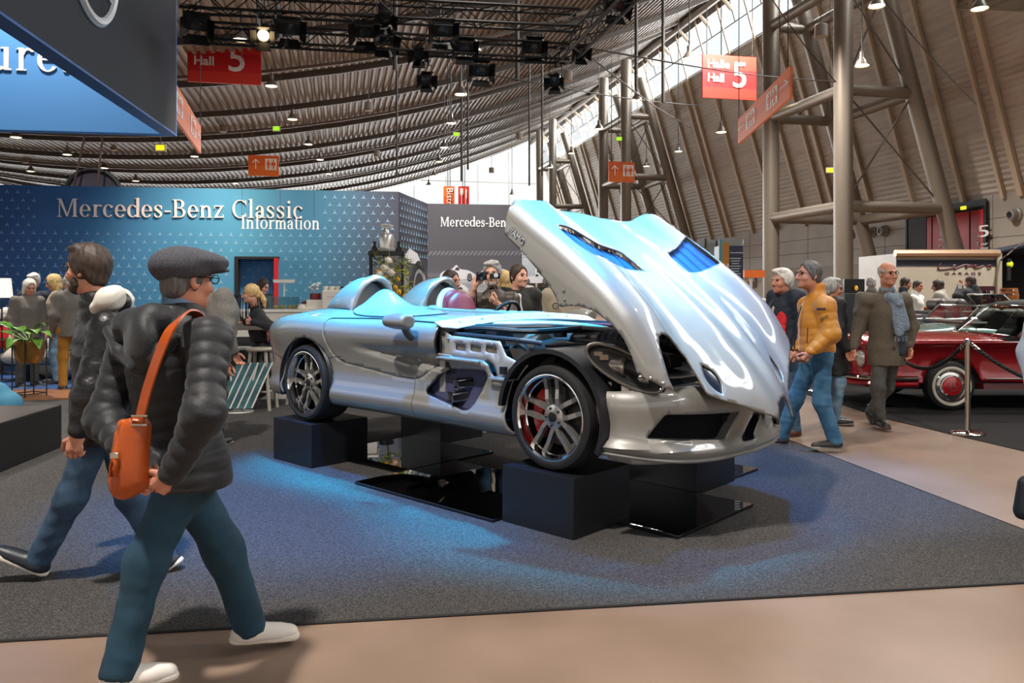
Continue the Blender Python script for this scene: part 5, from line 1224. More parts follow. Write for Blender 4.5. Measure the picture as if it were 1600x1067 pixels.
MB().lathe([(.022, 0), (.022, .02), (.015, .02), (.013, .005)], 14, mt4).build('tow_eye_cap', BLACKP, ap)
# upper dark cross member and radiator behind the nose
mbx = MB(); mbx.hexa([CW(.35, -.72, .86), CW(.35, .72, .86), CW(.70, .45, .86), CW(.70, -.45, .86)], [CW(.30, -.66, .93), CW(.30, .66, .93), CW(.60, .4, .945), CW(.60, -.4, .945)]); mbx.build('front_panel', M('satin_black', '232326', .35), car, smooth=False)
# headlamps
GL = glass('lamp_glass', 'f2f4f6', .10)
for sg in (1, -1):
    R3 = Matrix((CHd*.80-CNv*.52*sg-Vector((0, 0, .28)), CNv*sg, Vector((0, 0, 1)))).transposed()
    c = CW(.455, .790*sg, 1.025); ax_ = (CW(.66, .70*sg, .905)-CW(.25, .88*sg, 1.135)).normalized(); n3 = (CNv*sg*.85+Vector((0, 0, .30))+CHd*.45).normalized(); n3 = (n3-ax_*n3.dot(ax_)).normalized(); o3 = ax_.cross(n3)
    Rl = [list(ax_), list(n3), list(o3)]
    hl = blob('headlamp', M('lamp_housing', '1c1b1a', .35), car, [ell(c-n3*.03, (.27, .05, .098), Rl), dict(ell(c+n3*.035, (.245, .062, .080), Rl), sub=True)], .009)
    MB().tube([c+n3*.012+ax_*.252*math.cos(a)+o3*.088*math.sin(a) for a in [2*pi*i/32 for i in range(32)]], .012, 8, closed=True).build('lamp_rim', M('rim_dark_chrome', '6f6a63', .25, .7), hl)
    for k, (t, r_) in enumerate(((-.02, .054), (.135, .036))):
        p = c+ax_*t-n3*.045-o3*.005*sg; f4 = Matrix.Translation(p) @ Matrix((ax_.cross(CHd).normalized(), CHd.cross(ax_.cross(CHd)).normalized(), CHd)).transposed().to_4x4()
        MB().lathe([(r_*1.15, -.06), (r_*1.2, .03), (r_, .045), (r_*.9, .03), (r_*.55, .02), (.0001, .028)], 18, f4, caps=False).build('projector_lamp', M('projector_chrome', '9a9285', .2, .8), hl)
    for t in (-.14, -.18): MB().box(c+ax_*t-n3*.02, (.05, .03, .03)).build('lamp_bracket', M('bracket_tan', '8d7a66', .5, .3), hl)
    mk('lamp_lens', *(lambda: (lambda pts: (pts, [tuple(range(len(pts)))]))([c+n3*.022+ax_*.245*math.cos(a)+o3*.082*math.sin(a) for a in [2*pi*i/30 for i in range(30)]]))(), GL, hl, False)
# wheel arch liners
for sg in (1, -1):
    v = []; f = []; n_ = 22; rr_ = [(.99, .935), (.985, .60)]
    for i in range(n_+1):
        a = math.radians(-25+200*i/n_)
        for (v0, r0) in ((.955, .425), (.955, .395), (.55, .395), (.55, .43)): v.append(CW(r0*math.cos(a), v0*sg, .70+r0*math.sin(a)))
    for i in range(n_):
        for k in range(4): f.append((4*i+k, 4*i+(k+1) % 4, 4*i+4+(k+1) % 4, 4*i+4+k))
    mk('arch_liner', v, f, M('liner_black', '1d1e22', .38), car, True, 40)
    v = []; f = []
    for i in range(n_+1):
        a = math.radians(-20+220*i/n_)
        for v0 in (.945, .50): v.append(CW(-2.735+.392*math.cos(a), v0*sg, .70+.392*math.sin(a)))
    for i in range(n_): f.append((2*i, 2*i+1, 2*i+3, 2*i+2))
    solid(mk('arch_liner', v, f, BLACKP, car, True, 40), .008)
for x_, z_ in ((.34, .915), (.47, .905)): MB().box(CW(x_, .80, z_), (.05, .04, .045)).build('wing_bracket', M('bracket_steel', 'b9b3aa', .4, .5), car, bevel=.004)
# wheels -----------------------------------------------------------
def wheel(u, sg, wd, steer=0):
    c = CW(u, (.945-wd/2)*sg, .70); ax_ = CNv*sg; x_ = CHd; z_ = Vector((0, 0, 1))
    M4 = Matrix.Translation(c) @ Matrix((x_, z_, ax_)).transposed().to_4x4()
    h = wd/2
    ty = MB().lathe([(.262, -h*.95), (.285, -h*1.02), (.312, -h*.98), (.327, -h*.75), (.330, -h*.3), (.330, h*.3), (.327, h*.72), (.314, h*.95), (.290, h*1.02), (.268, h*.98), (.258, h*.90)], 48, M4, caps=False)
    o = ty.build('wheel', RUB, car)
    g = MB()
    for gz_ in (-h*.5, -h*.17, h*.17, h*.5): g.lathe([(.3285, gz_-.006), (.3312, gz_-.005), (.3312, gz_+.005), (.3285, gz_+.006)], 48, M4, caps=False)
    g.build('tread_groove', M('groove_black', '060606', .9), o)
    MB().lathe([(.262, h*.97), (.268, h*.99), (.262, h*1.0), (.250, h*.93), (.243, h*.55), (.236, h*.50), (.235, -h*.9), (.262, -h*.95)], 48, M4, caps=False).build('rim', CHR, o)
    sp = MB()
    for k in range(5):
        a0 = 2*pi*k/5+pi/2+.1
        for d_ in (-1, 1):
            pts = []
            for r_, off, hz_ in ((.055, .030, h*.62), (.11, .040, h*.66), (.17, .043, h*.60), (.243, .048, h*.66)):
                pts.append((r_, off*d_, hz_))
            for (r0, o0, z0), (r1, o1, z1) in zip(pts, pts[1:]):
                q = []
                for r_, o_, zz in ((r0, o0, z0), (r1, o1, z1)):
                    for dx, dz in ((-.019, -.03), (.019, -.03), (.014, 0), (-.014, 0)):
                        q.append(M4 @ Vector((r_*math.cos(a0)-(o_+dx)*math.sin(a0), r_*math.sin(a0)+(o_+dx)*math.cos(a0), zz+dz)))
                b = len(sp.v); sp.v += [tuple(t) for t in q]
                sp.f += [(b, b+1, b+5, b+4), (b+1, b+2, b+6, b+5), (b+2, b+3, b+7, b+6), (b+3, b, b+4, b+7), (b+3, b+2, b+1, b), (b+4, b+5, b+6, b+7)]
    sp.lathe([(.0001, h*.70), (.035, h*.70), (.075, h*.62), (.08, h*.4), (.0001, h*.4)], 24, M4, caps=False)
    sp.build('spokes', ALU, o, sharp=40).name = 'spoke_star'
    MB().lathe([(.030, h*.69), (.030, h*.76), (.0001, h*.78)], 18, M4, caps=False).build('centre_cap', BLACKP, o)
    for k in range(5):
        a = 2*pi*k/5+.7; MB().ell(M4 @ Vector((.055*math.cos(a), .055*math.sin(a), h*.68)), (.009, .009, .009), 8, 6).build('wheel_bolt', BLACKP, o)
    MB().lathe([(.185, -h*.05), (.185, h*.1), (.07, h*.12), (.07, -h*.05)], 32, M4, caps=False).build('brake_disc', M('disc_steel', '4f4c4a', .35, .7), o)
    cl = MB(); A = [math.radians(k) for k in range(128, 238, 10)] if sg > 0 else [math.radians(k) for k in range(-58, 52, 10)]
    prv = None; vv = []; ff = []
    for a in A:
        for r_, zz in ((.205, h*.30), (.13, h*.30), (.13, -h*.1), (.205, -h*.1)): vv.append(M4 @ Vector((r_*math.cos(a), r_*math.sin(a), zz)))
    for i in range(len(A)-1):
        for k in range(4): ff.append((4*i+k, 4*i+(k+1) % 4, 4*i+4+(k+1) % 4, 4*i+4+k))
    ff += [(0, 1, 2, 3), tuple(len(vv)-4+k for k in range(4))[::-1]]
    if u > -1: mk('brake_caliper', vv, ff, CALP, o, True, 40)
    return o
wheel(0, 1, .26); wheel(0, -1, .26); wheel(-2.735, 1, .30); wheel(-2.735, -1, .30)
# underbody, engine bay ------------------------------------------
UND = M('underbody_dark', '1a1a1c', .6)
MB().hexa([CW(-3.55, -.78, .60), CW(.70, -.70, .50), CW(.70, .70, .50), CW(-3.55, .78, .60)], [CW(-3.45, -.80, .85), CW(-2.3, -.86, .70), CW(-2.3, .86, .70), CW(-3.45, .80, .85)]).build('underbody', UND, car, smooth=False)
MB().hexa([CW(-2.3, -.88, .54), CW(-.45, -.88, .54), CW(-.45, .88, .54), CW(-2.3, .88, .54)], [CW(-2.3, -.86, .62), CW(-.45, -.86, .62), CW(-.45, .86, .62), CW(-2.3, .86, .62)]).build('floor_pan', UND, car, smooth=False)
for sg in (1, -1):
    MB().tube([CW(-2.735, .60*sg, .68), CW(-2.735, .1*sg, .70)], .03, 8).build('drive_shaft', BOLT, car)
    MB().tube([CW(-.2, .2*sg, .56), CW(0, .62*sg, .62)], .022, 8).build('wishbone', ALU, car); MB().tube([CW(-2.4, .3*sg, .57), CW(-2.7, .68*sg, .62)], .022, 8).build('wishbone', ALU, car)
MB().hexa([CW(-1.06, -.80, .62), CW(.45, -.72, .62), CW(.45, .72, .62), CW(-1.06, .80, .62)], [CW(-1.06, -.84, 1.06), CW(.30, -.62, .93), CW(.30, .62, .93), CW(-1.06, .84, 1.06)]).build('engine_bay_tray', M('bay_black', '121317', .5), car, smooth=False)
MB().hexa([CW(-1.12, -.88, .62), CW(-1.06, -.88, .62), CW(-1.06, .84, .62), CW(-1.12, .84, .62)], [CW(-1.12, -.86, 1.235), CW(-1.06, -.86, 1.235), CW(-1.06, .84, 1.235), CW(-1.12, .84, 1.235)]).build('firewall', SILV_IN, car, smooth=False)
RC = Matrix((CHd, CNv, Vector((0, 0, 1)))).transposed()
ENG = M('engine_dark', '24262c', .35, .2); ENGB = M('engine_cover', '34363d', .3, .2); FOIL = M('heat_foil', 'b8b4aa', .3, .7, bump=(120, .6)); HOSE = M('hose_black', '101114', .45); MAG = M('magenta_strut', '8c1440', .35)
blob('engine_cover', ENGB, car, [cap(CW(-.75, -.12, 1.13), CW(-.1, -.08, 1.11), .16, .14, k=.04, flat=((0, 0, 1), 2.2)), cap(CW(-.75, .12, 1.12), CW(-.15, .16, 1.10), .14, .13, k=.04, flat=((0, 0, 1), 2.4))], .014)
blob('air_box', ENG, car, [cap(CW(-.50, .42, 1.07), CW(-.28, .52, 1.06), .13, .12, k=.04, flat=((0, 0, 1), 1.4)), cap(CW(-.30, .50, 1.10), CW(-.22, .52, 1.10), .05, .05)], .012)
MB().tube(spl([CW(-.62, .40, 1.10), CW(-.52, .46, 1.11), CW(-.42, .50, 1.10)], 5), .085, 14).build('intake_foil', FOIL, car)
corr = MB(); P = spl([CW(-.12, .24, 1.13), CW(.06, .22, 1.12), CW(.22, .24, 1.08)], 8); corr.tube(P, [.078+.010*(i % 2) for i in range(len(P))], 14); corr.build('intake_bellows', HOSE, car)
blob('intake_duct', ENG, car, [cap(CW(.20, .24, 1.08), CW(.33, .26, 1.0), .085, .10, k=.03), cap(CW(-.30, .26, 1.13), CW(-.12, .24, 1.13), .07, .075)], .012)
corr = MB(); P = spl([CW(-.02, -.26, 1.13), CW(.12, -.24, 1.11), CW(.26, -.26, 1.06)], 8); corr.tube(P, [.075+.010*(i % 2) for i in range(len(P))], 14); corr.build('intake_bellows', HOSE, car)
MB().tube(spl([CW(-.55, .02, 1.225), CW(-.2, -.02, 1.235), CW(.08, -.10, 1.18)], 5), .022, 8, flat=.7).build('strut_cover', MAG, car)
for i, (pts, r_, m_) in enumerate([
 ([(-1.05, .72, 1.20), (-.8, .70, 1.215), (-.5, .55, 1.20), (-.2, .35, 1.225)], .020, HOSE), ([(-1.05, .62, 1.215), (-.75, .55, 1.22), (-.45, .35, 1.225), (0, .2, 1.2)], .026, HOSE),
 ([(-1.05, .45, 1.22), (-.8, .30, 1.235), (-.5, .15, 1.23), (-.2, .05, 1.2)], .028, FOIL), ([(-1.05, .80, 1.175), (-.7, .80, 1.165), (-.45, .74, 1.15), (-.3, .66, 1.13)], .016, ENGB),
 ([(-.95, .74, 1.11), (-.75, .66, 1.10), (-.6, .70, 1.06), (-.45, .62, 1.08)], .018, HOSE), ([(-.55, .72, 1.06), (-.42, .74, 1.12), (-.32, .70, 1.02)], .015, HOSE),
 ([(-.9, -.2, 1.225), (-.6, -.35, 1.22), (-.2, -.4, 1.18)], .024, HOSE), ([(-1.0, .3, 1.235), (-.7, .05, 1.25), (-.4, -.25, 1.23)], .022, ENGB),
 ([(-.1, .55, 1.08), (.08, .50, 1.10), (.2, .46, 1.05)], .022, HOSE), ([(.0, .62, 1.09), (.12, .60, 1.06), (.25, .5, .98)], .018, HOSE), ([(-.3, .62, 1.12), (-.1, .58, 1.13), (.05, .40, 1.10)], .014, ENGB),
 ([(-.85, .5, 1.19), (-.6, .42, 1.19), (-.35, .25, 1.2)], .018, ENGB), ([(-1.0, -.5, 1.22), (-.5, -.6, 1.2), (-.1, -.5, 1.12)], .024, HOSE)]):
    MB().tube(spl([CW(*p) for p in pts], 7), r_, 8).build('hose', m_, car)
for i, (u_, v_, z_, sx_, sy_, sz_) in enumerate([(-.82, .62, 1.10, .22, .10, .10), (-.62, .60, 1.05, .12, .12, .10), (-.15, .62, 1.05, .10, .08, .10), (.05, .45, 1.02, .14, .12, .12), (-.95, .40, 1.15, .12, .2, .08), (.18, .05, 1.0, .16, .5, .10), (-.7, -.55, 1.1, .3, .2, .12)]):
    MB().box(CW(u_, v_, z_), (sx_, sy_, sz_), RC).build('engine_box', ENG if i % 2 else ENGB, car, smooth=False, bevel=.012)
MB().lathe([(.05, 0), (.055, .05), (.05, .06), (.0001, .062)], 16, Matrix.Translation(CW(-.36, .40, 1.16))).build('filler_cap', HOSE, car)
for a in ((-.88, .80, 1.165), (-.80, .80, 1.165)): MB().box(CW(*a), (.05, .03, .035), RC).build('catch_lever', BLACKP, car, bevel=.004)
MB().hexa([CW(-1.05, .80, 1.155), CW(-.45, .70, 1.14), CW(-.45, .64, 1.14), CW(-1.05, .70, 1.155)], [CW(-1.05, .80, 1.17), CW(-.45, .70, 1.152), CW(-.45, .64, 1.152), CW(-1.05, .70, 1.17)]).build('bay_rail', ENG, car, smooth=False)
MB().hexa([CW(-.45, .75, .98), CW(-.18, .72, .98), CW(-.18, .70, .98), CW(-.45, .73, .98)], [CW(-.52, .75, 1.10), CW(-.12, .72, 1.05), CW(-.12, .70, 1.05), CW(-.52, .73, 1.10)]).build('shield_brown', M('shield_brown', '3b332c', .6), car, smooth=False)
# rear: lamp and tail panel bits near the left edge
q = [float(k) for k in flank_pt(np.array([3.80]), np.array([1.06]))]; 
tl_ = hz('tail_lamp', lambda s, z: (lambda q: (q[0], q[1], q[2]))(flank_pt(s, z)), [(3.86, 1.02), (4.1, 1.03), (4.12, 1.10), (3.92, 1.12)], [], .03, M('tail_red', '5a0a0c', .15, 0, .8)); orient(tl_, CNv-CHd); solid(tl_, .02, 1.0)
# black cubes and mirrors -----------------------------------------
CUBE = M('cube_black', '101217', .42, noise=(300, '1b1e26', .4, .7)); MIRR = M('floor_mirror', 'b9bcc2', .015, 1.0); MBASE = M('mirror_base', '16171a', .3)
for i, (u0, u1, v0, v1, lb) in enumerate(((-.34, .24, .42, 1.0, 'black cube carrying the near front wheel with the red caliper'), (-3.13, -2.53, .43, 1.0, 'black cube carrying the near rear wheel at the left'), (-.34, .24, -1.0, -.42, 'black cube under the far front wheel behind the apron'), (-3.13, -2.53, -1.0, -.43, 'black cube under the far rear wheel, seen behind the sill'))):
    o = MB().hexa([CW(u0, v0, .008), CW(u1, v0, .008), CW(u1, v1, .008), CW(u0, v1, .008)], [CW(u0, v0, .37), CW(u1, v0, .37), CW(u1, v1, .37), CW(u0, v1, .37)]).build('display_cube', CUBE, smooth=False, loc=tuple(CW((u0+u1)/2, (v0+v1)/2, 0)), bevel=.002)
    tag(o, lb, 'plinth', 'black cubes under the car')
def mirror(lb, u0, u1, v0, v1):
    pts = [CW(u0, v0, .03), CW(u1, v0, .03), CW(u1, v1, .03), CW(u0, v1, .03)]; c = CW((u0+u1)/2, (v0+v1)/2, 0); lo_ = Vector((0, 0, .022))
    r = thing('floor_mirror', lb, 'mirror', tuple(c), 'mirrors under the car')
    MB().hexa([p-lo_ for p in pts], [p-Vector((0, 0, .004)) for p in pts]).build('base', MBASE, r, smooth=False)
    MB().hexa([p-Vector((0, 0, .004)) for p in pts], pts).build('mirror_plate', MIRR, r, smooth=False)
mirror('floor mirror in front of the sill reaching towards the viewer', -1.83, -.36, .03, 1.07)
mirror('floor mirror beside the near rear cube reflecting yellow flowers', -2.99, -1.85, -.46, .52)
mirror('floor mirror right of the front cube reflecting the apron', -.33, .68, -.41, .56)
mirror('small floor mirror sticking out behind the far front cube', -.3, .21, -1.46, -1.06)
# ------------------------------------------------------------------ the stand: walls, banner, furniture
def PL(x, y, P0, n):
    d = Vector(((x-800)/F, 1, -(y-HZ)/F)); o = Vector((0, 0, CH)); return o+d*((Vector(P0)-o).dot(Vector(n))/d.dot(Vector(n)))
UPZ = Vector((0, 0, 1)); NCAM = Vector((.139, -.99, 0))       # E1 x up: faces the viewer
LET = M('letter_pale', 'e6d6d0', .5); LETW = M('letter_white', 'f1eeea', .45)
def gradient_mat(name, stops, lo, hi, axis, rough=.7):
    m = M(name, '808080', rough); n = m.node_tree; b = n.nodes['Principled BSDF']; t = n.nodes.new('ShaderNodeTexCoord'); s = n.nodes.new('ShaderNodeVectorMath'); s.operation = 'DOT_PRODUCT'; s.inputs[1].default_value = axis
    mr = n.nodes.new('ShaderNodeMapRange'); mr.inputs[1].default_value = lo; mr.inputs[2].default_value = hi; r = n.nodes.new('ShaderNodeValToRGB')
    n.links.new(t.outputs['Object'], s.inputs[0]); n.links.new(s.outputs['Value'], mr.inputs[0]); n.links.new(mr.outputs[0], r.inputs[0]); n.links.new(r.outputs[0], b.inputs['Base Color'])
    el = r.color_ramp.elements
    while len(el) < len(stops): el.new(.5)
    for e, (p, c) in zip(el, stops): e.position = p; e.color = lin(c)
    return m
QW = Vector((-2.25, 15.6, 0)); WTOP = 3.46
BLUEW = gradient_mat('wall_print_blue', [(0, '10151f'), (.22, '142440'), (.36, '1f4d84'), (.55, '34729f'), (.72, '3f86ab'), (.86, '3a6f88'), (.95, '3c4a5c'), (1, '3b3945')], -11.3, 0, tuple(E1))
def on_wall(x, y, off=.0): return PL(x, y, QW+NCAM*off, E2)
bw = thing('partition_wall', 'long blue stand wall printed with small star pattern and classic lettering', 'partition wall', tuple(QW-E1*4)); bw['kind'] = 'structure'
def wall_box(name, a, b, z0, z1, th, mat, par, side=None):
    a, b = Vector(a), Vector(b); n = (side or E2)*th
    return MB().hexa([a+UPZ*z0, b+UPZ*z0, b+n+UPZ*z0, a+n+UPZ*z0], [a+UPZ*z1, b+UPZ*z1, b+n+UPZ*z1, a+n+UPZ*z1]).build(name, mat, par, smooth=False)
dx0, dx1 = on_wall(370, 403), on_wall(435, 403); dz = dx0.z; dx0.z = dx1.z = 0
f0 = Vector((0, 0, 0))
for a, b, z0, z1 in ((QW-E1*12, dx0, 0, WTOP), (dx1, QW, 0, WTOP), (dx0, dx1, dz, WTOP)):
    v = []; o = wall_box('wall_panel', a, b, z0, z1, .2, BLUEW, None); o.parent = bw; o.matrix_parent_inverse = Matrix.Translation(-Vector(bw.location)); ORG[o] = Vector((0, 0, 0))
wall_box('doorway_panel', dx0+E2*.4-E1*.3, dx1+E2*.4+E1*.3, 0, WTOP-.3, .1, M('doorway_blue', '4a86bb', .7), bw)
wall_box('door_jamb', dx0-E1*.04+NCAM*.02, dx0+E1*.03+NCAM*.02, 0, dz, .2, BLK, bw); wall_box('door_head', dx0-E1*.04+NCAM*.02, dx1+E1*.02+NCAM*.02, dz-.02, dz+.03, .2, BLK, bw)
wall_box('door_leaf_edge', dx1-E1*.08+NCAM*.03, dx1+NCAM*.03, .9, dz, .2, M('door_red', 'c0121a', .3), bw); wall_box('door_leaf_edge', dx1-E1*.09+NCAM*.03, dx1+NCAM*.03, 0, .9, .2, BLK, bw)
STARM = M('star_print', '86a9c4', .6)
def star_poly(r): return [(R0*math.cos(a), R0*math.sin(a)) for k in range(6) for R0, a in (((r if k % 2 == 0 else r*.17), pi/2+k*pi/3),)]
st_ = MB(); zs_ = np.arange(.9, WTOP-.06, .152)
for j, z in enumerate(zs_):
    for i in range(62):
        t = .12+.186*i+(.093 if j % 2 else 0); p = QW-E1*t+UPZ*float(z)+NCAM*.004
        px_ = 800+F*p.x/p.y; py_ = HZ-F*(z-CH)/p.y
        if 60 < px_ < 512 and py_ < 362-(px_-60)*.0: 
            if not (px_ > 505): continue
        if dx0.x-.12 < p.x < dx1.x+.12 and z < dz+.1: continue
        fade = 1.0
        if px_ < 60: fade = .65
        if px_ > 450 and py_ > 400: fade = max(0, 1-(py_-400)/60*(.4+.6*(px_-450)/120))
        if py_ < 400 and 60 < px_ < 330: fade = .45+.55*abs((px_-200)/160)
        if fade > .15: st_.prism(star_poly(.062*(.55+.45*fade)), .003, frame(p, E1, UPZ))
st_.build('star_pattern', STARM, bw, smooth=False)
d_ = MB()
for j in range(9):
    for i in range(7):
        p = dx0-E1*.22+E1*(.186*i+(.093 if j % 2 else 0))+E2*.395+UPZ*(1.0+.152*j); d_.prism(star_poly(.05), .003, frame(p, E1, UPZ))
d_.build('star_pattern', STARM, bw, smooth=False)
a, b = on_wall(88, 338.5, .035), on_wall(474, 341, .035); serif('wall_lettering', 'Mercedes-Benz Classic', LET, frame(a, b-a, UPZ), .487, bw, .03, (b-a).length)
# second hanging lettering in front of the wall
a, b = on_wall(376, 357, .55), on_wall(500, 358, .55); b.z = a.z
inf = thing('hanging_lettering', 'white lettering Information hanging on thin wires before the blue wall', 'sign', tuple((a+b)/2)); serif('letters', 'Information', LETW, frame(a, b-a, UPZ), .345, inf, .02, (b-a).length)
for x in (378, 438, 491): 
    p = on_wall(x, 340, .55); MB().tube([p, Vector((p.x, p.y, roof_z(p)))], .004, 4).build('suspension_wire', CABLE, inf)
# returning face and grey mural wall behind the car
QB = Vector((-1.9, 17.7, 0)); QE = QB+E1*2.15
nf = (QB-QW).normalized(); nside = nf.cross(UPZ); 
mw = thing('mural_wall', 'dark grey stand wall with printed racing cars and lettering behind the photographers', 'partition wall', tuple((QB+QE)/2)); mw['kind'] = 'structure'
MUR = gradient_mat('mural_print', [(0, '15161a'), (.28, '26272c'), (.385, '3a3b40'), (.39, '8d8d92'), (.47, '77777d'), (.50, '9fa0a5'), (.515, '34353a'), (.53, '55565c'), (.56, '403f46'), (1, '37353c')], 0, 3.46, (0, 0, 1))
o = wall_box('mural_panel', QB, QE, 0, WTOP, .2, MUR, None); o.parent = mw; o.matrix_parent_inverse = Matrix.Translation(-Vector(mw.location))
NS = Vector((nf.y, -nf.x, 0)); SIDEM = gradient_mat('side_print', [(0, '0d0f13'), (.50, '1d222b'), (.53, '3c4148'), (.66, '20242c'), (1, '2b2f3d')], 0, 3.46, (0, 0, 1))
o = wall_box('side_panel', QW, QB, 0, WTOP, -.2, SIDEM, None, NS); o.parent = mw; o.matrix_parent_inverse = Matrix.Translation(-Vector(mw.location))
d_ = MB()
for j in range(12):
    for i in range(11):
        p = QW+nf*(.14+.186*i+(.093 if j % 2 else 0))+NS*.004+UPZ*(WTOP-.15-.152*j)
        if p.z > 1.9+.35*i/11: d_.prism(star_poly(.055), .003, frame(p, nf, UPZ))
d_.build('star_pattern', STARM, mw, smooth=False)
# printed racing cars on the mural (flat print, one shape per car)
def on_mural(x, y, off=.006): return PL(x, y, QB+NCAM*off, E2)
PRL = M('print_light', 'b4b4b8', .6); PRD = M('print_dark', '1d1d21', .6); PRM = M('print_mid', '77777d', .6)
def print_car(x, y, w, flip=1, big=1.0):
    o = on_mural(x, y); k = w/F*o.y; fr_ = frame(o, E1*flip, UPZ)
    if flip < 0: fr_ = frame(o, E1, UPZ) @ Matrix.Diagonal((-1, 1, 1, 1))
    for poly, m_, dz_ in ((spl2([(-.5, -.10), (-.45, .06), (-.2, .14), (-.05, .26), (.05, .15), (.3, .10), (.5, -.02), (.48, -.12), (0, -.16)], 5), PRL, 0), (spl2([(-.10, .12), (-.02, .20), (.04, .12), (0, .10)], 4), PRD, .002)):
        mb = MB(); mb.prism([(a*k, b*k) for a, b in (poly if flip > 0 else poly[::-1])], .001, fr_ @ Matrix.Translation((0, 0, dz_))); mb.build('printed_car', m_, mw, smooth=False)
    for cx, r in ((-.32, .13), (.33, .12)):
        for rr, m_, dz_ in ((r, PRD, .003), (r*.6, PRM, .004), (r*.35, PRD, .005)):
            c = [((cx+rr*.62*math.cos(t))*k, (-.10+rr*math.sin(t))*k) for t in [2*pi*i/18 for i in range(18)]]
            MB().prism(c if flip > 0 else c[::-1], .001, fr_ @ Matrix.Translation((0, 0, dz_))).build('printed_wheel', m_, mw, smooth=False)
for x, y, w, fl in ((716, 428, 54, 1), (772, 425, 46, -1), (838, 436, 40, -1), (700, 450, 60, -1), (740, 470, 60, 1), (822, 450, 34, 1)): print_car(x, y, w, fl)
s0 = MB()
for i in range(24):
    p = on_mural(668+6.4*i, 399); s0.prism([(0, 0), (.05, .0), (.13, .10), (.08, .10)], .001, frame(p, E1, UPZ))
s0.build('printed_ceiling', M('print_grey', '5f5f66', .6), mw, smooth=False)
# big printed wheel on the returning face
def on_side(x, y): return PL(x, y, QW+NS*.006, NS)
c = on_side(655, 452); fr_ = frame(c, nf, UPZ)
for r, m_, dz_ in ((.62, PRD, 0), (.44, PRM, .002), (.36, PRD, .003), (.12, PRL, .004)): MB().prism([(r*math.cos(t), r*math.sin(t)) for t in [2*pi*i/24 for i in range(24)]], .001, fr_ @ Matrix.Translation((0, 0, dz_))).build('printed_wheel', m_, mw, smooth=False)
fe = [on_side(x, y) for x, y in ((632, 400), (640, 388), (652, 396), (664, 425), (667, 445), (660, 430), (648, 412), (638, 410))]
MB().add([tuple(p) for p in fe]+[tuple(p-NS*.003) for p in fe], [tuple(range(8))]).build('printed_fender', PRL, mw, smooth=False)
a, b = on_mural(688, 353.5, .02), on_mural(799, 354.5, .02); serif('wall_lettering', 'Mercedes-Benz', LETW, frame(a, b-a, UPZ), .30, mw, .02, (b-a).length)
a, b = on_mural(868, 359, .02), on_mural(1056, 361, .02); lg2 = thing('standing_lettering', 'white lettering Classic Garage standing free behind the raised bonnet', 'sign', tuple((a+b)/2))
serif('letters', 'Classic Garage', LETW, frame(a, b-a, UPZ), .30, lg2, .03, (b-a).length); MB().tube([QE+UPZ*(a.z-.12), b+E1*.3-UPZ*.12], .05, 6).build('rail', BLK, lg2); MB().tube([b+E1*.3-UPZ*.12, Vector((b.x, b.y, 0))+E1*.3], .05, 6).build('post', BLK, lg2)
# hanging banner corner at the upper left
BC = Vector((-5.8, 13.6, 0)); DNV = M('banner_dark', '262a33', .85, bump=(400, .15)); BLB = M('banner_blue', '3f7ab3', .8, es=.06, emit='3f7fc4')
hb = thing('hanging_banner', 'huge hanging two sided banner, dark outside with ring emblem and blue inside', 'banner', tuple(BC+UPZ*4.2))
nd = Vector((E2.y, -E2.x, 0))
MB().hexa([BC+UPZ*4.2, BC-E2*12+UPZ*4.2, BC-E2*12-nd*.22+UPZ*4.2, BC-nd*.22+UPZ*4.2], [BC+UPZ*7.4, BC-E2*12+UPZ*7.4, BC-E2*12-nd*.22+UPZ*7.4, BC-nd*.22+UPZ*7.4]).build('dark_panel', DNV, hb, smooth=False)
MB().hexa([BC-E1*9+UPZ*4.2, BC-nd*.05+UPZ*4.2, BC-nd*.05+E2*.22+UPZ*4.2, BC-E1*9+E2*.22+UPZ*4.2], [BC-E1*9+UPZ*7.4, BC-nd*.05+UPZ*7.4, BC-nd*.05+E2*.22+UPZ*7.4, BC-E1*9+E2*.22+UPZ*7.4]).build('blue_panel', BLB, hb, smooth=False)
MB().hexa([BC+UPZ*4.17, BC-E2*12+UPZ*4.17, BC-E2*12-nd*.22+UPZ*4.17, BC-nd*.22+UPZ*4.17], [BC+UPZ*4.2, BC-E2*12+UPZ*4.2, BC-E2*12-nd*.22+UPZ*4.2, BC-nd*.22+UPZ*4.2]).build('lower_edge', M('banner_edge', '2c5f9e', .6), hb, smooth=False)
cc = PL(145, 36, BC, nd)+UPZ*.8; rg = []
MB().tube([cc+nd*.02+(E2*math.cos(t)+UPZ*math.sin(t))*.74 for t in [2*pi*i/48 for i in range(48)]], .05, 8, closed=True).build('emblem_ring', M('emblem_pale', 'd9dde2', .4, .2), hb)
MB().tube([cc+nd*.01+(E2*math.cos(t)+UPZ*math.sin(t))*.80 for t in [2*pi*i/48 for i in range(48)]], .018, 6, closed=True).build('emblem_outline', M('emblem_blue', '7f93a8', .5), hb)
MB().prism(star_poly(.72), .02, frame(cc+nd*.03, E2, UPZ)).build('emblem_star', M('emblem_pale', 'd9dde2'), hb, smooth=False)
k_ = sum(serif_glyph(c)[1] for c in 'ture.')*.80; a = PL(114, 113, BC+NCAM*.02, E2)-E1*k_; serif('banner_lettering', 'ture.', LET, frame(a, E1, UPZ), .80, hb, .015)
for p in (BC-nd*.1+UPZ*7.4, BC-E1*5+UPZ*7.4): MB().tube([p, Vector((p.x, p.y, roof_z(p)))], .02, 5).build('suspension_wire', CABLE, hb)
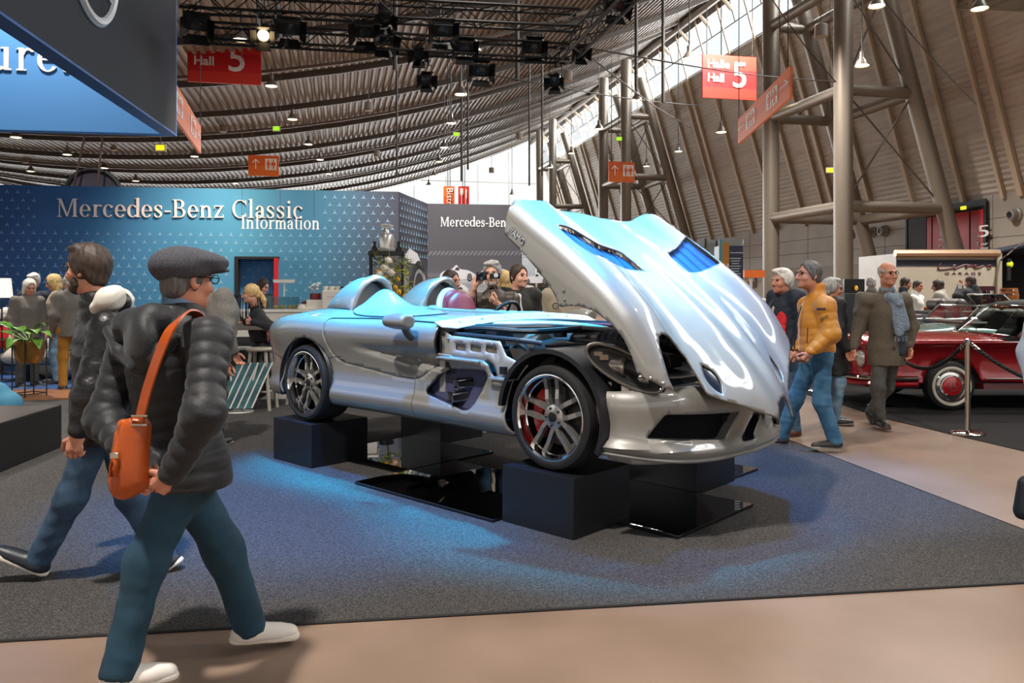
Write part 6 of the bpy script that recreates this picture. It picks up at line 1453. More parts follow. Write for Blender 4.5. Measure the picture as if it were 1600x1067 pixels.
# dark round hanging disc over the blue wall with two brown straps
dc = W(146, 306, 17.5); hd = thing('hanging_disc', 'dark round disc hanging behind the blue wall on two brown straps', 'ring', tuple(dc))
f4 = Matrix.Translation(dc) @ Matrix((E1, UPZ, NCAM)).transposed().to_4x4()
MB().lathe([(.0001, .0), (.55, .0), (.60, .02), (.62, -.06), (.56, -.10), (.0001, -.10)], 40, f4, caps=False).build('disc', M('disc_mauve', '3d3640', .8), hd)
MB().tube([dc+NCAM*.02+(E1*math.cos(t)+UPZ*math.sin(t))*.59 for t in [2*pi*i/40 for i in range(40)]], .05, 8, closed=True).build('disc_rim', M('disc_rim', '17161a', .6), hd)
STRAP = M('strap_brown', '4a3228', .6)
for x0, x1 in ((115, 134), (152, 161)):
    a, b = W(x0, 292, 17.2), W(x1, 205, 17.2); b2 = a+(b-a)*((roof_z(a)-a.z)/(b.z-a.z)); MB().tube([a, b2], .035, 6, flat=.5).build('strap', STRAP, hd)
# ---- coffee counter, high table
WHL = M('counter_white', 'e4ddd2', .4); DGR = M('panel_dark_grey', '35373c', .6); TOPM = M('table_top_brown', '6b5f57', .35); WOODW = M('wood_whitewash', 'b5aca0', .55, noise=(8, '9c9387', .3, .7, (1, 1, 8)))
def box_thing(name, lb, cat, c, size, mat, group=None, bevel=.006, rot=True):
    c = Vector(c); R3 = Matrix((E1, E2, UPZ)).transposed() if rot else None
    o = MB().box(c, size, R3).build(name, mat, smooth=False, loc=(c.x, c.y, c.z-size[2]/2), bevel=bevel); return tag(o, lb, cat, group)
ht = thing('high_table', 'dark topped high counter table where the blonde woman sits', 'table', tuple(W(395, 600, 10.3)*1.0)); 
tc_ = W(385, 511, 10.2)
MB().box(tc_, (1.35, .62, .05), Matrix((E1, E2, UPZ)).transposed()).build('table_top', TOPM, ht, smooth=False, bevel=.006)
MB().box(Vector((tc_.x+.02, tc_.y+.62, tc_.z-.20-.36)), (1.9, .06, .80), Matrix((E1, E2, UPZ)).transposed()).build('front_panel', DGR, ht, smooth=False)
MB().box(Vector((tc_.x+.02, tc_.y+.58, .05)), (1.9, .06, .10), Matrix((E1, E2, UPZ)).transposed()).build('base_strip', WHL, ht, smooth=False)
for sx_ in (-.6, .6):
    p = tc_+E1*sx_; MB().tube([Vector((p.x, p.y, .0)), p], .025, 8).build('leg', BLK, ht)
sh = MB().box(Vector((tc_.x-.1, tc_.y+.40, tc_.z-.30)), (1.0, .3, .03), Matrix((E1, E2, UPZ)).transposed()).build('shelf', WHL, ht, smooth=False)
bx_ = box_thing('leaflet_box', 'small black box with a white label on the high table', 'box', tc_+E1*-.22+E2*-.1+UPZ*.10, (.13, .08, .15), BLK); MB().box(tc_+E1*-.20+E2*-.145+UPZ*.10, (.05, .004, .05), Matrix((E1, E2, UPZ)).transposed()).build('label', M('label_pale', 'c9ccd0', .5), bx_, smooth=False)
ly = thing('lanyard_rack', 'rack full of hanging black lanyards on the high table', 'rack', tuple(tc_+UPZ*.03)); lyc = tc_+E1*-.02+E2*.02
MB().box(lyc+UPZ*.40, (.42, .04, .03), Matrix((E1, E2, UPZ)).transposed()).build('bar', BLK, ly, smooth=False)
for sx_ in (-.2, .2): MB().tube([lyc+E1*sx_+UPZ*.025, lyc+E1*sx_+UPZ*.40], .01, 6).build('post', BLK, ly)
LYM = M('lanyard_black', '15161a', .35); LYG = M('lanyard_grey', '5d636c', .3)
for i in range(26):
    x_ = -.19+.38*i/25; z0 = random.uniform(.05, .10); mb = MB().tube(spl([lyc+E1*x_+UPZ*.40+E2*-.02, lyc+E1*(x_+random.uniform(-.02, .02))+UPZ*.22-E2*(.05+random.random()*.04), lyc+E1*(x_+random.uniform(-.02, .02))+UPZ*z0-E2*.05], 4), .009, 5, flat=.5); mb.build('lanyard', LYM if i % 4 else LYG, ly)
tr_ = box_thing('leaflet_tray', 'low clear tray of cards at the hands of the blonde woman', 'tray', tc_+E1*.22+E2*-.12+UPZ*.055, (.20, .14, .06), M('tray_smoke', '6f675f', .2, 0, .5))
# bar stool
def stool(lb, c, h=.78):
    r = thing('bar_stool', lb, 'stool', tuple(c), 'whitewashed bar stools'); c = Vector(c)
    MB().lathe([(.0001, h-.04), (.17, h-.04), (.18, h-.02), (.17, h), (.0001, h)], 20, Matrix.Translation(c), caps=False).build('seat', WOODW, r)
    for k in range(4):
        a = pi/4+k*pi/2; e = Vector((math.cos(a), math.sin(a), 0)); MB().tube([c+e*.13+UPZ*(h-.04), c+e*.23], .022, 8).build('leg', WOODW, r)
    pts = [c+Vector((math.cos(pi/4+k*pi/2), math.sin(pi/4+k*pi/2), 0))*.205+UPZ*.24 for k in range(4)]
    MB().tube(pts, .016, 6, closed=True).build('foot_ring', WOODW, r)
stool('whitewashed bar stool under the blonde woman at the high table', tuple(G(407, 640)*1.0)); stool('whitewashed bar stool behind the rear of the silver car', tuple(G(440, 632)*1.0+Vector((.25, .1, 0))))
# brochure rack
rc_ = G(374, 644); br = thing('brochure_rack', 'slanted clear brochure rack with teal leaflets beside the high table', 'rack', tuple(rc_))
ACR = glass('acrylic', 'eef3f3', .08); TEAL = M('leaflet_teal', '1f4a52', .4, noise=(7, '2f6a70', .4, .6)); PAPER = M('paper_white', 'd9d6cf', .5)
MB().lathe([(.0001, 0), (.17, 0), (.17, .012), (.0001, .014)], 24, Matrix.Translation(rc_), caps=False).build('base', PAPER, br)
for sx_ in (-.17, .17): MB().tube([rc_+E1*(sx_*.3)+UPZ*.012, rc_+E1*(sx_+.05)+UPZ*.60], .012, 6).build('upright', PAPER, br)
for i in range(5):
    x_ = -.20+.085*i; a = rc_+E1*(x_-.06)-E2*.10+UPZ*.06; b = rc_+E1*(x_+.16)+E2*.05+UPZ*.60
    dv = (b-a); sd = E1*.075; n_ = dv.cross(sd).normalized()*.006
    MB().hexa([a, a+sd, a+sd+n_, a+n_], [b, b+sd, b+sd+n_, b+n_]).build('leaflet', TEAL, br, smooth=False)
    MB().hexa([a+sd-n_, a+sd*1.25-n_, a+sd*1.25, a+sd], [b+sd-n_, b+sd*1.25-n_, b+sd*1.25, b+sd]).build('leaflet_spine', PAPER, br, smooth=False)
# back counter with coffee things
kc = W(480, 482, 12.6); kc.z = 1.18
bc_ = thing('coffee_counter', 'white coffee counter along the blue wall', 'counter', (kc.x, kc.y, 0)); RS = Matrix((E1, E2, UPZ)).transposed()
MB().box(Vector((kc.x-.1, kc.y, .59)), (2.4, .6, 1.14), RS).build('front', WHL, bc_, smooth=False); MB().box(Vector((kc.x-.1, kc.y, 1.18)), (2.46, .66, .035), RS).build('counter_top', M('counter_top', 'ece7de', .3), bc_, smooth=False)
def on_counter(x, y): p = W(x, y, kc.y-.1); return Vector((p.x, p.y, 1.20))
p = on_counter(444, 480); gd = thing('glass_display', 'low glass pastry display on the coffee counter', 'display case', tuple(p))
for o_, s_ in (((0, -.14, .10), (.44, .006, .18)), ((0, .14, .10), (.44, .006, .18)), ((-.22, 0, .10), (.006, .28, .18)), ((.22, 0, .10), (.006, .28, .18)), ((0, 0, .195), (.45, .29, .008))): MB().box(p+E1*o_[0]+E2*o_[1]+UPZ*o_[2], s_, RS).build('glass_pane', glass('case_glass', 'e8f4f4', .12), gd, smooth=False)
for i, x_ in enumerate((-.12, -.02, .1, .16)): tag(MB().ell(p+E1*x_+UPZ*.035+E2*-.03, (.05, .04, .032)).build('pastry', M('pastry', 'b0763c', .6, noise=(30, 'd9a763', .4, .6)), loc=tuple(p+E1*x_)), 'small brown pastry inside the glass display, %s from the left' % ['first', 'second', 'third', 'fourth'][i], 'pastry', 'pastries in the glass display')
p2 = p+UPZ*.2; vt = MB().hexa([p2+E1*-.16-E2*.05+UPZ*.22, p2+E1*.16-E2*.05+UPZ*.22, p2+E1*.16+UPZ*.22, p2+E1*-.16+UPZ*.22], [p2+E1*-.17-E2*.05+UPZ*.27, p2+E1*.17-E2*.05+UPZ*.27, p2+E1*.17+UPZ*.27, p2+E1*-.17+UPZ*.27]); vt.tube([p2+UPZ*.002, p2+UPZ*.23], .012, 6); tag(vt.build('menu_stand', WHL, smooth=False, loc=tuple(p2)), 'pale tent sign above the glass pastry display', 'sign')
p = on_counter(476, 480); ck = thing('cake_plate', 'stack of plates with a cake next to the glass display', 'plate', tuple(p)); MB().lathe([(.0001, 0), (.12, 0), (.13, .02), (.11, .05), (.10, .08), (.0001, .085)], 20, Matrix.Translation(p), caps=False).build('plates', WHL, ck).name = 'plate_pile'; MB().ell(p+UPZ*.10, (.05, .05, .03)).build('cake', M('cake_red', '7a1d1d', .5), ck)
p = on_counter(493, 480); sb = box_thing('serving_box', 'white box carrying the jug of red juice', 'box', p+UPZ*.075, (.26, .2, .15), WHL)
jg = thing('juice_jug', 'glass jug of red juice with flowers on a white box', 'jug', tuple(p+UPZ*.15)); MB().lathe([(.0001, 0), (.085, 0), (.085, .10), (.0001, .10)], 18, Matrix.Translation(p+UPZ*.152), caps=False).build('juice', M('juice_red', '7c0f18', .15), jg); MB().lathe([(.09, 0), (.09, .22), (.05, .26)], 18, Matrix.Translation(p+UPZ*.151), caps=False).build('jug_glass', glass('jug_glass', 'ffffff', .1), jg)
mb = MB()
for i in range(9): mb.ell(p+UPZ*(.36+random.uniform(-.05, .05))+E1*random.uniform(-.09, .09)+E2*random.uniform(-.05, .05), (.03, .03, .025), 8, 6)
mb.build('blossoms', M('blossom_pale', 'c7d3d6', .6), jg).name = 'blossom'
p = on_counter(519, 490); cm_ = thing('coffee_machine', 'white box shaped coffee machine under the cups', 'coffee machine', tuple(p)); MB().box(p+UPZ*.15, (.28, .34, .30), RS).build('housing', WHL, cm_, smooth=False, bevel=.01); MB().box(p+UPZ*.20-E2*.172, (.12, .004, .01), RS).build('badge', M('badge_tan', 'b7a892', .5), cm_, smooth=False)
for i in range(5): tag(MB().lathe([(.0001, 0), (.03, 0), (.042, .06), (.04, .062), (.028, .006), (.0001, .006)], 14, Matrix.Translation(p+E1*(-.10+.05*i)+UPZ*(.302)+E2*(.05 if i % 2 else -.05))).build('cup', WHL, loc=tuple(p+E1*(-.1+.05*i)+UPZ*.3)), 'white cup on top of the white coffee machine, %s from the left' % WORDS[i], 'cup', 'cups on the coffee machine')
p = on_counter(552, 480); cb = thing('coffee_grinder', 'pale coffee grinder with dark hopper behind the head fairing', 'coffee grinder', tuple(p)); MB().box(p+UPZ*.22+E1*.05, (.20, .22, .44), RS).build('housing', WHL, cb, smooth=False, bevel=.01); MB().lathe([(.05, .2), (.06, .30), (.12, .36), (.0001, .37)], 14, Matrix.Translation(p-E1*.09)).build('hopper', M('hopper_brown', '3c2a20', .3), cb)
# black shelf with flowers and silver dispenser
fp = W(604, 470, 13.2); fp.z = 0; sf = thing('flower_shelf', 'open black frame shelf around the yellow flower arrangement', 'shelf', tuple(fp))
zt_ = CH+62*13.2/F
for a in (-.26, .26):
    for b in (-.2, .2): MB().box(fp+E1*a+E2*b+UPZ*(zt_/2), (.04, .04, zt_), RS).build('post', BLK, sf, smooth=False)
MB().box(fp+UPZ*(zt_-.02), (.60, .46, .06), RS).build('top_board', M('frame_black', '1b1b1c', .4), sf, smooth=False); MB().box(fp+UPZ*.95, (.56, .44, .03), RS).build('shelf_board', BLK, sf, smooth=False)
sp_ = fp+UPZ*(zt_+.012); cd = thing('silver_dispenser', 'silver bell shaped drink dispenser with steering wheel top on the black shelf', 'dispenser', tuple(sp_))
SIL = M('dispenser_silver', 'cfccc7', .25, .6)
MB().lathe([(.0001, 0), (.13, 0), (.135, .03), (.115, .05), (.115, .18), (.10, .23), (.05, .26), (.03, .34), (.0001, .35)], 22, Matrix.Translation(sp_) @ Matrix.Scale(1.2, 4), caps=False).build('body_shell', SIL, cd)
MB().tube([sp_+UPZ*.43+E1*.10*math.cos(t)+(E2*.6+UPZ*.35)*.10*math.sin(t) for t in [2*pi*i/20 for i in range(20)]], .012, 6, closed=True).build('wheel_ring', SIL, cd); MB().tube([sp_+UPZ*.43-E1*.1, sp_+UPZ*.44, sp_+UPZ*.43+E1*.1], .009, 6).build('wheel_spoke', SIL, cd)
for s_ in (-.20, .20): 
    r = thing('shelf_lamp', 'small dark glass fitting %s the silver dispenser' % ('left of' if s_ < 0 else 'right of'), 'lamp', tuple(sp_+E1*s_), 'dark fittings by the dispenser'); MB().lathe([(.0001, 0), (.05, 0), (.05, .06), (.025, .08), (.025, .17), (.0001, .175)], 14, Matrix.Translation(sp_+E1*s_), caps=False).build('fitting', M('fitting_dark', '2a2522', .25, .4), r)
fl = thing('flower_arrangement', 'tall arrangement of white allium and yellow flowers in the black shelf', 'flowers', tuple(fp+UPZ*.97))
MB().lathe([(.0001, 0), (.10, 0), (.13, .16), (.12, .17), (.0001, .15)], 18, Matrix.Translation(fp+UPZ*.966), caps=False).build('vase', M('vase_dark', '202224', .3), fl)
LEAF = M('leaf_olive', '6f7a24', .5, noise=(20, '9a9a2e', .4, .6)); YFL = M('petal_yellow', 'e2ae2a', .5); WFL = M('petal_white', 'ece5d2', .6); PFL = M('petal_peach', 'e6b98c', .6)
def W3(x, y): return W(x, y, 13.1)
lf_ = MB()
for i in range(270):
    a = W3(random.uniform(586, 640), random.uniform(402, 478)); t = Vector((random.uniform(-1, 1), random.uniform(-1, 1), random.uniform(-.3, 1))).normalized(); s1 = t.orthogonal().normalized()*.013
    a = a+E2*random.uniform(-.16, .16); lf_.add([a, a+t*.07+s1, a+t*.16, a+t*.07-s1], [(0, 1, 2, 3)])
for x, y in ((610, 405), (598, 418), (615, 425), (592, 440), (625, 470), (605, 470), (622, 440), (612, 460)): lf_.tube(spl([fp+UPZ*1.1, fp+UPZ*1.25+E1*.03, W3(x, y)], 4), .006, 4)
lf_.build('foliage', LEAF, fl, smooth=False)
for x, y, r_, m_ in ((607, 408, 6.2, WFL), (601, 419, 6.5, WFL), (611, 425, 6.5, WFL), (594, 428, 6.5, WFL), (606, 444, 7, WFL), (592, 424, 4, YFL), (603, 433, 3.4, YFL), (622, 436, 3.2, YFL), (600, 453, 4, YFL), (618, 449, 4, YFL), (613, 458, 5, PFL), (623, 456, 4.5, YFL), (604, 462, 4, YFL), (617, 465, 5, PFL), (632, 462, 3.6, YFL)):
    c = W3(x, y)-E2*.14; r_ = r_/F*15; mb = MB()
    for i in range(46):
        t = Vector((random.gauss(0, 1), random.gauss(0, 1), random.gauss(0, 1))).normalized(); s1 = t.orthogonal().normalized()*r_*.16; mb.add([c+t*r_*.2, c+t*r_*.75+s1, c+t*r_, c+t*r_*.75-s1], [(0, 1, 2, 3)])
    mb.ell(c, (r_*.7,)*3, 10, 8); mb.build('blossom', m_, fl)
ss = W(632, 452, 13.6); so = MB().lathe([(.0001, -1.5), (.075, -1.5), (.075, .32), (.0001, .33)], 18, Matrix.Translation(ss), caps=False); so = so.build('gas_column', SIL, loc=tuple(ss-UPZ*1.5)); tag(so, 'slim silver column right of the black flower shelf', 'column'); so.location.z = max(so.location.z, 0)
# Ticket Special board
tb = thing('ticket_board', 'dark notice board headed Ticket Special beside the man in the suit', 'sign', tuple(W(836, 515, 9.6)-UPZ*.0)); a = W(813, 449, 9.7); b = W(860, 449, 9.7); bb = W(813, 515, 9.7); w_ = (b-a).length; h_ = a.z-bb.z+.5
MB().box(Vector(((a.x+b.x)/2, a.y, a.z-h_/2)), (w_, .04, h_)).build('panel', M('board_dark', '222a2c', .6), tb, smooth=False)
X0 = Vector((1, 0, 0)); TQ = M('text_turquoise', '37b9a9', .5, es=.2)
serif('heading', 'Ticket Special'.replace('k', 'l').replace('p', 'n').replace('T', 'I') if False else 'TicketSpecial', TQ, frame(a+Vector((.015, -.025, -.085)), X0, UPZ), .10, tb, .004, w_*.05) if False else sans('heading', 'Ticket Special', TQ, frame(a+Vector((.02, -.025, -.085)), X0, UPZ), .085, tb, .002, sx=.62)
PALE = M('text_pale', 'b5bcb9', .6)
for i, s_ in enumerate((.6, .7, .55, .75, .9)):
    MB().box(a+Vector((.02+w_*s_*.42, -.024, -.125-.028*i)), (w_*s_*.8, .003, .008)).build('text_line', PALE, tb, smooth=False)
# ---- black platform, wood edge, rug, plant and lounge corner at the left
PK = G(96, 700); e1 = (G(0, 740)-PK); e1 = e1.normalized()
PLM = M('platform_black', '0e0e10', .5, noise=(180, '1c1c1e', .5, .8)); PLT = M('platform_top', '4b443e', .3, noise=(3, '3b3530', .3, .7))
pf = thing('platform', 'low black display platform at the left edge', 'platform', tuple(PK))
q0, q1 = PK, PK+e1*4.5; q2, q3 = q1-E1*4, q0-E1*4
MB().hexa([q0+UPZ*.008, q1+UPZ*.008, q2+UPZ*.008, q3+UPZ*.008][::-1], [p+UPZ*.40 for p in (q0, q1, q2, q3)][::-1]).build('base', PLM, pf, smooth=False); MB().hexa([p+UPZ*.40 for p in (q0, q1, q2, q3)][::-1], [p+UPZ*.412 for p in (q0, q1, q2, q3)][::-1]).build('top_surface', PLT, pf, smooth=False)
WOOD = M('wood_floor', '9a6a48', .35, noise=(3, '7f5238', .3, .7, (1, 6, 1))); w0 = G(0, 627); w1 = G(108, 625)
o = slab('stand_floor', [w0-E1*5, w1+E1*.5, w1+E1*.5+E2*1.1, w0-E1*5+E2*1.1], .03, WOOD, .0); struct(o, 'orange brown wooden floor strip of the lounge corner')
RUG = M('rug_blue', '1d3f6e', .9, noise=(5, '31588c', .35, .65), bump=(150, .3)); rg0 = w0+E2*1.1
o = slab('rug', [rg0-E1*5, w1+E1*2.0+E2*1.1, w1+E1*2.0+E2*3.1, rg0-E1*5+E2*3.1], .02, RUG, .0); tag(o, 'blue patterned rug in the lounge corner at the left', 'rug')
pc = G(46, 622); pc.z = .03; pt = thing('potted_plant', 'leafy green plant in a brass pot on a thin black stand', 'plant', tuple(pc))
BRASS = M('brass_pot', '9a7238', .3, .7); PG = M('leaf_green', '3d6b1f', .42, noise=(9, '5f8d2c', .35, .65)); zp = .62
stand_pts = [pc+Vector((math.cos(a), math.sin(a), 0))*.21 for a in (.3, .3+pi/2, .3+pi, .3+1.5*pi)]
for q in stand_pts: MB().tube([q, q+UPZ*(zp+.16)], .009, 6).build('stand_leg', BLK, pt)
MB().tube([q+UPZ*(zp+.16) for q in stand_pts], .009, 6, closed=True).build('stand_ring', BLK, pt); MB().tube([q+UPZ*.04 for q in stand_pts], .008, 6, closed=True).build('stand_ring', BLK, pt)
MB().lathe([(.0001, zp-.16), (.13, zp-.16), (.185, zp-.05), (.20, zp+.14), (.19, zp+.14), (.17, zp+.10), (.0001, zp+.10)], 24, Matrix.Translation(pc), caps=False).build('pot', BRASS, pt)
def leaf(mb, base, tip, wd, droop):
    base, tip = Vector(base), Vector(tip); d = tip-base; sd = d.cross(UPZ)
    sd = (sd if sd.length > 1e-3 else Vector((1, 0, 0))).normalized(); n = 9; b = len(mb.v)
    for i in range(n+1):
        t = i/n; c = base+d*t+UPZ*(droop*math.sin(pi*t)*.6-droop*t*t*.6); w_ = wd*math.sin(pi*t**.8)**.9*(1-.25*t)
        mb.v += [tuple(c-sd*w_), tuple(c-UPZ*w_*.25), tuple(c+sd*w_)]
    for i in range(n):
        for k in (0, 1): mb.f.append((b+3*i+k, b+3*i+k+1, b+3*i+4+k, b+3*i+3+k))
for i, (tx, ty, dd, wd) in enumerate(((-18, 520, 0, .11), (20, 510, .2, .11), (72, 503, 0, .11), (58, 515, -.3, .10), (80, 520, -.2, .09), (-5, 560, -.2, .11), (-30, 540, .2, .12), (10, 540, -.4, .10), (66, 560, .2, .08), (45, 520, .3, .10), (-20, 500, .3, .10), (62, 540, -.35, .08))):
    t = W(tx, ty, pc.y+dd); b = pc+UPZ*(zp+.12)+Vector((random.uniform(-.05, .05), random.uniform(-.05, .05), 0)); m_ = b*.6+t*.4+UPZ*.06; mb = MB(); leaf(mb, m_, t, wd, .10); o = mb.build('leaf', PG, pt); solid(o, .002); MB().tube([b, m_], .008, 5).build('leaf_stem', M('stem_green', '6f8f3a', .5), o)
GRYF = M('chair_fabric', 'b3aca3', .85, bump=(140, .2)); LEA = M('leather_brown_black', '2b211c', .35)
ac = G(40, 600)+Vector((0, .2, 0)); ach = thing('lounge_chair', 'pale grey lounge chair behind the potted plant', 'chair', tuple(ac))
blob('seat_shell', GRYF, ach, [cap(ac+Vector((-.3, 0, .42)), ac+Vector((.3, 0, .42)), .2, k=.05, flat=((0, 0, 1), 1.6)), cap(ac+Vector((-.35, .1, .5)), ac+Vector((-.45, .25, .72)), .12, .1, k=.06), cap(ac+Vector((.35, .0, .5)), ac+Vector((.58, .1, .78)), .10, .07, k=.06), cap(ac+Vector((-.3, .3, .6)), ac+Vector((.35, .3, .6)), .1, k=.06)], .02)
MB().lathe([(.0001, .02), (.30, .02), (.30, .04), (.03, .06), (.03, .40), (.0001, .40)], 20, Matrix.Translation(ac), caps=False).build('pedestal', CHR, ach)
pf_ = G(88, 596); o = blob('pouf', GRYF, None, [ell(pf_+Vector((0, 0.3, .25)), (.52, .42, .22)), cut(pf_+UPZ*.03, -UPZ)], .02); o.location = pf_; 
o.data.transform(Matrix.Translation(-pf_)); tag(o, 'low grey pouf right of the potted plant', 'pouf')
tl = W(2, 600, 8.6); tl.z = .012; o = blob('teal_armchair', M('teal_fabric', '2f6d87', .8, bump=(120, .2)), None, [cap(tl+Vector((-.4, 0, .3)), tl+Vector((.06, 0, .22)), .20, .16, k=.06), cap(tl+Vector((-.35, 0, .45)), tl+Vector((-.02, 0, .40)), .14, .07, k=.1), cut(tl+UPZ*.03, -UPZ)], .015)
o.location = tl; o.data.transform(Matrix.Translation(-tl)); tag(o, 'teal upholstered seat cut by the left edge of the picture', 'armchair')
lmp = W(3, 465, 13.0); fl_ = thing('floor_lamp', 'floor lamp with white shade at the far left edge', 'lamp', (lmp.x, lmp.y, 0)); MB().lathe([(.16, 0), (.13, .32)], 20, Matrix.Translation(lmp), caps=False).build('lamp_shade', M('shade_white', 'efe3cf', .7, es=.6), fl_); MB().tube([Vector((lmp.x, lmp.y, .02)), lmp+UPZ*.1], .012, 6).build('pole', BLK, fl_); MB().lathe([(.0001, .0), (.14, 0), (.14, .02), (.0001, .025)], 18, Matrix.Translation((lmp.x, lmp.y, .0)), caps=False).build('base', BLK, fl_)
# ------------------------------------------------------------------ right side: red classic car, rope, trailer, stand items
REDP = M('red_paint', '9c0d16', .18, .1, 1.0); WWALL = M('white_wall', 'd8d0bf', .5); TEALP = M('teal_paint', '6f8f88', .2, .3, 1.0); NAVYP = M('navy_paint', '1a2233', .2, .2, 1.0); CREAM = M('cream_paint', 'd9d3bf', .2, .1, 1.0); WSG = glass('windscreen', 'b9c6c0', .04, k=.35); TOPF = M('soft_top_black', '1a1b1d', .85); INT = M('interior_dark', '171514', .7); CHRB = M('bumper_chrome', 'd6d4d0', .07, 1.0)
def old_wheel(root, c, r, w, ny, cap_m, whitewall=True):
    """wheel with hubcap facing direction ny"""
    c = Vector(c); ny = Vector(ny); x = ny.cross(UPZ).normalized(); M4 = Matrix.Translation(c) @ Matrix((x, UPZ, ny)).transposed().to_4x4(); h = w/2
    o = MB().lathe([(r*.60, -h), (r*.8, -h*1.05), (r*.96, -h*.8), (r, -h*.3), (r, h*.3), (r*.96, h*.8), (r*.82, h*1.05), (r*.62, h)], 36, M4, caps=False).build('wheel', RUB, root)
    if whitewall: MB().lathe([(r*.80, h*1.06), (r*.77, h*1.09), (r*.70, h*1.08), (r*.68, h*1.03)], 36, M4, caps=False).build('white_wall_band', WWALL, o)
    MB().lathe([(r*.66, h*1.0), (r*.64, h*1.06), (r*.60, h*.9), (r*.56, h*.7), (r*.45, h*.75), (r*.42, h*.98), (r*.40, h*1.0)], 36, M4, caps=False).build('rim', CHRB, o)
    MB().lathe([(r*.40, h*.98), (r*.38, h*1.15), (r*.2, h*1.28), (.0001, h*1.32)], 30, M4, caps=False).build('hubcap', cap_m, o)
    if whitewall:
        MB().tube([M4 @ Vector((r*.2*math.cos(t), r*.2*math.sin(t), h*1.31)) for t in [2*pi*i/24 for i in range(24)]], .004, 5, closed=True).build('hubcap_ring', CHRB, o)
        MB().prism(star_poly(r*.19), .006, M4 @ Matrix.Translation((0, 0, h*1.36))).build('hubcap_star', CHRB, o, smooth=False)
    return o
rcar = thing('convertible', 'glossy red classic convertible with black soft top at the right edge', 'car', (6.4, 10.6, 0))
RY, RW = 10.62, .88
rp = [(8.63, 0), (8.60, .5), (8.45, .76), (8.0, .86), (7.2, .88), (6.0, .88), (5.2, .86), (4.85, .83), (4.62, .74), (4.47, .55), (4.40, .3), (4.38, 0)]
rU, rV, rNu, rNv, rS = path_fn(rp)
rprof = cr([.32, .40, .52, .66, .76, .82, .86], [-.05, -.012, 0, -.006, -.035, -.08, -.16]); rtop = cr([4.3, 4.5, 4.8, 5.4, 6.2, 7, 8, 8.3, 8.65], [.76, .82, .845, .855, .86, .86, .83, .80, .72])
def rflank(s, z):
    x, v, nu, nv = rU(s), rV(s), rNu(s), rNv(s); zt2 = rtop(x); zz = .32+(z-.32)*(zt2-.32)/.54
    o = rprof(z); xa = np.abs(x-5.45); o = o+.018*np.exp(-((xa-.36)/.06)**2)*np.clip((z-.3)/.2, 0, 1)*(z < .78)
    return x+nu*o*-1*-1, v+nv*o, zz
su = lambda x: float(np.interp(-x, -rU(np.linspace(0, rS, 600)), np.linspace(0, rS, 600)))
def rworld(near): 
    def f(a, b):
        x, v, z = rflank(a, b); return x, RY-np.asarray(v)*(1 if near else -1), z
    return f
sA, sB = su(5.45), su(7.85)
fo = [(0, .36), (0, .855), (rS, .855), (rS, .40), (su(4.95), .345)]+[(sA-.36*math.cos(math.radians(t)) if False else sA+.36*math.cos(math.radians(t)), .30+.36*math.sin(math.radians(t))) for t in range(8, 173, 8)]+[(sB+.36*math.cos(math.radians(t)), .30+.36*math.sin(math.radians(t))) for t in range(8, 173, 8)]+[(su(8.4), .35)]
for nr in (True, False):
    V, Fc = sheet(fo, [], rworld(nr), .045); o = mk('body_side', V, Fc, REDP, rcar, True, 50); orient(o, (0, -1 if nr else 1, 0)); solid(o, .012)
def rtopf(x, w):
    s = np.interp(-np.asarray(x), -rU(np.linspace(0, rS, 600)), np.linspace(0, rS, 600)); v = (rV(s)-.155)
    return x, RY-v*w, rtop(x)+(.075+.02*np.exp(-((x-5.3)/.6)**2))*(1-np.abs(w)**2.2)*np.clip((x-4.36)/.25, .0, 1)*np.clip((8.7-x)/.5, 0, 1)
V, Fc = sheet([(4.52, -1), (6.22, -1), (6.22, 1), (4.52, 1)], [], rtopf, .06); o = mk('bonnet', V, Fc, REDP, rcar, True, 60); orient(o, (0, 0, 1)); solid(o, .01)
V, Fc = sheet([(7.35, -1), (8.5, -1), (8.5, 1), (7.35, 1)], [], rtopf, .08); o = mk('boot_lid', V, Fc, REDP, rcar, True, 60); orient(o, (0, 0, 1)); solid(o, .01)
MB().hexa([(6.1, RY-.74, .5), (7.5, RY-.74, .5), (7.5, RY+.74, .5), (6.1, RY+.74, .5)], [(6.1, RY-.73, .84), (7.5, RY-.73, .84), (7.5, RY+.73, .84), (6.1, RY+.73, .84)]).build('cabin_tub', INT, rcar, smooth=False)
for y in (-.35, .35): blob('seat', INT, rcar, [cap((6.95, RY+y-.15, .85), (6.95, RY+y+.15, .85), .12, k=.05), cap((7.0, RY+y-.15, 1.05), (7.0, RY+y+.15, 1.05), .08, k=.05)], .02)
# windscreen with chrome frame, soft top
wb = [(6.37, RY-.72, .90), (6.18, RY-.45, .925), (6.12, RY, .935), (6.18, RY+.45, .925), (6.37, RY+.72, .90)]; wt = [(6.72, RY-.62, 1.27), (6.58, RY-.38, 1.285), (6.54, RY, 1.29), (6.58, RY+.38, 1.285), (6.72, RY+.62, 1.27)]
wbs, wts = spl(wb, 5), spl(wt, 5); n_ = len(wbs)
mk('windscreen_glass', wbs+wts, [(i, i+1, n_+i+1, n_+i) for i in range(n_-1)], WSG, rcar)
MB().tube(wbs+wts[::-1], .018, 8, closed=True).build('windscreen_frame', CHRB, rcar)
for y in (-.3, .2): MB().tube([(6.10, RY+y, .945), (6.24, RY+y+.28, 1.0)], .008, 5).build('wiper', BLK, rcar)
st = MB(); rf = [[(6.66, .64, 1.275), (7.05, .66, 1.33), (7.55, .62, 1.27), (7.95, .56, .90)], [(6.60, .40, 1.30), (7.05, .42, 1.37), (7.55, .40, 1.31), (8.0, .36, .92)]]
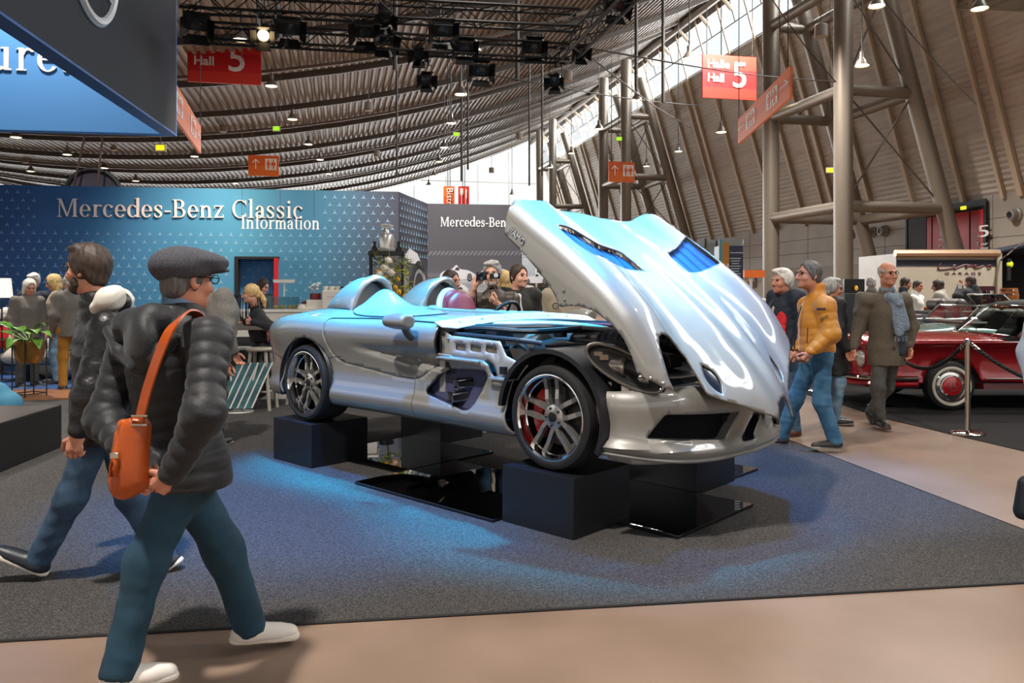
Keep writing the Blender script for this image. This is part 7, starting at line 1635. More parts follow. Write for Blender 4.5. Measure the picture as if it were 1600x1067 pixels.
rows = [[(x, RY-y, z) for x, y, z in rf[0]], [(x, RY-y, z) for x, y, z in rf[1]], [(x, RY+y, z) for x, y, z in rf[1]], [(x, RY+y, z) for x, y, z in rf[0]]]; v = [p for r_ in rows for p in r_]
o = mk('soft_top', v, [(4*i+j, 4*i+j+1, 4*i+j+5, 4*i+j+4) for i in range(3) for j in range(3)], TOPF, rcar, True, 60); solid(o, .03)
mk('side_glass', [(6.75, RY-.63, 1.26), (7.05, RY-.65, 1.31), (7.5, RY-.62, 1.26), (7.9, RY-.66, .88), (6.42, RY-.72, .90)], [(0, 1, 2, 3, 4)], WSG, rcar, False)
MB().tube([(6.42, RY-.725, .90), (6.75, RY-.64, 1.265)], .016, 6).build('side_glass_frame', CHRB, rcar)
for a, b, z in ((5.85, 8.4, .40),): MB().tube([(a, RY-.895, z), (b, RY-.885, z)], .013, 6).build('side_trim', CHRB, rcar)
MB().hexa([(5.85, RY-.86, .27), (7.45, RY-.86, .27), (7.45, RY+.86, .27), (5.85, RY+.86, .27)], [(5.85, RY-.85, .34), (7.45, RY-.85, .34), (7.45, RY+.85, .34), (5.85, RY+.85, .34)]).build('sill', M('sill_red', '5e0a10', .3), rcar, smooth=False)
MB().tube([(6.33, RY-.884, .80), (6.32, RY-.887, .6), (6.30, RY-.885, .36)], .004, 4).build('door_gap', BLK, rcar)
bp_ = spl([(5.02, RY-.87, .40), (4.62, RY-.84, .40), (4.36, RY-.58, .40), (4.28, RY, .40), (4.36, RY+.58, .40), (4.62, RY+.84, .40), (5.02, RY+.87, .40)], 6); MB().tube(bp_, .05, 10, flat=.7).build('bumper', CHRB, rcar)
MB().tube([p-UPZ*.07 for p in bp_], .035, 8).build('bumper_underline', REDP, rcar)
MB().hexa([(4.42, RY-.38, .46), (4.34, RY-.36, .46), (4.34, RY+.36, .46), (4.42, RY+.38, .46)][::-1], [(4.44, RY-.34, .74), (4.37, RY-.32, .74), (4.37, RY+.32, .74), (4.44, RY+.34, .74)][::-1]).build('grille', M('grille_dark_chrome', '3a3a3c', .2, .9), rcar, smooth=False)
MB().tube([(4.33, RY-.36, .6), (4.33, RY+.36, .6)], .02, 6).build('grille_bar', CHRB, rcar)
for y in (-.62, .62): MB().ell((4.46, RY+y*.9, .63), (.05, .08, .12)).build('headlamp', M('headlamp_glass', 'c9c6bd', .1, .4), rcar)
MB().hexa([(4.6, RY-.7, .25), (8.3, RY-.7, .25), (8.3, RY+.7, .25), (4.6, RY+.7, .25)], [(4.55, RY-.72, .6), (8.3, RY-.72, .6), (8.3, RY+.72, .6), (4.55, RY+.72, .6)]).build('underbody', UND, rcar, smooth=False)
HUBR = M('hubcap_red', 'b3141a', .2, .1, 1.0)
for x in (5.45, 7.85):
    old_wheel(rcar, (x, RY-.78, .306), .306, .17, (0, -1, 0), HUBR); old_wheel(rcar, (x, RY+.78, .306), .306, .17, (0, 1, 0), HUBR)
cdp = MB().hexa([(6.32, RY-.05, .98), (6.34, RY-.35, .98), (6.35, RY-.35, .98), (6.33, RY-.05, .98)], [(6.46, RY-.1, 1.22), (6.48, RY-.42, 1.22), (6.49, RY-.42, 1.22), (6.47, RY-.1, 1.22)]).build('price_card', M('card_dark', '15161a', .3), smooth=False, loc=(6.35, RY-.2, .98)); tag(cdp, 'dark info card standing inside the red car windscreen', 'sign')
# simple classic cars further back
def back_car(label, name, x0, y0, L, paint, flip=1, roof=False, head=False, zs=1.0):
    r = thing(name, label, 'car', (x0+L/2, y0, 0)); hw = .82
    xs = [0, .05, .2, .3, .36, .5, .62, .72, .9, .97, 1]; zt_ = [.55, .72, .82, .86, .90, .90, .90, .88, .84, .74, .5]; wv = [.6, .86, .96, 1, 1, 1, 1, 1, .96, .86, .6]
    v = []; f = []; n_ = 9
    for q, z, w_ in zip(xs, zt_, wv):
        x = x0+L*(q if flip > 0 else 1-q); hwv = hw*w_; z *= zs
        for a, b in ((-.85, .32), (-1, .45), (-1, .7*z/.86), (-.93, z*.96), (-.6, z*1.03), (0, z*1.06), (.6, z*1.03), (.93, z*.96), (1, .7*z/.86), (1, .45), (.85, .32)): v.append((x, y0+a*hwv, b))
    n_ = 11
    for i in range(len(xs)-1):
        for k in range(n_-1): f.append((i*n_+k, i*n_+k+1, (i+1)*n_+k+1, (i+1)*n_+k))
    f += [tuple(range(n_)), tuple(len(v)-n_+k for k in range(n_))[::-1]]
    o = mk('body_shell', v, f, paint, r, True, 60); orient(o, (0, 0, 1)); solid(o, .01)
    X = lambda q: x0+L*(q if flip > 0 else 1-q)
    for q in (.18, .80): old_wheel(r, (X(q), y0-.74, .31), .31, .17, (0, -1, 0), CHRB, False); old_wheel(r, (X(q), y0+.74, .31), .31, .17, (0, 1, 0), CHRB, False)
    a, b = [(X(.37), y0+k*.66, .92*zs) for k in (-1, 1)], [(X(.45), y0+k*.58, 1.25*zs) for k in (-1, 1)]
    mk('windscreen_glass', a+b, [(0, 1, 3, 2)], WSG, r, False); MB().tube(a+b[::-1], .018, 6, closed=True).build('windscreen_frame', CHRB, r)
    if roof:
        v = []; st_ = [(.36, .92, .70), (.46, 1.28, .60), (.60, 1.32, .58), (.72, 1.22, .58), (.84, .90, .66)]
        for q, z, w_ in st_: v += [(X(q), y0-w_, z), (X(q), y0-w_*.8, z+.03), (X(q), y0+w_*.8, z+.03), (X(q), y0+w_, z)]
        o = mk('roof', v, [(4*i+k, 4*i+k+1, 4*i+k+5, 4*i+k+4) for i in range(1, 4) for k in range(3)], paint, r, True, 60); solid(o, .02)
        mk('side_glass', [(X(.38), y0-.7, .9), (X(.46), y0-.6, 1.27), (X(.6), y0-.58, 1.31), (X(.72), y0-.58, 1.2), (X(.82), y0-.66, .9)], [(0, 1, 2, 3, 4)], WSG, r, False)
    else:
        MB().hexa([(X(.44), y0-.6, .88), (X(.70), y0-.6, .88), (X(.70), y0+.6, .88), (X(.44), y0+.6, .88)], [(X(.44), y0-.62, .97*zs), (X(.70), y0-.62, .97*zs), (X(.70), y0+.62, .97*zs), (X(.44), y0+.62, .97*zs)]).build('cockpit', INT, r, smooth=False)
        for k in (-.32, .32):
            blob('headrest', M('leather_grey_brown', '3a322c', .5), r, [cap((X(.62), y0+k-.16, 1.08*zs), (X(.62), y0+k+.16, 1.08*zs), .12, k=.04)], .02)
    MB().tube([(X(.02), y0-.72, .45), (X(.02), y0+.72, .45)], .05, 8).build('bumper', CHRB, r)
    MB().tube([(X(.06), y0-.83, .62), (X(.95), y0-.83, .62)], .012, 5).build('side_trim', CHRB, r)
    return r
back_car('pale teal open classic car just behind the red convertible', 'open_classic_car', 5.6, 13.2, 4.2, TEALP, 1)
back_car('dark navy open classic car with brown headrests before the trailer', 'open_classic_car', 6.6, 15.0, 4.4, NAVYP, -1, zs=1.14)
back_car('pale green closed classic car behind the woman in the black waistcoat', 'closed_classic_car', 2.7, 17.3, 4.2, CREAM, 1, True)
back_car('cream closed classic car glimpsed left of the man in the red scarf', 'closed_classic_car', 2.9, 20.5, 4.3, M('ivory_paint', 'e6e2d3', .2, .1, 1.0), -1, True)
# stanchions and rope
def stanchion(label, c, h=1.0):
    r = thing('rope_post', label, 'rope post', tuple(c), 'chrome rope posts'); c = Vector((c[0], c[1], .006))
    MB().lathe([(.0001, 0), (.165, 0), (.165, .015), (.12, .03), (.03, .04), (.0001, .04)], 28, Matrix.Translation(c), caps=False).build('base', CHRB, r)
    MB().lathe([(.026, .035), (.026, h-.06), (.032, h-.05), (.034, h), (.0001, h+.01)], 20, Matrix.Translation(c), caps=False).build('post', CHRB, r)
    return c+UPZ*(h-.05)
ROPE = M('rope_black', '141517', .7, bump=(200, .5))
pA = stanchion('chrome rope post in front of the red convertible door', tuple(G(1512, 679)), .98); pB = stanchion('chrome rope post hidden behind the man in the grey coat', tuple(G(1375, 636)), .98); pC = stanchion('chrome rope post with only its foot seen behind the orange jacket', tuple(G(1277, 612)), .98)
def rope(label, a, b, sag):
    a, b = Vector(a), Vector(b); n_ = 30; P = [a+(b-a)*(i/n_)-UPZ*sag*4*(i/n_)*(1-i/n_) for i in range(n_+1)]; d = (b-a).cross(UPZ).normalized(); v = thing('barrier_rope', label, 'rope', tuple(P[n_//2]), 'black twisted barrier ropes')
    for ph in (0, pi*2/3, pi*4/3):
        Q = []
        for i in range(n_*5+1):
            t = i/(n_*5)*n_; k = min(int(t), n_-1); p = P[k]+(P[k+1]-P[k])*(t-k); an = i*.75+ph; Q.append(p+(d*math.cos(an)+UPZ*math.sin(an))*.011)
        MB().tube(Q, .0125, 6).build('strand', ROPE, v)
    for p, q in ((P[0], P[1]), (P[-1], P[-2])): MB().tube([p, p+(q-p).normalized()*.09], .019, 10).build('end_sleeve', CHRB, v)
rope('black twisted rope sagging left from the chrome post before the red wheel', pA+Vector((-.035, 0, 0)), pB+Vector((.035, 0, 0)), .34); rope('black twisted rope sagging right from the chrome post out of the picture', pA+Vector((.035, 0, 0)), pA+Vector((1.6, -.9, 0)), .42)
rope('black twisted rope half hidden behind the grey coat', pB-Vector((.035, 0, 0)), pC+Vector((.035, 0, 0)), .3)
# trailer
TRW = M('trailer_white', 'aaa396', .35, noise=(2, 'a09888', .3, .7)); TRN = M('trailer_navy', '141c2c', .4); TRC = M('trailer_trim', 'a58a72', .3, .5)
ta = W(1400, 456, 20.5); tv = thing('trailer', 'white exhibition trailer lettered with a dark red garage name', 'trailer', (ta.x+2, ta.y, 0)); zt_ = CH+60*20.5/F; x0, x1 = ta.x, W(1559, 456, 20.5).x; x2 = W(1660, 456, 20.5).x; y0 = 20.5
MB().hexa([(x0, y0, .5), (x1, y0, .5), (x1, y0+2.2, .5), (x0, y0+2.2, .5)], [(x0, y0, zt_), (x1, y0, zt_), (x1, y0+2.2, zt_), (x0, y0+2.2, zt_)]).build('body_panel', TRW, tv, smooth=False)
MB().hexa([(x1, y0+.05, .5), (x2, y0+.05, .5), (x2, y0+2.2, .5), (x1, y0+2.2, .5)], [(x1, y0+1.2, zt_), (x2, y0+1.2, zt_), (x2, y0+2.2, zt_), (x1, y0+2.2, zt_)]).build('open_bay', M('bay_dark', '12161c', .7), tv, smooth=False)
MB().hexa([(x0, y0-.02, zt_-.32), (x1, y0-.02, zt_-.32), (x1, y0, zt_-.32), (x0, y0, zt_-.32)], [(x0, y0-.02, zt_-.17), (x1, y0-.02, zt_-.17), (x1, y0, zt_-.17), (x0, y0, zt_-.17)]).build('navy_stripe', TRN, tv, smooth=False)
MB().tube([(x0-.05, y0-.05, zt_), (x1, y0-.05, zt_)], .10, 8).build('roof_rail', TRC, tv); MB().tube([(x1, y0-.05, .5), (x1, y0-.05, zt_)], .07, 6).build('corner_post', TRW, tv)
MB().hexa([(x1, y0-.05, zt_), (x2, y0-1.6, zt_+.55), (x2, y0-1.6, zt_+.6), (x1, y0-.05, zt_+.05)], [(x1, y0+1.2, zt_), (x2, y0+1.2, zt_), (x2, y0+1.2, zt_+.06), (x1, y0+1.2, zt_+.06)]).build('flap_roof', TRN, tv, smooth=False)
MB().tube([W(1562, 408, 20.4), W(1600, 376, 19)], .02, 5).build('gas_strut', CHRB, tv)
MAR = M('script_maroon', '4d1520', .5); SY = y0-.012
def sc(pts): return spl([Vector((W(x, y, SY).x, SY, W(x, y, SY).z)) for x, y in pts], 6)
mb = MB()
for pts in ([(1470, 411.5), (1466, 420.5), (1482, 419.5)], [(1482, 419.5), (1488, 418.5), (1493, 415), (1491, 414), (1488.5, 417), (1492, 420), (1499, 416.5), (1506, 414), (1512, 413.5)], [(1509, 414.5), (1510, 418.5), (1513, 415), (1519, 415), (1525, 417.5), (1527, 415), (1523, 414.5), (1523, 418.5), (1529, 418), (1536, 415)], [(1541, 413), (1542, 416)], [(1548, 414.5), (1544, 415), (1548, 418), (1543, 420)]): mb.tube(sc(pts), .022, 6)
mb.build('script_lettering', MAR, tv)
sans('garage_lettering', 'G A R A G E', MAR, frame(Vector((W(1476, 429, SY).x, SY, W(1476, 429, SY).z)), X0, UPZ), .09, tv, .004, sx=2.0)
hv = thing('hose_reel_item', 'yellow lit gear hanging in the dark trailer bay', 'gear', tuple(W(1578, 420, 20.3))); MB().ell(W(1578, 413, 20.3), (.08, .06, .09)).build('yellow_cover', M('hi_vis_yellow', 'c6cf1f', .5, es=.3), hv); MB().tube([W(1577, 404, 20.3), W(1576, 438, 20.3)], .05, 6).build('black_tube', BLK, hv)
# wooden bar with crates and barrel
BARW = M('bar_wood', '8a4f22', .5, noise=(4, '6f3d18', .3, .7, (1, 1, 5))); bw_ = W(1530, 470, 17.5)
bar = thing('wooden_bar', 'wooden plank bar in front of the white trailer', 'bar', (bw_.x, bw_.y, 0)); zb = 1.14
MB().box((bw_.x-.2, bw_.y, zb-.03), (2.8, .7, .06)).build('bar_top', BARW, bar, smooth=False); MB().box((bw_.x-.2, bw_.y+.1, zb/2-.03), (2.6, .5, zb-.07)).build('bar_front', BARW, bar, smooth=False)
CRM = M('crate_maroon', '4a1f2a', .5); BOT = M('bottle_dark', '1c130e', .12, 0, .5); BLAB = M('bottle_label', 'c9c2b2', .5)
def crate(label, x, y, z):
    r = thing('bottle_crate', label, 'crate', (x, y, z), 'maroon bottle crates on the bar'); w, d, h = .40, .30, .30
    for a, b, s_ in ((0, -d/2, (w, .015, .10)), (0, d/2, (w, .015, .10)), (-w/2, 0, (.015, d, .10)), (w/2, 0, (.015, d, .10))):
        for zz in (.06, h-.05): MB().box((x+a, y+b, z+zz), s_).build('side_band', CRM, r, smooth=False)
    for a in (-w/2, -w/6, w/6, w/2): MB().box((x+a, y-d/2, z+h/2), (.02, .02, h)).build('upright', CRM, r, smooth=False)
    MB().box((x, y, z+.008), (w, d, .016)).build('base', CRM, r, smooth=False)
    return w, d, h
def bottle(label, x, y, z, grp): 
    r = thing('bottle', label, 'bottle', (x, y, z), grp); MB().lathe([(.0001, 0), (.033, 0), (.035, .02), (.035, .15), (.015, .21), (.013, .26), (.0001, .262)], 12, Matrix.Translation((x, y, z)), caps=False).build('glass_shell', BOT, r); MB().lathe([(.0355, .05), (.0355, .12)], 12, Matrix.Translation((x, y, z)), caps=False).build('label', BLAB, r)
for ci, (cx, cz, lb) in enumerate(((W(1555, 470, 17.4).x, zb, 'right'), (W(1533, 470, 17.4).x, zb+.16, 'left'))):
    if ci == 1: box_thing('bar_box', 'low dark box lifting the left bottle crate', 'box', (cx, 17.4, zb+.075), (.42, .32, .15), CRM)
    crate('maroon bottle crate, the %s of the two beside the barrel' % lb, cx, 17.4, cz)
    for i in range(3):
        for j in range(2): bottle('dark bottle in the %s crate, %s %s' % (lb, ['front', 'rear'][j], ['left', 'middle', 'right'][i]), cx-.12+.12*i, 17.33+.13*j, cz+.018, 'bottles in the %s crate' % lb)
bl = W(1576, 470, 17.4); br_ = thing('barrel', 'small wooden barrel with metal hoops at the end of the bar', 'barrel', (bl.x, bl.y, zb)); b4 = Matrix.Translation((bl.x, bl.y, zb))
MB().lathe([(.0001, 0), (.17, 0), (.195, .16), (.195, .26), (.17, .42), (.0001, .42)], 26, b4, caps=False).build('staves', M('barrel_wood', 'b06a26', .45, noise=(10, '8c4d17', .3, .7, (5, 5, .4))), br_)
for z in (.05, .14, .28, .37): MB().lathe([(.176+.02*math.sin(pi*z/.42), z-.015), (.181+.02*math.sin(pi*z/.42), z), (.176+.02*math.sin(pi*z/.42), z+.015)], 26, b4, caps=False).build('hoop', CHRB, br_)
# info totem, monitor, orange stall, posters
tt = W(1143, 470, 12.4); tot = thing('info_totem', 'upright info totem, navy text panel with classic lettering on its side', 'totem', (tt.x, tt.y, 0)); zt_ = CH+82*12.4/F; k_ = 12.4/F
xa, xb, xc, xd = W(1125, 0, 12.4).x, W(1128, 0, 12.4).x, W(1139, 0, 12.4).x, W(1161, 0, 12.4).x
MB().hexa([(xa, 12.4, .02), (xd, 12.4, .02), (xd, 12.75, .02), (xa, 12.75, .02)], [(xa, 12.4, zt_-.10), (xd, 12.4, zt_-.10), (xd, 12.75, zt_-.10), (xa, 12.75, zt_-.10)]).build('core', M('totem_navy', '1b2440', .4), tot, smooth=False)
MB().hexa([(xa, 12.39, zt_-.10), (xd, 12.39, zt_-.10), (xd, 12.4, zt_-.10), (xa, 12.4, zt_-.10)], [(xa, 12.39, zt_), (xd, 12.39, zt_), (xd, 12.4, zt_), (xa, 12.4, zt_)]).build('clear_top', ACR, tot, smooth=False)
MB().hexa([(xb, 12.385, .3), (xc, 12.385, .3), (xc, 12.4, .3), (xb, 12.4, .3)], [(xb, 12.385, zt_-.05), (xc, 12.385, zt_-.05), (xc, 12.4, zt_-.05), (xb, 12.4, zt_-.05)]).build('ochre_strip', M('totem_ochre', 'b0772c', .5), tot, smooth=False)
MB().hexa([(xa-.02, 12.38, .3), (xb, 12.38, .3), (xb, 12.4, .3), (xa-.02, 12.4, .3)], [(xa-.02, 12.38, zt_), (xb, 12.38, zt_), (xb, 12.4, zt_), (xa-.02, 12.4, zt_)]).build('teal_edge', M('totem_teal', '3f8f9a', .4), tot, smooth=False)
sans('totem_lettering', 'Classic', LETW, frame(Vector((xc-.015, 12.38, zt_-.92)), UPZ, (-1, 0, 0)), .17, tot, .004, sx=1.15)
sans('totem_heading', 'Mercedes-Benz', LETW, frame(Vector((xc+.02, 12.39, zt_-.22)), X0, UPZ), .032, tot, .002); sans('totem_heading', '300 SL Coupe', LETW, frame(Vector((xc+.02, 12.39, zt_-.27)), X0, UPZ), .032, tot, .002) if False else None
for i in range(13): MB().box((xc+.10, 12.395, zt_-.30-.04*i), (.17-.03*(i % 3), .004, .014)).build('text_line', PALE, tot, smooth=False)
mn = W(1334, 447, 15.5); mo = thing('monitor', 'black monitor standing on a dark cabinet behind the woman in the waistcoat', 'monitor', (mn.x, mn.y, 0)); MB().box(mn, (.40, .06, .28)).build('screen', M('screen_black', '0b0d10', .15), mo, smooth=False); MB().box((mn.x, mn.y+.05, (mn.z-.14)/2), (.44, .3, mn.z-.16)).build('cabinet', DGR, mo, smooth=False); MB().ell(W(1338, 450, 15.4), (.035, .02, .05)).build('yellow_figure', M('screen_yellow', 'd59a2c', .5, es=.4), mo)
os_ = W(1176, 440, 24); ost = thing('orange_stall', 'small stall with orange canopy board behind the front steel column', 'stall', (os_.x, os_.y, 0)); MB().box((os_.x, os_.y, CH+28*24/F), (.62, .4, .22)).build('canopy', ORG1, ost, smooth=False); MB().box((os_.x, os_.y+.1, .9), (.6, .3, 1.78)).build('back_board', M('stall_grey', '8d8880', .6), ost, smooth=False)
for i, x in enumerate((1167, 1174, 1182)): MB().box(Vector((W(x, 0, 23.8).x, 23.86, CH-(442-HZ)*24/F)), (.09, .02, .30)).build('picture', [M('pic_tan', '9b7a58'), M('pic_pale', 'c4c2bd'), M('pic_dark', '4a3c34')][i], ost, smooth=False)
for lb, x, y, w_, h_ in (('dark poster on the white wall, left one above the bonnet edge', 1098, 380, 8, 14), ('dark poster on the white wall beside the totem', 1115, 389, 8, 26)):
    a, b, c, d_ = TW_(x-w_/2, y+h_/2, .03), TW_(x+w_/2, y+h_/2, .03), TW_(x+w_/2, y-h_/2, .03), TW_(x-w_/2, y-h_/2, .03); o = plate(MB(), [a, b, c, d_], .03).build('wall_poster', M('poster_dark', '2a2b30', .5), smooth=False); tag(o, lb, 'poster')
# ------------------------------------------------------------------ people
JBLK = M('jacket_black', '1e1f22', .58, bump=(45, .2), sheen=.1, spec=.35); LEATH = M('leather_black', '161517', .38, bump=(55, .3)); JORG = M('jacket_mustard', 'c27a14', .5, bump=(40, .2), sheen=.2)
JEAN = M('jeans_blue', '273c54', .85, noise=(9, '3f5a74', .35, .7), bump=(120, .15)); JEAN2 = M('jeans_mid', '2c5878', .85, noise=(8, '4d7c9c', .38, .68), bump=(120, .15)); TRTEAL = M('trousers_petrol', '12303f', .85, noise=(6, '1b4155', .35, .7), bump=(120, .15)); JEANL = M('jeans_pale', '5c7d96', .85, noise=(8, '86a3b5', .4, .65))
SHW = M('shoe_white', 'e2d9cf', .5); SOLW = M('sole_white', 'e0d6c8', .6); SHN = M('shoe_navy', '1c222c', .45); SHG = M('shoe_dark', '23211f', .5); SOLG = M('sole_grey', '8d8780', .7); SOLB = M('sole_brown', '4a2c1c', .6); SHBR = M('shoe_brown', '5a2a18', .4)
TWEED = M('coat_tweed', '4b4237', .9, noise=(170, '6f6454', .35, .65), bump=(200, .3)); TWG = M('tweed_grey', '57544f', .9, noise=(150, '7b766f', .35, .65)); NAVY = M('cloth_navy', '1b2433', .7, bump=(60, .15)); BEIGE = M('cloth_beige', 'b5a791', .8); VEST = M('vest_black', '17181b', .6, bump=(60, .2)); GTR = M('trousers_grey', '45433f', .85, noise=(10, '565450', .4, .7)); SCB = M('scarf_blue_grey', '64717f', .85, noise=(60, '7f8d9b', .4, .6)); SCR = M('scarf_red', 'b8101c', .8, noise=(60, 'd02a30', .4, .6)); HOODW = M('hoodie_white', 'd9d3c8', .85); FELT = M('cap_felt', '34343a', .95, noise=(220, '53535a', .35, .65), bump=(220, .3)); OCH = M('trousers_ochre', '9a6a1e', .8); REDT = M('top_red', 'c3141c', .7); HOODG = M('hoodie_grey_beige', '9d968b', .85, noise=(60, 'aaa398', .4, .6)); SHIRT = M('shirt_white', 'dcd9d4', .7); DSWE = M('sweater_dark', '1c2026', .85); SUIT = M('suit_dark', '24231f', .75); JBRN = M('jacket_brown', '3a3028', .45, bump=(40, .3)); SHBL = M('shirt_blue', '6f8fae', .7); GLF = M('glasses_dark', '1a1716', .3, .3)
def bar_(a, b): return (Vector(b)-Vector(a)).normalized()
# man in the flat cap, seen from behind, hands clasped on his back
d0 = 3.1; J = dict(head=W(292, 438, 3.12), neck=W(282, 494, 3.11), shR=W(328, 530, 2.98), shL=W(205, 532, 3.26), elR=W(318, 648, 2.80), elL=W(163, 655, 3.14), wrR=W(270, 738, 2.80), wrL=W(226, 738, 2.90), hip=W(292, 728, 3.12), hiR=W(290, 742, 3.10), hiL=W(284, 742, 3.18), knL=W(350, 858, 3.23), anL=W(388, 972, 3.25), knR=W(228, 880, 3.02), anR=W(188, 1040, 2.93))
yw = 128; r_, f_, u_ = basis(yw)
rim_ = [W(172, 518, 3.14), W(186, 550, 3.03), W(214, 573, 2.945), W(246, 562, 2.915), W(268, 528, 2.93)]
hd_ = [ell(W(220, 538, 2.985), (.125, .055, .125), [list(r_), list(f_), [0, 0, 1]], .02), cap(W(205, 510, 3.08), W(240, 500, 3.0), .07, .065, k=.02), cap(W(300, 515, 2.96), W(338, 512, 3.02), .035, .02, k=.02)]+[cap(rim_[q], rim_[q+1], .027, k=.012) for q in range(4)]
p1, D, s, hB = person('man in dark flat cap and quilted jacket walking past, hands behind his back', -1.2, 3.1, yw, 1.66, J, JBLK, TRTEAL, (SHW, SOLW), ('crop', DARKGREY_HAIR), SKIN, (146, -4, 0), 1.08, .72, .02, hd_, (.056, .009), .003, .004, 1.08, .0085, .0055, hdir=dict(R=W(240, 768, 2.84)-W(268, 740, 2.83), L=W(246, 765, 2.86)-W(226, 738, 2.93)), hside=dict(R=(-.3, -.2, .8), L=(.6, -.2, .6)), curl=1.0, toes=dict(L=W(470, 985, 3.30)-W(400, 990, 3.24), R=W(255, 1052, 3.0)-W(195, 1062, 2.93)), fix_hem=.715, hand_res=.004)
hc = D['head']; hB0 = hB; hB = basis(124, -4); R = [list(k) for k in hB]
def hp(x, y, z): return hc+(hB[0]*x+hB[1]*y+hB[2]*z)
blob('flat_cap', FELT, p1, [ell(hp(0, -.018, .052), (.104, .128, .082), R, .02), ell(hp(0, .04, .078), (.096, .115, .045), R, .02), cap(hp(-.05, .10, .055), hp(.05, .10, .055), .028, k=.02, flat=(hB[2], 1.6)), cap(hp(0, .12, .046), hp(0, .150, .036), .05, .042, k=.02, flat=(hB[2], 4.5)), cut(hp(0, 0, .006), -hB[2]+hB[1]*.26, .01)], .0055)
hB = hB0; glasses(p1, hc, hB, 1.0, GLF)
blob('shirt_collar', SHBL, p1, [cap(D['neck']-UPZ*.02, D['neck']+UPZ*.06, .082, .070, k=.01), dict(cap(D['neck'], D['neck']+UPZ*.12, .062, .064, k=.004), sub=True)], .006)
BAGO = M('bag_leather_orange', 'b5500f', .38, noise=(5, '9c400a', .3, .7), bump=(30, .15)); BUCK = M('buckle_nickel', 'c9c0b0', .25, .9)
bg_ = thing('shoulder_bag', 'orange leather shoulder bag carried by the man in the flat cap', 'bag', tuple(W(203, 775, 2.86)))
bd_, bc1 = W(214, 668, 2.85), W(196, 762, 2.82); ax_ = (bd_-bc1).normalized(); bx = Vector((.72, .45, .18)).normalized(); bx = (bx-ax_*bx.dot(ax_)).normalized(); by = ax_.cross(bx)
blob('bag_shell', BAGO, bg_, [cap(W(208, 672, 2.80), W(196, 756, 2.78), .046, .056, k=.025, flat=(by, 1.7)), cap(W(220, 668, 2.80), W(214, 752, 2.78), .034, .042, k=.025, flat=(by, 1.7)), cap(W(190, 680, 2.81), W(184, 752, 2.80), .026, .036, k=.02, flat=(by, 1.4)), cut(W(200, 779, 2.80), (-.05, 0, -1), .012)], .006, (.003, 26, 3, (2, 1, .5)))
blob('bag_flap', BAGO, bg_, [cap(W(192, 668, 2.81), W(180, 732, 2.76), .024, .030, k=.02, flat=((.9, .3, .2), 2.2)), cap(W(194, 664, 2.80), W(224, 660, 2.80), .022, .018, k=.02)], .007)
MB().box(W(179, 712, 2.745), (.03, .012, .022)).build('bag_buckle', BUCK, bg_, bevel=.003)
for x in (172, 180): MB().tube(spl([W(177, 716, 2.74), W(x+1, 728, 2.735), W(x, 745, 2.74)], 4), .008, 6, flat=.5).build('tassel_strap', BAGO, bg_)
sp_pts = spl([W(217, 662, 2.79), W(229, 612, 2.79), W(246, 560, 2.79), W(263, 520, 2.81), W(279, 499, 2.87), W(294, 488, 2.96), W(310, 493, 3.05), W(320, 515, 3.11)], 8); mb = MB(); n_ = len(sp_pts); nn = Vector((-.35, -.93, .1))
for i, p in enumerate(sp_pts):
    t = (sp_pts[min(i+1, n_-1)]-sp_pts[max(i-1, 0)]).normalized(); n2 = nn if i < n_*.55 else (nn*(1-(i/n_-.55)*1.6)+UPZ*(i/n_-.55)*2.4); sd = t.cross(n2).normalized()*.019; n2 = sd.cross(t).normalized()*.004
    mb.v += [tuple(p-sd-n2), tuple(p+sd-n2), tuple(p+sd+n2), tuple(p-sd+n2)]
for i in range(n_-1):
    for k in range(4): mb.f.append((4*i+k, 4*i+(k+1) % 4, 4*i+4+(k+1) % 4, 4*i+4+k))
mb.build('bag_strap', BAGO, bg_)
bk = MB(); c = W(218, 657, 2.775)
bk.tube([c+Vector((a, 0, b)) for a, b in ((-.028, -.016), (.028, -.016), (.028, .016), (-.028, .016))], .005, 6, closed=True); bk.build('strap_buckle', BUCK, bg_)
# bearded man in the black leather jacket walking left
J = dict(head=W(137, 422, 4.05), neck=W(152, 478, 4.06), shL=W(168, 515, 3.90), shR=W(160, 508, 4.22), elL=W(142, 610, 3.80), wrL=W(124, 672, 3.78), elR=W(150, 600, 4.32), wrR=W(125, 660, 4.32), hip=W(165, 632, 4.06), hiL=W(160, 645, 3.98), hiR=W(172, 645, 4.12), knL=W(112, 775, 3.99), anL=W(64, 868, 4.02), knR=W(205, 775, 4.14), anR=W(255, 868, 4.16))
hd_ = [cap(W(178, 475, 4.02), W(168, 482, 4.15), .08, k=.04)]
p2, D, s, hB = person('bearded man in black leather jacket and jeans striding left past the platform', -2.2, 4.06, -97, 1.73, J, LEATH, JEAN, (SHN, SOLW), ('full', BROWN_HAIR), SKIN, (-100, 0, 0), 1.12, .72, .05, hd_, None, .006, .004, 1.0, .0095, .0055, hands=('L',), hside=dict(L=(-.9, 0, .3)), curl=.75, toes=dict(L=W(5, 862, 3.98)-W(70, 888, 4.02), R=W(225, 905, 4.15)-W(262, 880, 4.16)), beard=BROWN_HAIR, fix_hem=.71, hand_res=.0045)
glasses(p2, D['head'], hB, 1.0, GLF)
blob('white_hood', HOODW, p2, [cap(W(168, 468, 3.93), W(188, 470, 4.10), .062, .06, k=.03), cap(W(160, 470, 4.16), W(188, 470, 4.10), .055, .06, k=.03), cap(W(150, 482, 3.93), W(180, 462, 3.97), .03, .05, k=.03), dict(ell(W(170, 455, 4.06), (.05, .05, .05)), sub=True)], .009, (.003, 30, 8))
for sg, an in ((1, 'L'), (-1, 'R')):
    pass
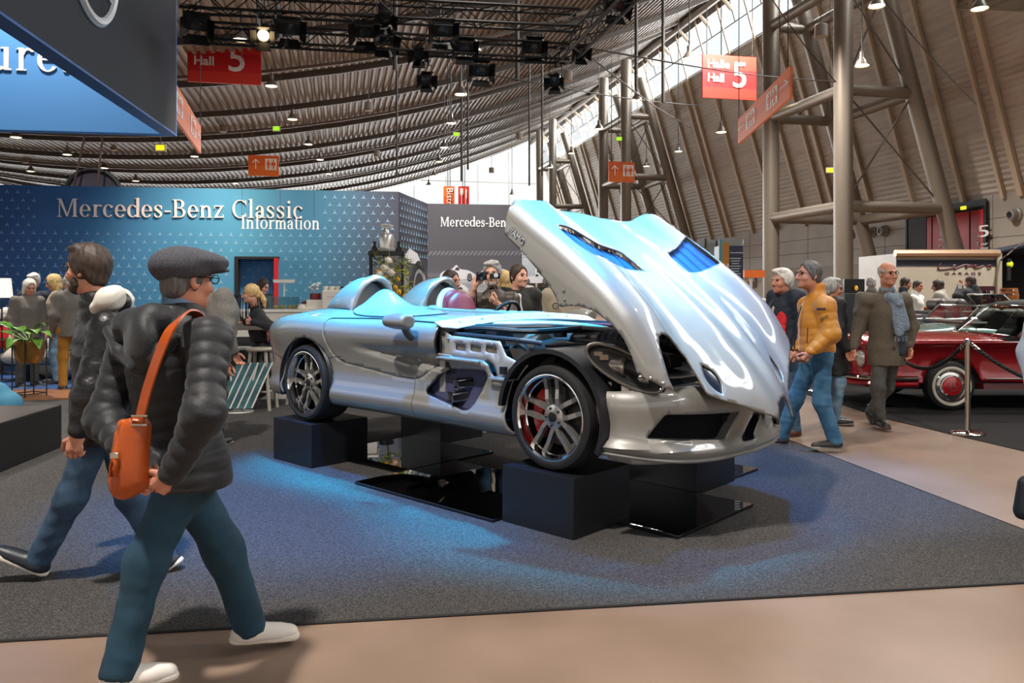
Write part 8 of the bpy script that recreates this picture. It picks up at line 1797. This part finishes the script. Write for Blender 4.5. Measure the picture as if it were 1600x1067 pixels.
# man in the mustard jacket
J = dict(head=W(1264, 430, 7.28), neck=W(1276, 466, 7.3), shL=W(1290, 478, 7.10), shR=W(1262, 478, 7.50), elL=W(1299, 522, 7.05), wrL=W(1268, 549, 7.06), elR=W(1262, 525, 7.62), wrR=W(1245, 550, 7.6), hip=W(1277, 552, 7.28), hiL=W(1283, 556, 7.2), hiR=W(1272, 556, 7.36), knL=W(1284, 628, 7.22), anL=W(1304, 686, 7.24), knR=W(1243, 622, 7.5), anR=W(1222, 680, 7.62))
p3, D, s, hB = person('man in mustard yellow quilted jacket and glasses beside the raised bonnet', 2.83, 7.28, -80, 1.8, J, JORG, JEAN2, (SHG, SOLG), ('short', DARKGREY_HAIR), SKIN, (-82, 2, 0), 1.10, .90, .10, None, (.072, .007), .002, .004, 1.0, .0105, .006, hands=('L', 'R'), hdir=dict(L=(-.55, .1, -.7)), hside=dict(L=(-.5, -.3, .7)), curl=1.0, toes=dict(L=(-1, -.05, -.02), R=(-1, -.1, 0)), fix_hem=.915, detail=True)
glasses(p3, D['head'], hB, 1.02, GLF); MB().box(W(1283, 483, 6.965), (.075, .006, .022), Matrix.Rotation(-.25, 3, 'Z')).build('sleeve_patch', M('patch_dark', '2a2620', .6), p3)
MB().tube([W(1262, 512, 7.07), W(1261, 536, 7.05)], .005, 5).build('pocket_zip', BLK, p3); MB().tube(spl([W(1252, 478, 7.22), W(1245, 505, 7.20), W(1241, 545, 7.22)], 5), .006, 5).build('front_zip', BLK, p3)
blob('collar_shirt', NAVY, p3, [cap(D['neck']-UPZ*.01, D['neck']+UPZ*.05, .071, .066, k=.01), dict(cap(D['neck'], D['neck']+UPZ*.1, .058, .06, k=.004), sub=True)], .008)
# smiling man in the red scarf
J = dict(head=W(1222, 440, 8.1), neck=W(1230, 474, 8.12))
p4, D, s, hB = person('smiling white haired man in dark coat with red scarf behind the bonnet', W(1228, 456, 8.15).x, 8.15, -72, 1.76, J, NAVY, JEAN, (SHBR, SOLB), ('full', WHITE_HAIR), SKIN, (-70, 0, 0), 1.1, .82, .05, None, (.11, .005), .004, res=.014, hres=.007, detail=True)
N = D['neck']; blob('red_scarf', SCR, p4, [cap(N-UPZ*.02, N+UPZ*.04, .088, .08, k=.02), cap(N+Vector((-.08, -.05, -.0)), N+Vector((-.155, -.07, -.34)), .04, .042, k=.03, flat=((1, .3, 0), 1.9)), cap(N+Vector((-.06, -.09, -.02)), N+Vector((-.11, -.15, -.38)), .036, .04, k=.03, flat=((.6, 1, 0), 1.9))], .01, (.005, 40, 4))
blob('coat_lapel', BEIGE, p4, [cap(N+Vector((-.12, .0, -.05)), N+Vector((-.19, .02, -.25)), .035, .03, k=.02)], .012)
# woman in the black waistcoat
J = dict(head=W(1300, 452, 8.8), neck=W(1297, 478, 8.8))
p5, D, s, hB = person('grey haired woman in black long waistcoat and glasses behind the mustard jacket', W(1302, 456, 8.8).x, 8.8, 85, 1.66, J, VEST, JEANL, (SHG, SOLG), ('full', GREY_HAIR), SKIN, (85, 0, 0), 1.1, .58, .03, None, None, .005, res=.014, hres=.007, detail=True, top_name='waistcoat')
glasses(p5, D['head'], hB, .95, GLF)
# man in the long tweed coat
J = dict(head=W(1387, 428, 8.5), neck=W(1386, 460, 8.55), shR=W(1357, 470, 8.55), shL=W(1412, 470, 8.58), elR=W(1341, 510, 8.62), elL=W(1424, 508, 8.62), wrR=W(1333, 543, 8.55), wrL=W(1420, 540, 8.5), hip=W(1385, 545, 8.58), hiR=W(1376, 548, 8.57), hiL=W(1396, 548, 8.6), knR=W(1372, 606, 8.5), anR=W(1374, 652, 8.5), knL=W(1385, 606, 8.66), anL=W(1362, 641, 8.86))
p6, D, s, hB = person('bald man in long brown tweed coat and blue grey scarf walking towards the viewer', 4.06, 8.56, 8, 1.82, J, TWEED, GTR, (SHG, SOLB), ('ring', GREY_HAIR), SKIN, (12, -3, 0), 1.04, .66, .04, None, None, .005, .006, .95, .0115, .006, hdir=dict(R=(-.1, -.3, -1), L=(0, -.3, -1)), toes=dict(R=(-.05, -1, -.05), L=(-.1, -.85, -.5)), fix_hem=.675, detail=True)
glasses(p6, D['head'], hB, 1.0, GLF); N = D['neck']
blob('scarf', SCB, p6, [cap(N-UPZ*.03, N+UPZ*.035, .092, .085, k=.02), cap(N+Vector((.02, -.10, -.04)), N+Vector((.05, -.175, -.40)), .055, .05, k=.03, flat=((0, 1, 0), 1.8)), cap(N+Vector((.07, -.10, -.04)), N+Vector((.12, -.17, -.34)), .05, .045, k=.03, flat=((0, 1, 0), 1.8)), cap(N+Vector((-.02, -.10, -.03)), N+Vector((.06, -.12, -.10)), .05, .05, k=.03)], .009, (.006, 38, 4, (1.5, 1.5, .3)))
fr = MB()
for i in range(12): q = N+Vector((.0+.012*i, -.178, -.44)); fr.tube([q, q+Vector((random.uniform(-.01, .01), 0, -.06))], .0035, 4)
fr.build('scarf_fringe', SCB, p6)
blob('sweater', M('sweater_slate', '2c3640', .85), p6, [cap(D['hip']+Vector((.085, -.12, .34)), D['hip']+Vector((.095, -.142, -.02)), .055, .05, k=.02, flat=((0, 1, 0), 1.8))], .011)
for z in (.28, .14, .0): MB().ell(D['hip']+Vector((.0, -.175, z+.02)), (.013, .006, .013), 8, 6).build('coat_button', BLK, p6)
# photographer behind the car
J = dict(head=W(769, 428, 8.3), neck=W(772, 462, 8.32), shR=W(742, 470, 8.32), shL=W(799, 468, 8.35), elR=W(728, 488, 8.08), wrR=W(741, 449, 8.0), elL=W(806, 506, 8.2), wrL=W(780, 476, 7.98))
p7, D, s, hB = person('grey bearded photographer in brown jacket aiming a camera across the car', W(771, 456, 8.35).x, 8.35, 0, 1.83, J, JBRN, JEAN, (SHG, SOLG), ('full', GREY_HAIR), SKIN_PALE, (-8, -4, 0), 1.06, .80, .06, None, None, .006, res=.013, hres=.006, hdir=dict(R=(.25, -.1, .9), L=(-.75, -.1, .5)), hside=dict(R=(.6, -.3, .1), L=(-.1, -.6, .7)), curl=1.1, beard=GREY_HAIR, sleeve=.13)
cc_ = W(753, 431, 7.92); ph = thing('photo_camera', 'black camera with external viewfinder held by the grey bearded photographer', 'camera', tuple(cc_)); CAMB = M('camera_black', '16181d', .3, .2)
MB().box(cc_, (.10, .06, .085)).build('camera_shell', CAMB, ph, bevel=.008); MB().lathe([(.035, 0), (.04, .03), (.042, .08), (.034, .085), (.03, .07), (.0001, .06)], 18, frame(cc_+Vector((-.005, -.03, -.01)), (1, 0, 0), UPZ), caps=False).build('lens_barrel', CAMB, ph)
MB().box(W(773, 431, 7.9), (.10, .06, .055)).build('flash_unit', CAMB, ph, bevel=.006); MB().lathe([(.0001, .002), (.022, .001), (.022, -.004)], 16, frame(W(775, 430, 7.865), (1, 0, 0), UPZ), caps=False).build('flash_dish', M('dish_pale', 'cfd4cf', .4), ph); MB().tube(spl([cc_+Vector((-.05, 0, .03)), W(744, 455, 8.02), W(746, 500, 8.14)], 6), .008, 5).build('camera_strap', M('strap_red_black', '3a1418', .6), ph); MB().tube(spl([W(762, 436, 7.9), W(766, 455, 7.92), W(768, 475, 8.1)], 5), .004, 5).build('release_cord', BLK, ph)
# dark scarf man, man in suit, fair head between
J = dict(head=W(705, 440, 9.0), neck=W(700, 468, 9.02))
p8, D, s, hB = person('dark haired man in pale jacket and dark scarf left of the photographer', W(702, 456, 9.0).x, 9.02, 40, 1.76, J, BEIGE, NAVY, (SHG, SOLG), ('short', BROWN_HAIR), SKIN, (55, -4, 0), 1.0, .8, .05, res=.015, hres=.007); N = D['neck']
blob('dark_scarf', M('scarf_charcoal', '2a2c31', .85), p8, [cap(N-UPZ*.03, N+UPZ*.03, .088, .082), cap(N+Vector((.05, -.08, -.04)), N+Vector((.10, -.13, -.40)), .05, .05, flat=((0, 1, 0), 1.6))], .011, (.004, 40, 4))
J = dict(head=W(811, 432, 8.6), neck=W(806, 464, 8.62))
p9, D, s, hB = person('man in dark suit and open white shirt right of the photographer', W(810, 456, 8.6).x, 8.65, 20, 1.79, J, SUIT, SUIT, (SHG, SOLG), ('short', BROWN_HAIR), SKIN_PALE, (42, -2, 0), 1.0, .8, .03, res=.014, hres=.007); N = D['neck']
blob('white_shirt', SHIRT, p9, [cap(N+Vector((.02, -.05, 0)), N+Vector((.06, -.15, -.42)), .05, .045, k=.03), cap(N-UPZ*.02, N+UPZ*.04, .076, .07, k=.02), dict(cap(N, N+UPZ*.1, .058, .06, k=.004), sub=True)], .009)
J = dict(head=W(789, 440, 9.6), neck=W(787, 468, 9.6))
person('fair haired person seen from behind between photographer and suited man', W(788, 456, 9.6).x, 9.62, 170, 1.68, J, BEIGE, GTR, (SHG, SOLG), ('bob', BLOND), SKIN, (172, 0, 0), .95, .8, .05, res=.016, hres=.008, detail=False)
J = dict(head=W(878, 432, 9.4), neck=W(878, 462, 9.4))
p10, D, s, hB = person('person in beige work jacket with round badge hidden by the raised bonnet', W(880, 456, 9.4).x, 9.4, -15, 1.78, J, BEIGE, GTR, (SHG, SOLG), ('short', BROWN_HAIR), SKIN, (-15, 0, 0), 1.05, .8, .05, res=.015, hres=.008)
c = W(868, 478, 9.2); MB().tube([c+Vector((math.cos(t)*.032, 0, math.sin(t)*.032)) for t in [2*pi*i/20 for i in range(20)]], .006, 5, closed=True).build('round_badge', BLK, p10); MB().prism(star_poly(.028), .004, frame(c, (1, 0, 0), UPZ)).build('badge_star', BLK, p10, smooth=False)
# seated blonde woman at the high table
sb_ = W(403, 545, 10.25)
J = dict(head=W(392, 459, 10.2), neck=W(400, 484, 10.25), shL=W(404, 492, 10.05), shR=W(402, 492, 10.42), elL=W(424, 512, 9.98), wrL=W(396, 504, 9.95), elR=W(408, 508, 10.5), wrR=W(384, 503, 10.2), hip=W(410, 540, 10.3), hiL=W(411, 543, 10.2), hiR=W(410, 543, 10.4), knL=W(398, 552, 10.05), anL=W(417, 606, 10.0), knR=W(392, 552, 10.45), anR=W(400, 604, 10.4))
person('blonde woman in black quilted jacket sitting at the high table', sb_.x, 10.3, -80, 1.68, J, JBLK, BLK, (SHG, SOLG), ('pony', BLOND), SKIN_PALE, (-75, -6, 0), .98, .7, .05, None, (.08, .006), .004, res=.014, hres=.0065, curl=1.0, hdir=dict(L=(-1, .3, .1), R=(-1, -.1, .1)), hside=dict(L=(0, 0, 1), R=(0, 0, 1)), fix_hem=.82, open_front=[dict(cap(W(388, 490, 10.2), W(392, 503, 10.2), .03), sub=True)])
J = dict(head=W(411, 447, 13.2), neck=W(409, 474, 13.2))
person('long haired brunette looking down in the doorway of the blue wall', W(409, 456, 13.2).x, 13.2, 60, 1.70, J, BLK, BLK, (SHG, SOLG), ('long', BROWN_HAIR), SKIN_PALE, (70, -25, 0), .92, .8, .03, res=.016, hres=.008)
J = dict(head=W(312, 432, 7.5), neck=W(318, 462, 7.5), shL=W(350, 472, 7.55), elL=W(358, 515, 7.55), wrL=W(356, 562, 7.5))
person('man in grey tweed jacket mostly hidden behind the flat cap man', W(325, 456, 7.5).x, 7.5, 160, 1.78, J, TWG, GTR, (SHG, SOLG), ('short', GREY_HAIR), SKIN, (165, 0, 0), 1.0, .78, .05, res=.013, hres=.009, detail=False, hands=('L', 'R'))
J = dict(head=W(1690, 415, 4.5), neck=W(1692, 470, 4.5)); person('person in pale grey blue jacket cut off by the right edge of the picture', W(1690, 0, 4.5).x, 4.5, -20, 1.74, J, M('jacket_pale_blue', '8d98a6', .8), NAVY, (SHG, SOLG), ('short', GREY_HAIR), SKIN, (-20, 0, 0), 1.12, .85, .05, res=.013, hres=.008, detail=True)
tc2 = W(1607, 775, 4.35); o = blob('carrier_bag', M('bag_navy', '14181f', .5, bump=(40, .2)), None, [cap(tc2+UPZ*.06, tc2-UPZ*.08, .055, .075, k=.03, flat=((1, 1, 0), 1.3)), cut(tc2-UPZ*.13, -UPZ)], .009); o.data.transform(Matrix.Translation(-tc2)); o.location = tc2; tag(o, 'dark navy carrier bag hanging at the right edge of the picture', 'bag')
MB().tube([tc2*-0+Vector((0, 0, .10)), Vector((.12, .12, .42))], .008, 5).build('handle', BLK, o, world=False)
# group in the lounge corner
for lb, hx, hy, d, yaw, Ht, top, legs, hair, hem in (
 ('white haired woman in grey blazer standing in the lounge group at the left', 46, 447, 12.2, 50, 1.66, TWG, GTR, ('bob', WHITE_HAIR), .80),
 ('grey haired man in navy jacket standing at the back of the lounge group', 53, 437, 13.3, 10, 1.76, NAVY, JEAN, ('full', WHITE_HAIR), .85),
 ('pale haired woman in beige jacket facing the lounge group', 84, 440, 12.6, -60, 1.74, BEIGE, JEANL, ('bob', BLOND), .85),
 ('man in tweed jacket and ochre trousers standing right in the lounge group', 108, 440, 11.9, -140, 1.74, TWG, OCH, ('crop', GREY_HAIR), .80)):
    J = dict(head=W(hx, hy+2, d)); r2, f2, u2 = basis(yaw); hdp = J['head']; J['neck'] = hdp-f2*.05-UPZ*.155
    o = person(lb, hdp.x-f2.x*.04, d, yaw, Ht, J, top, legs, (SHG, SOLG), hair, SKIN, (yaw, -18, 0), .98, hem, .04, res=.016, hres=.008)
    bpy.context.view_layer.update()
sp0 = G(14, 588); J = dict(head=W(9, 492, sp0.y), neck=W(12, 508, sp0.y+.02), shR=W(-8, 515, sp0.y), shL=W(38, 518, sp0.y+.05), elL=W(50, 540, sp0.y), elR=W(-20, 540, sp0.y), wrL=W(40, 555, sp0.y-.2), wrR=W(-10, 555, sp0.y-.2), hip=W(18, 560, sp0.y+.15), hiL=W(28, 562, sp0.y+.1), hiR=W(10, 562, sp0.y+.1), knL=W(40, 560, sp0.y+.5), knR=W(0, 560, sp0.y+.5), anL=W(40, 590, sp0.y+.5), anR=W(0, 590, sp0.y+.5))
p11, D, s, hB = person('white haired person in red top seated with back turned at the left edge', W(14, 0, sp0.y).x, sp0.y, 165, 1.72, J, REDT, GTR, (SHG, SOLG), ('short', WHITE_HAIR), SKIN, (170, -10, 0), 1.05, .5, .04, res=.014, hres=.008, detail=False)
mbz = MB()
for i in range(7): mbz.tube([W(10+3.2*i, 512+.5*i, sp0.y-.20), W(12+3.2*i, 511+.5*i, sp0.y-.20)], .008, 4)
mbz.build('back_print', SHIRT, p11)
# people by the trailer
for lb, hx, hy, d, yaw, Ht, top, legs, hair, hem, fit in (
 ('dark haired man in navy sweater bending over the navy car', 1415, 443, 16.2, 70, 1.72, NAVY, JEAN, ('short', BROWN_HAIR), .85, 1.0),
 ('person in pale shirt behind the man in the navy sweater', 1434, 447, 16.7, 40, 1.66, SHIRT, GTR, ('short', BROWN_HAIR), .85, .9),
 ('stout person in grey beige hoodie leaning at the navy car', 1465, 447, 16.2, -120, 1.72, HOODG, GTR, ('bob', BROWN_HAIR), .82, 1.2),
 ('man in dark sweater with tan strap drinking in front of the trailer', 1516, 441, 16.3, -150, 1.78, DSWE, GTR, ('short', BROWN_HAIR), .80, 1.2),
 ('bald person half hidden behind the shoulder of the tweed coat', 1361, 443, 14.5, 170, 1.72, TWG, GTR, ('crop', GREY_HAIR), .85, 1.0)):
    J = dict(head=W(hx, hy, d)); r2, f2, u2 = basis(yaw); J['neck'] = J['head']-f2*.05-UPZ*.15
    if 'drinking' in lb: J.update(elR=J['head']+Vector((-.32, -.1, -.30)), wrR=J['head']+Vector((-.20, .02, -.10)))
    q = person(lb, J['head'].x-f2.x*.04, d, yaw, Ht, J, top, legs, (SHG, SOLG), hair, SKIN, (yaw, -12, 0), fit*1.12, hem, .05, res=.017, hres=.009)
    if 'drinking' in lb:
        g_ = W(1500, 447, 16.1); bo = MB().lathe([(.03, 0), (.035, .10), (.0001, .10)], 12, Matrix.Translation(g_-UPZ*.05)).build('drinking_cup', SHIRT, loc=tuple(g_-UPZ*.05)); tag(bo, 'white cup raised by the drinking man before the trailer', 'cup')
        N = q[1]['neck']; MB().tube(spl([W(1529, 448, 16.12), W(1531, 458, 16.08), W(1532, 470, 16.1)], 5), .022, 6, flat=.4).build('shoulder_strap', M('strap_tan', '8f7a4a', .6), q[0])
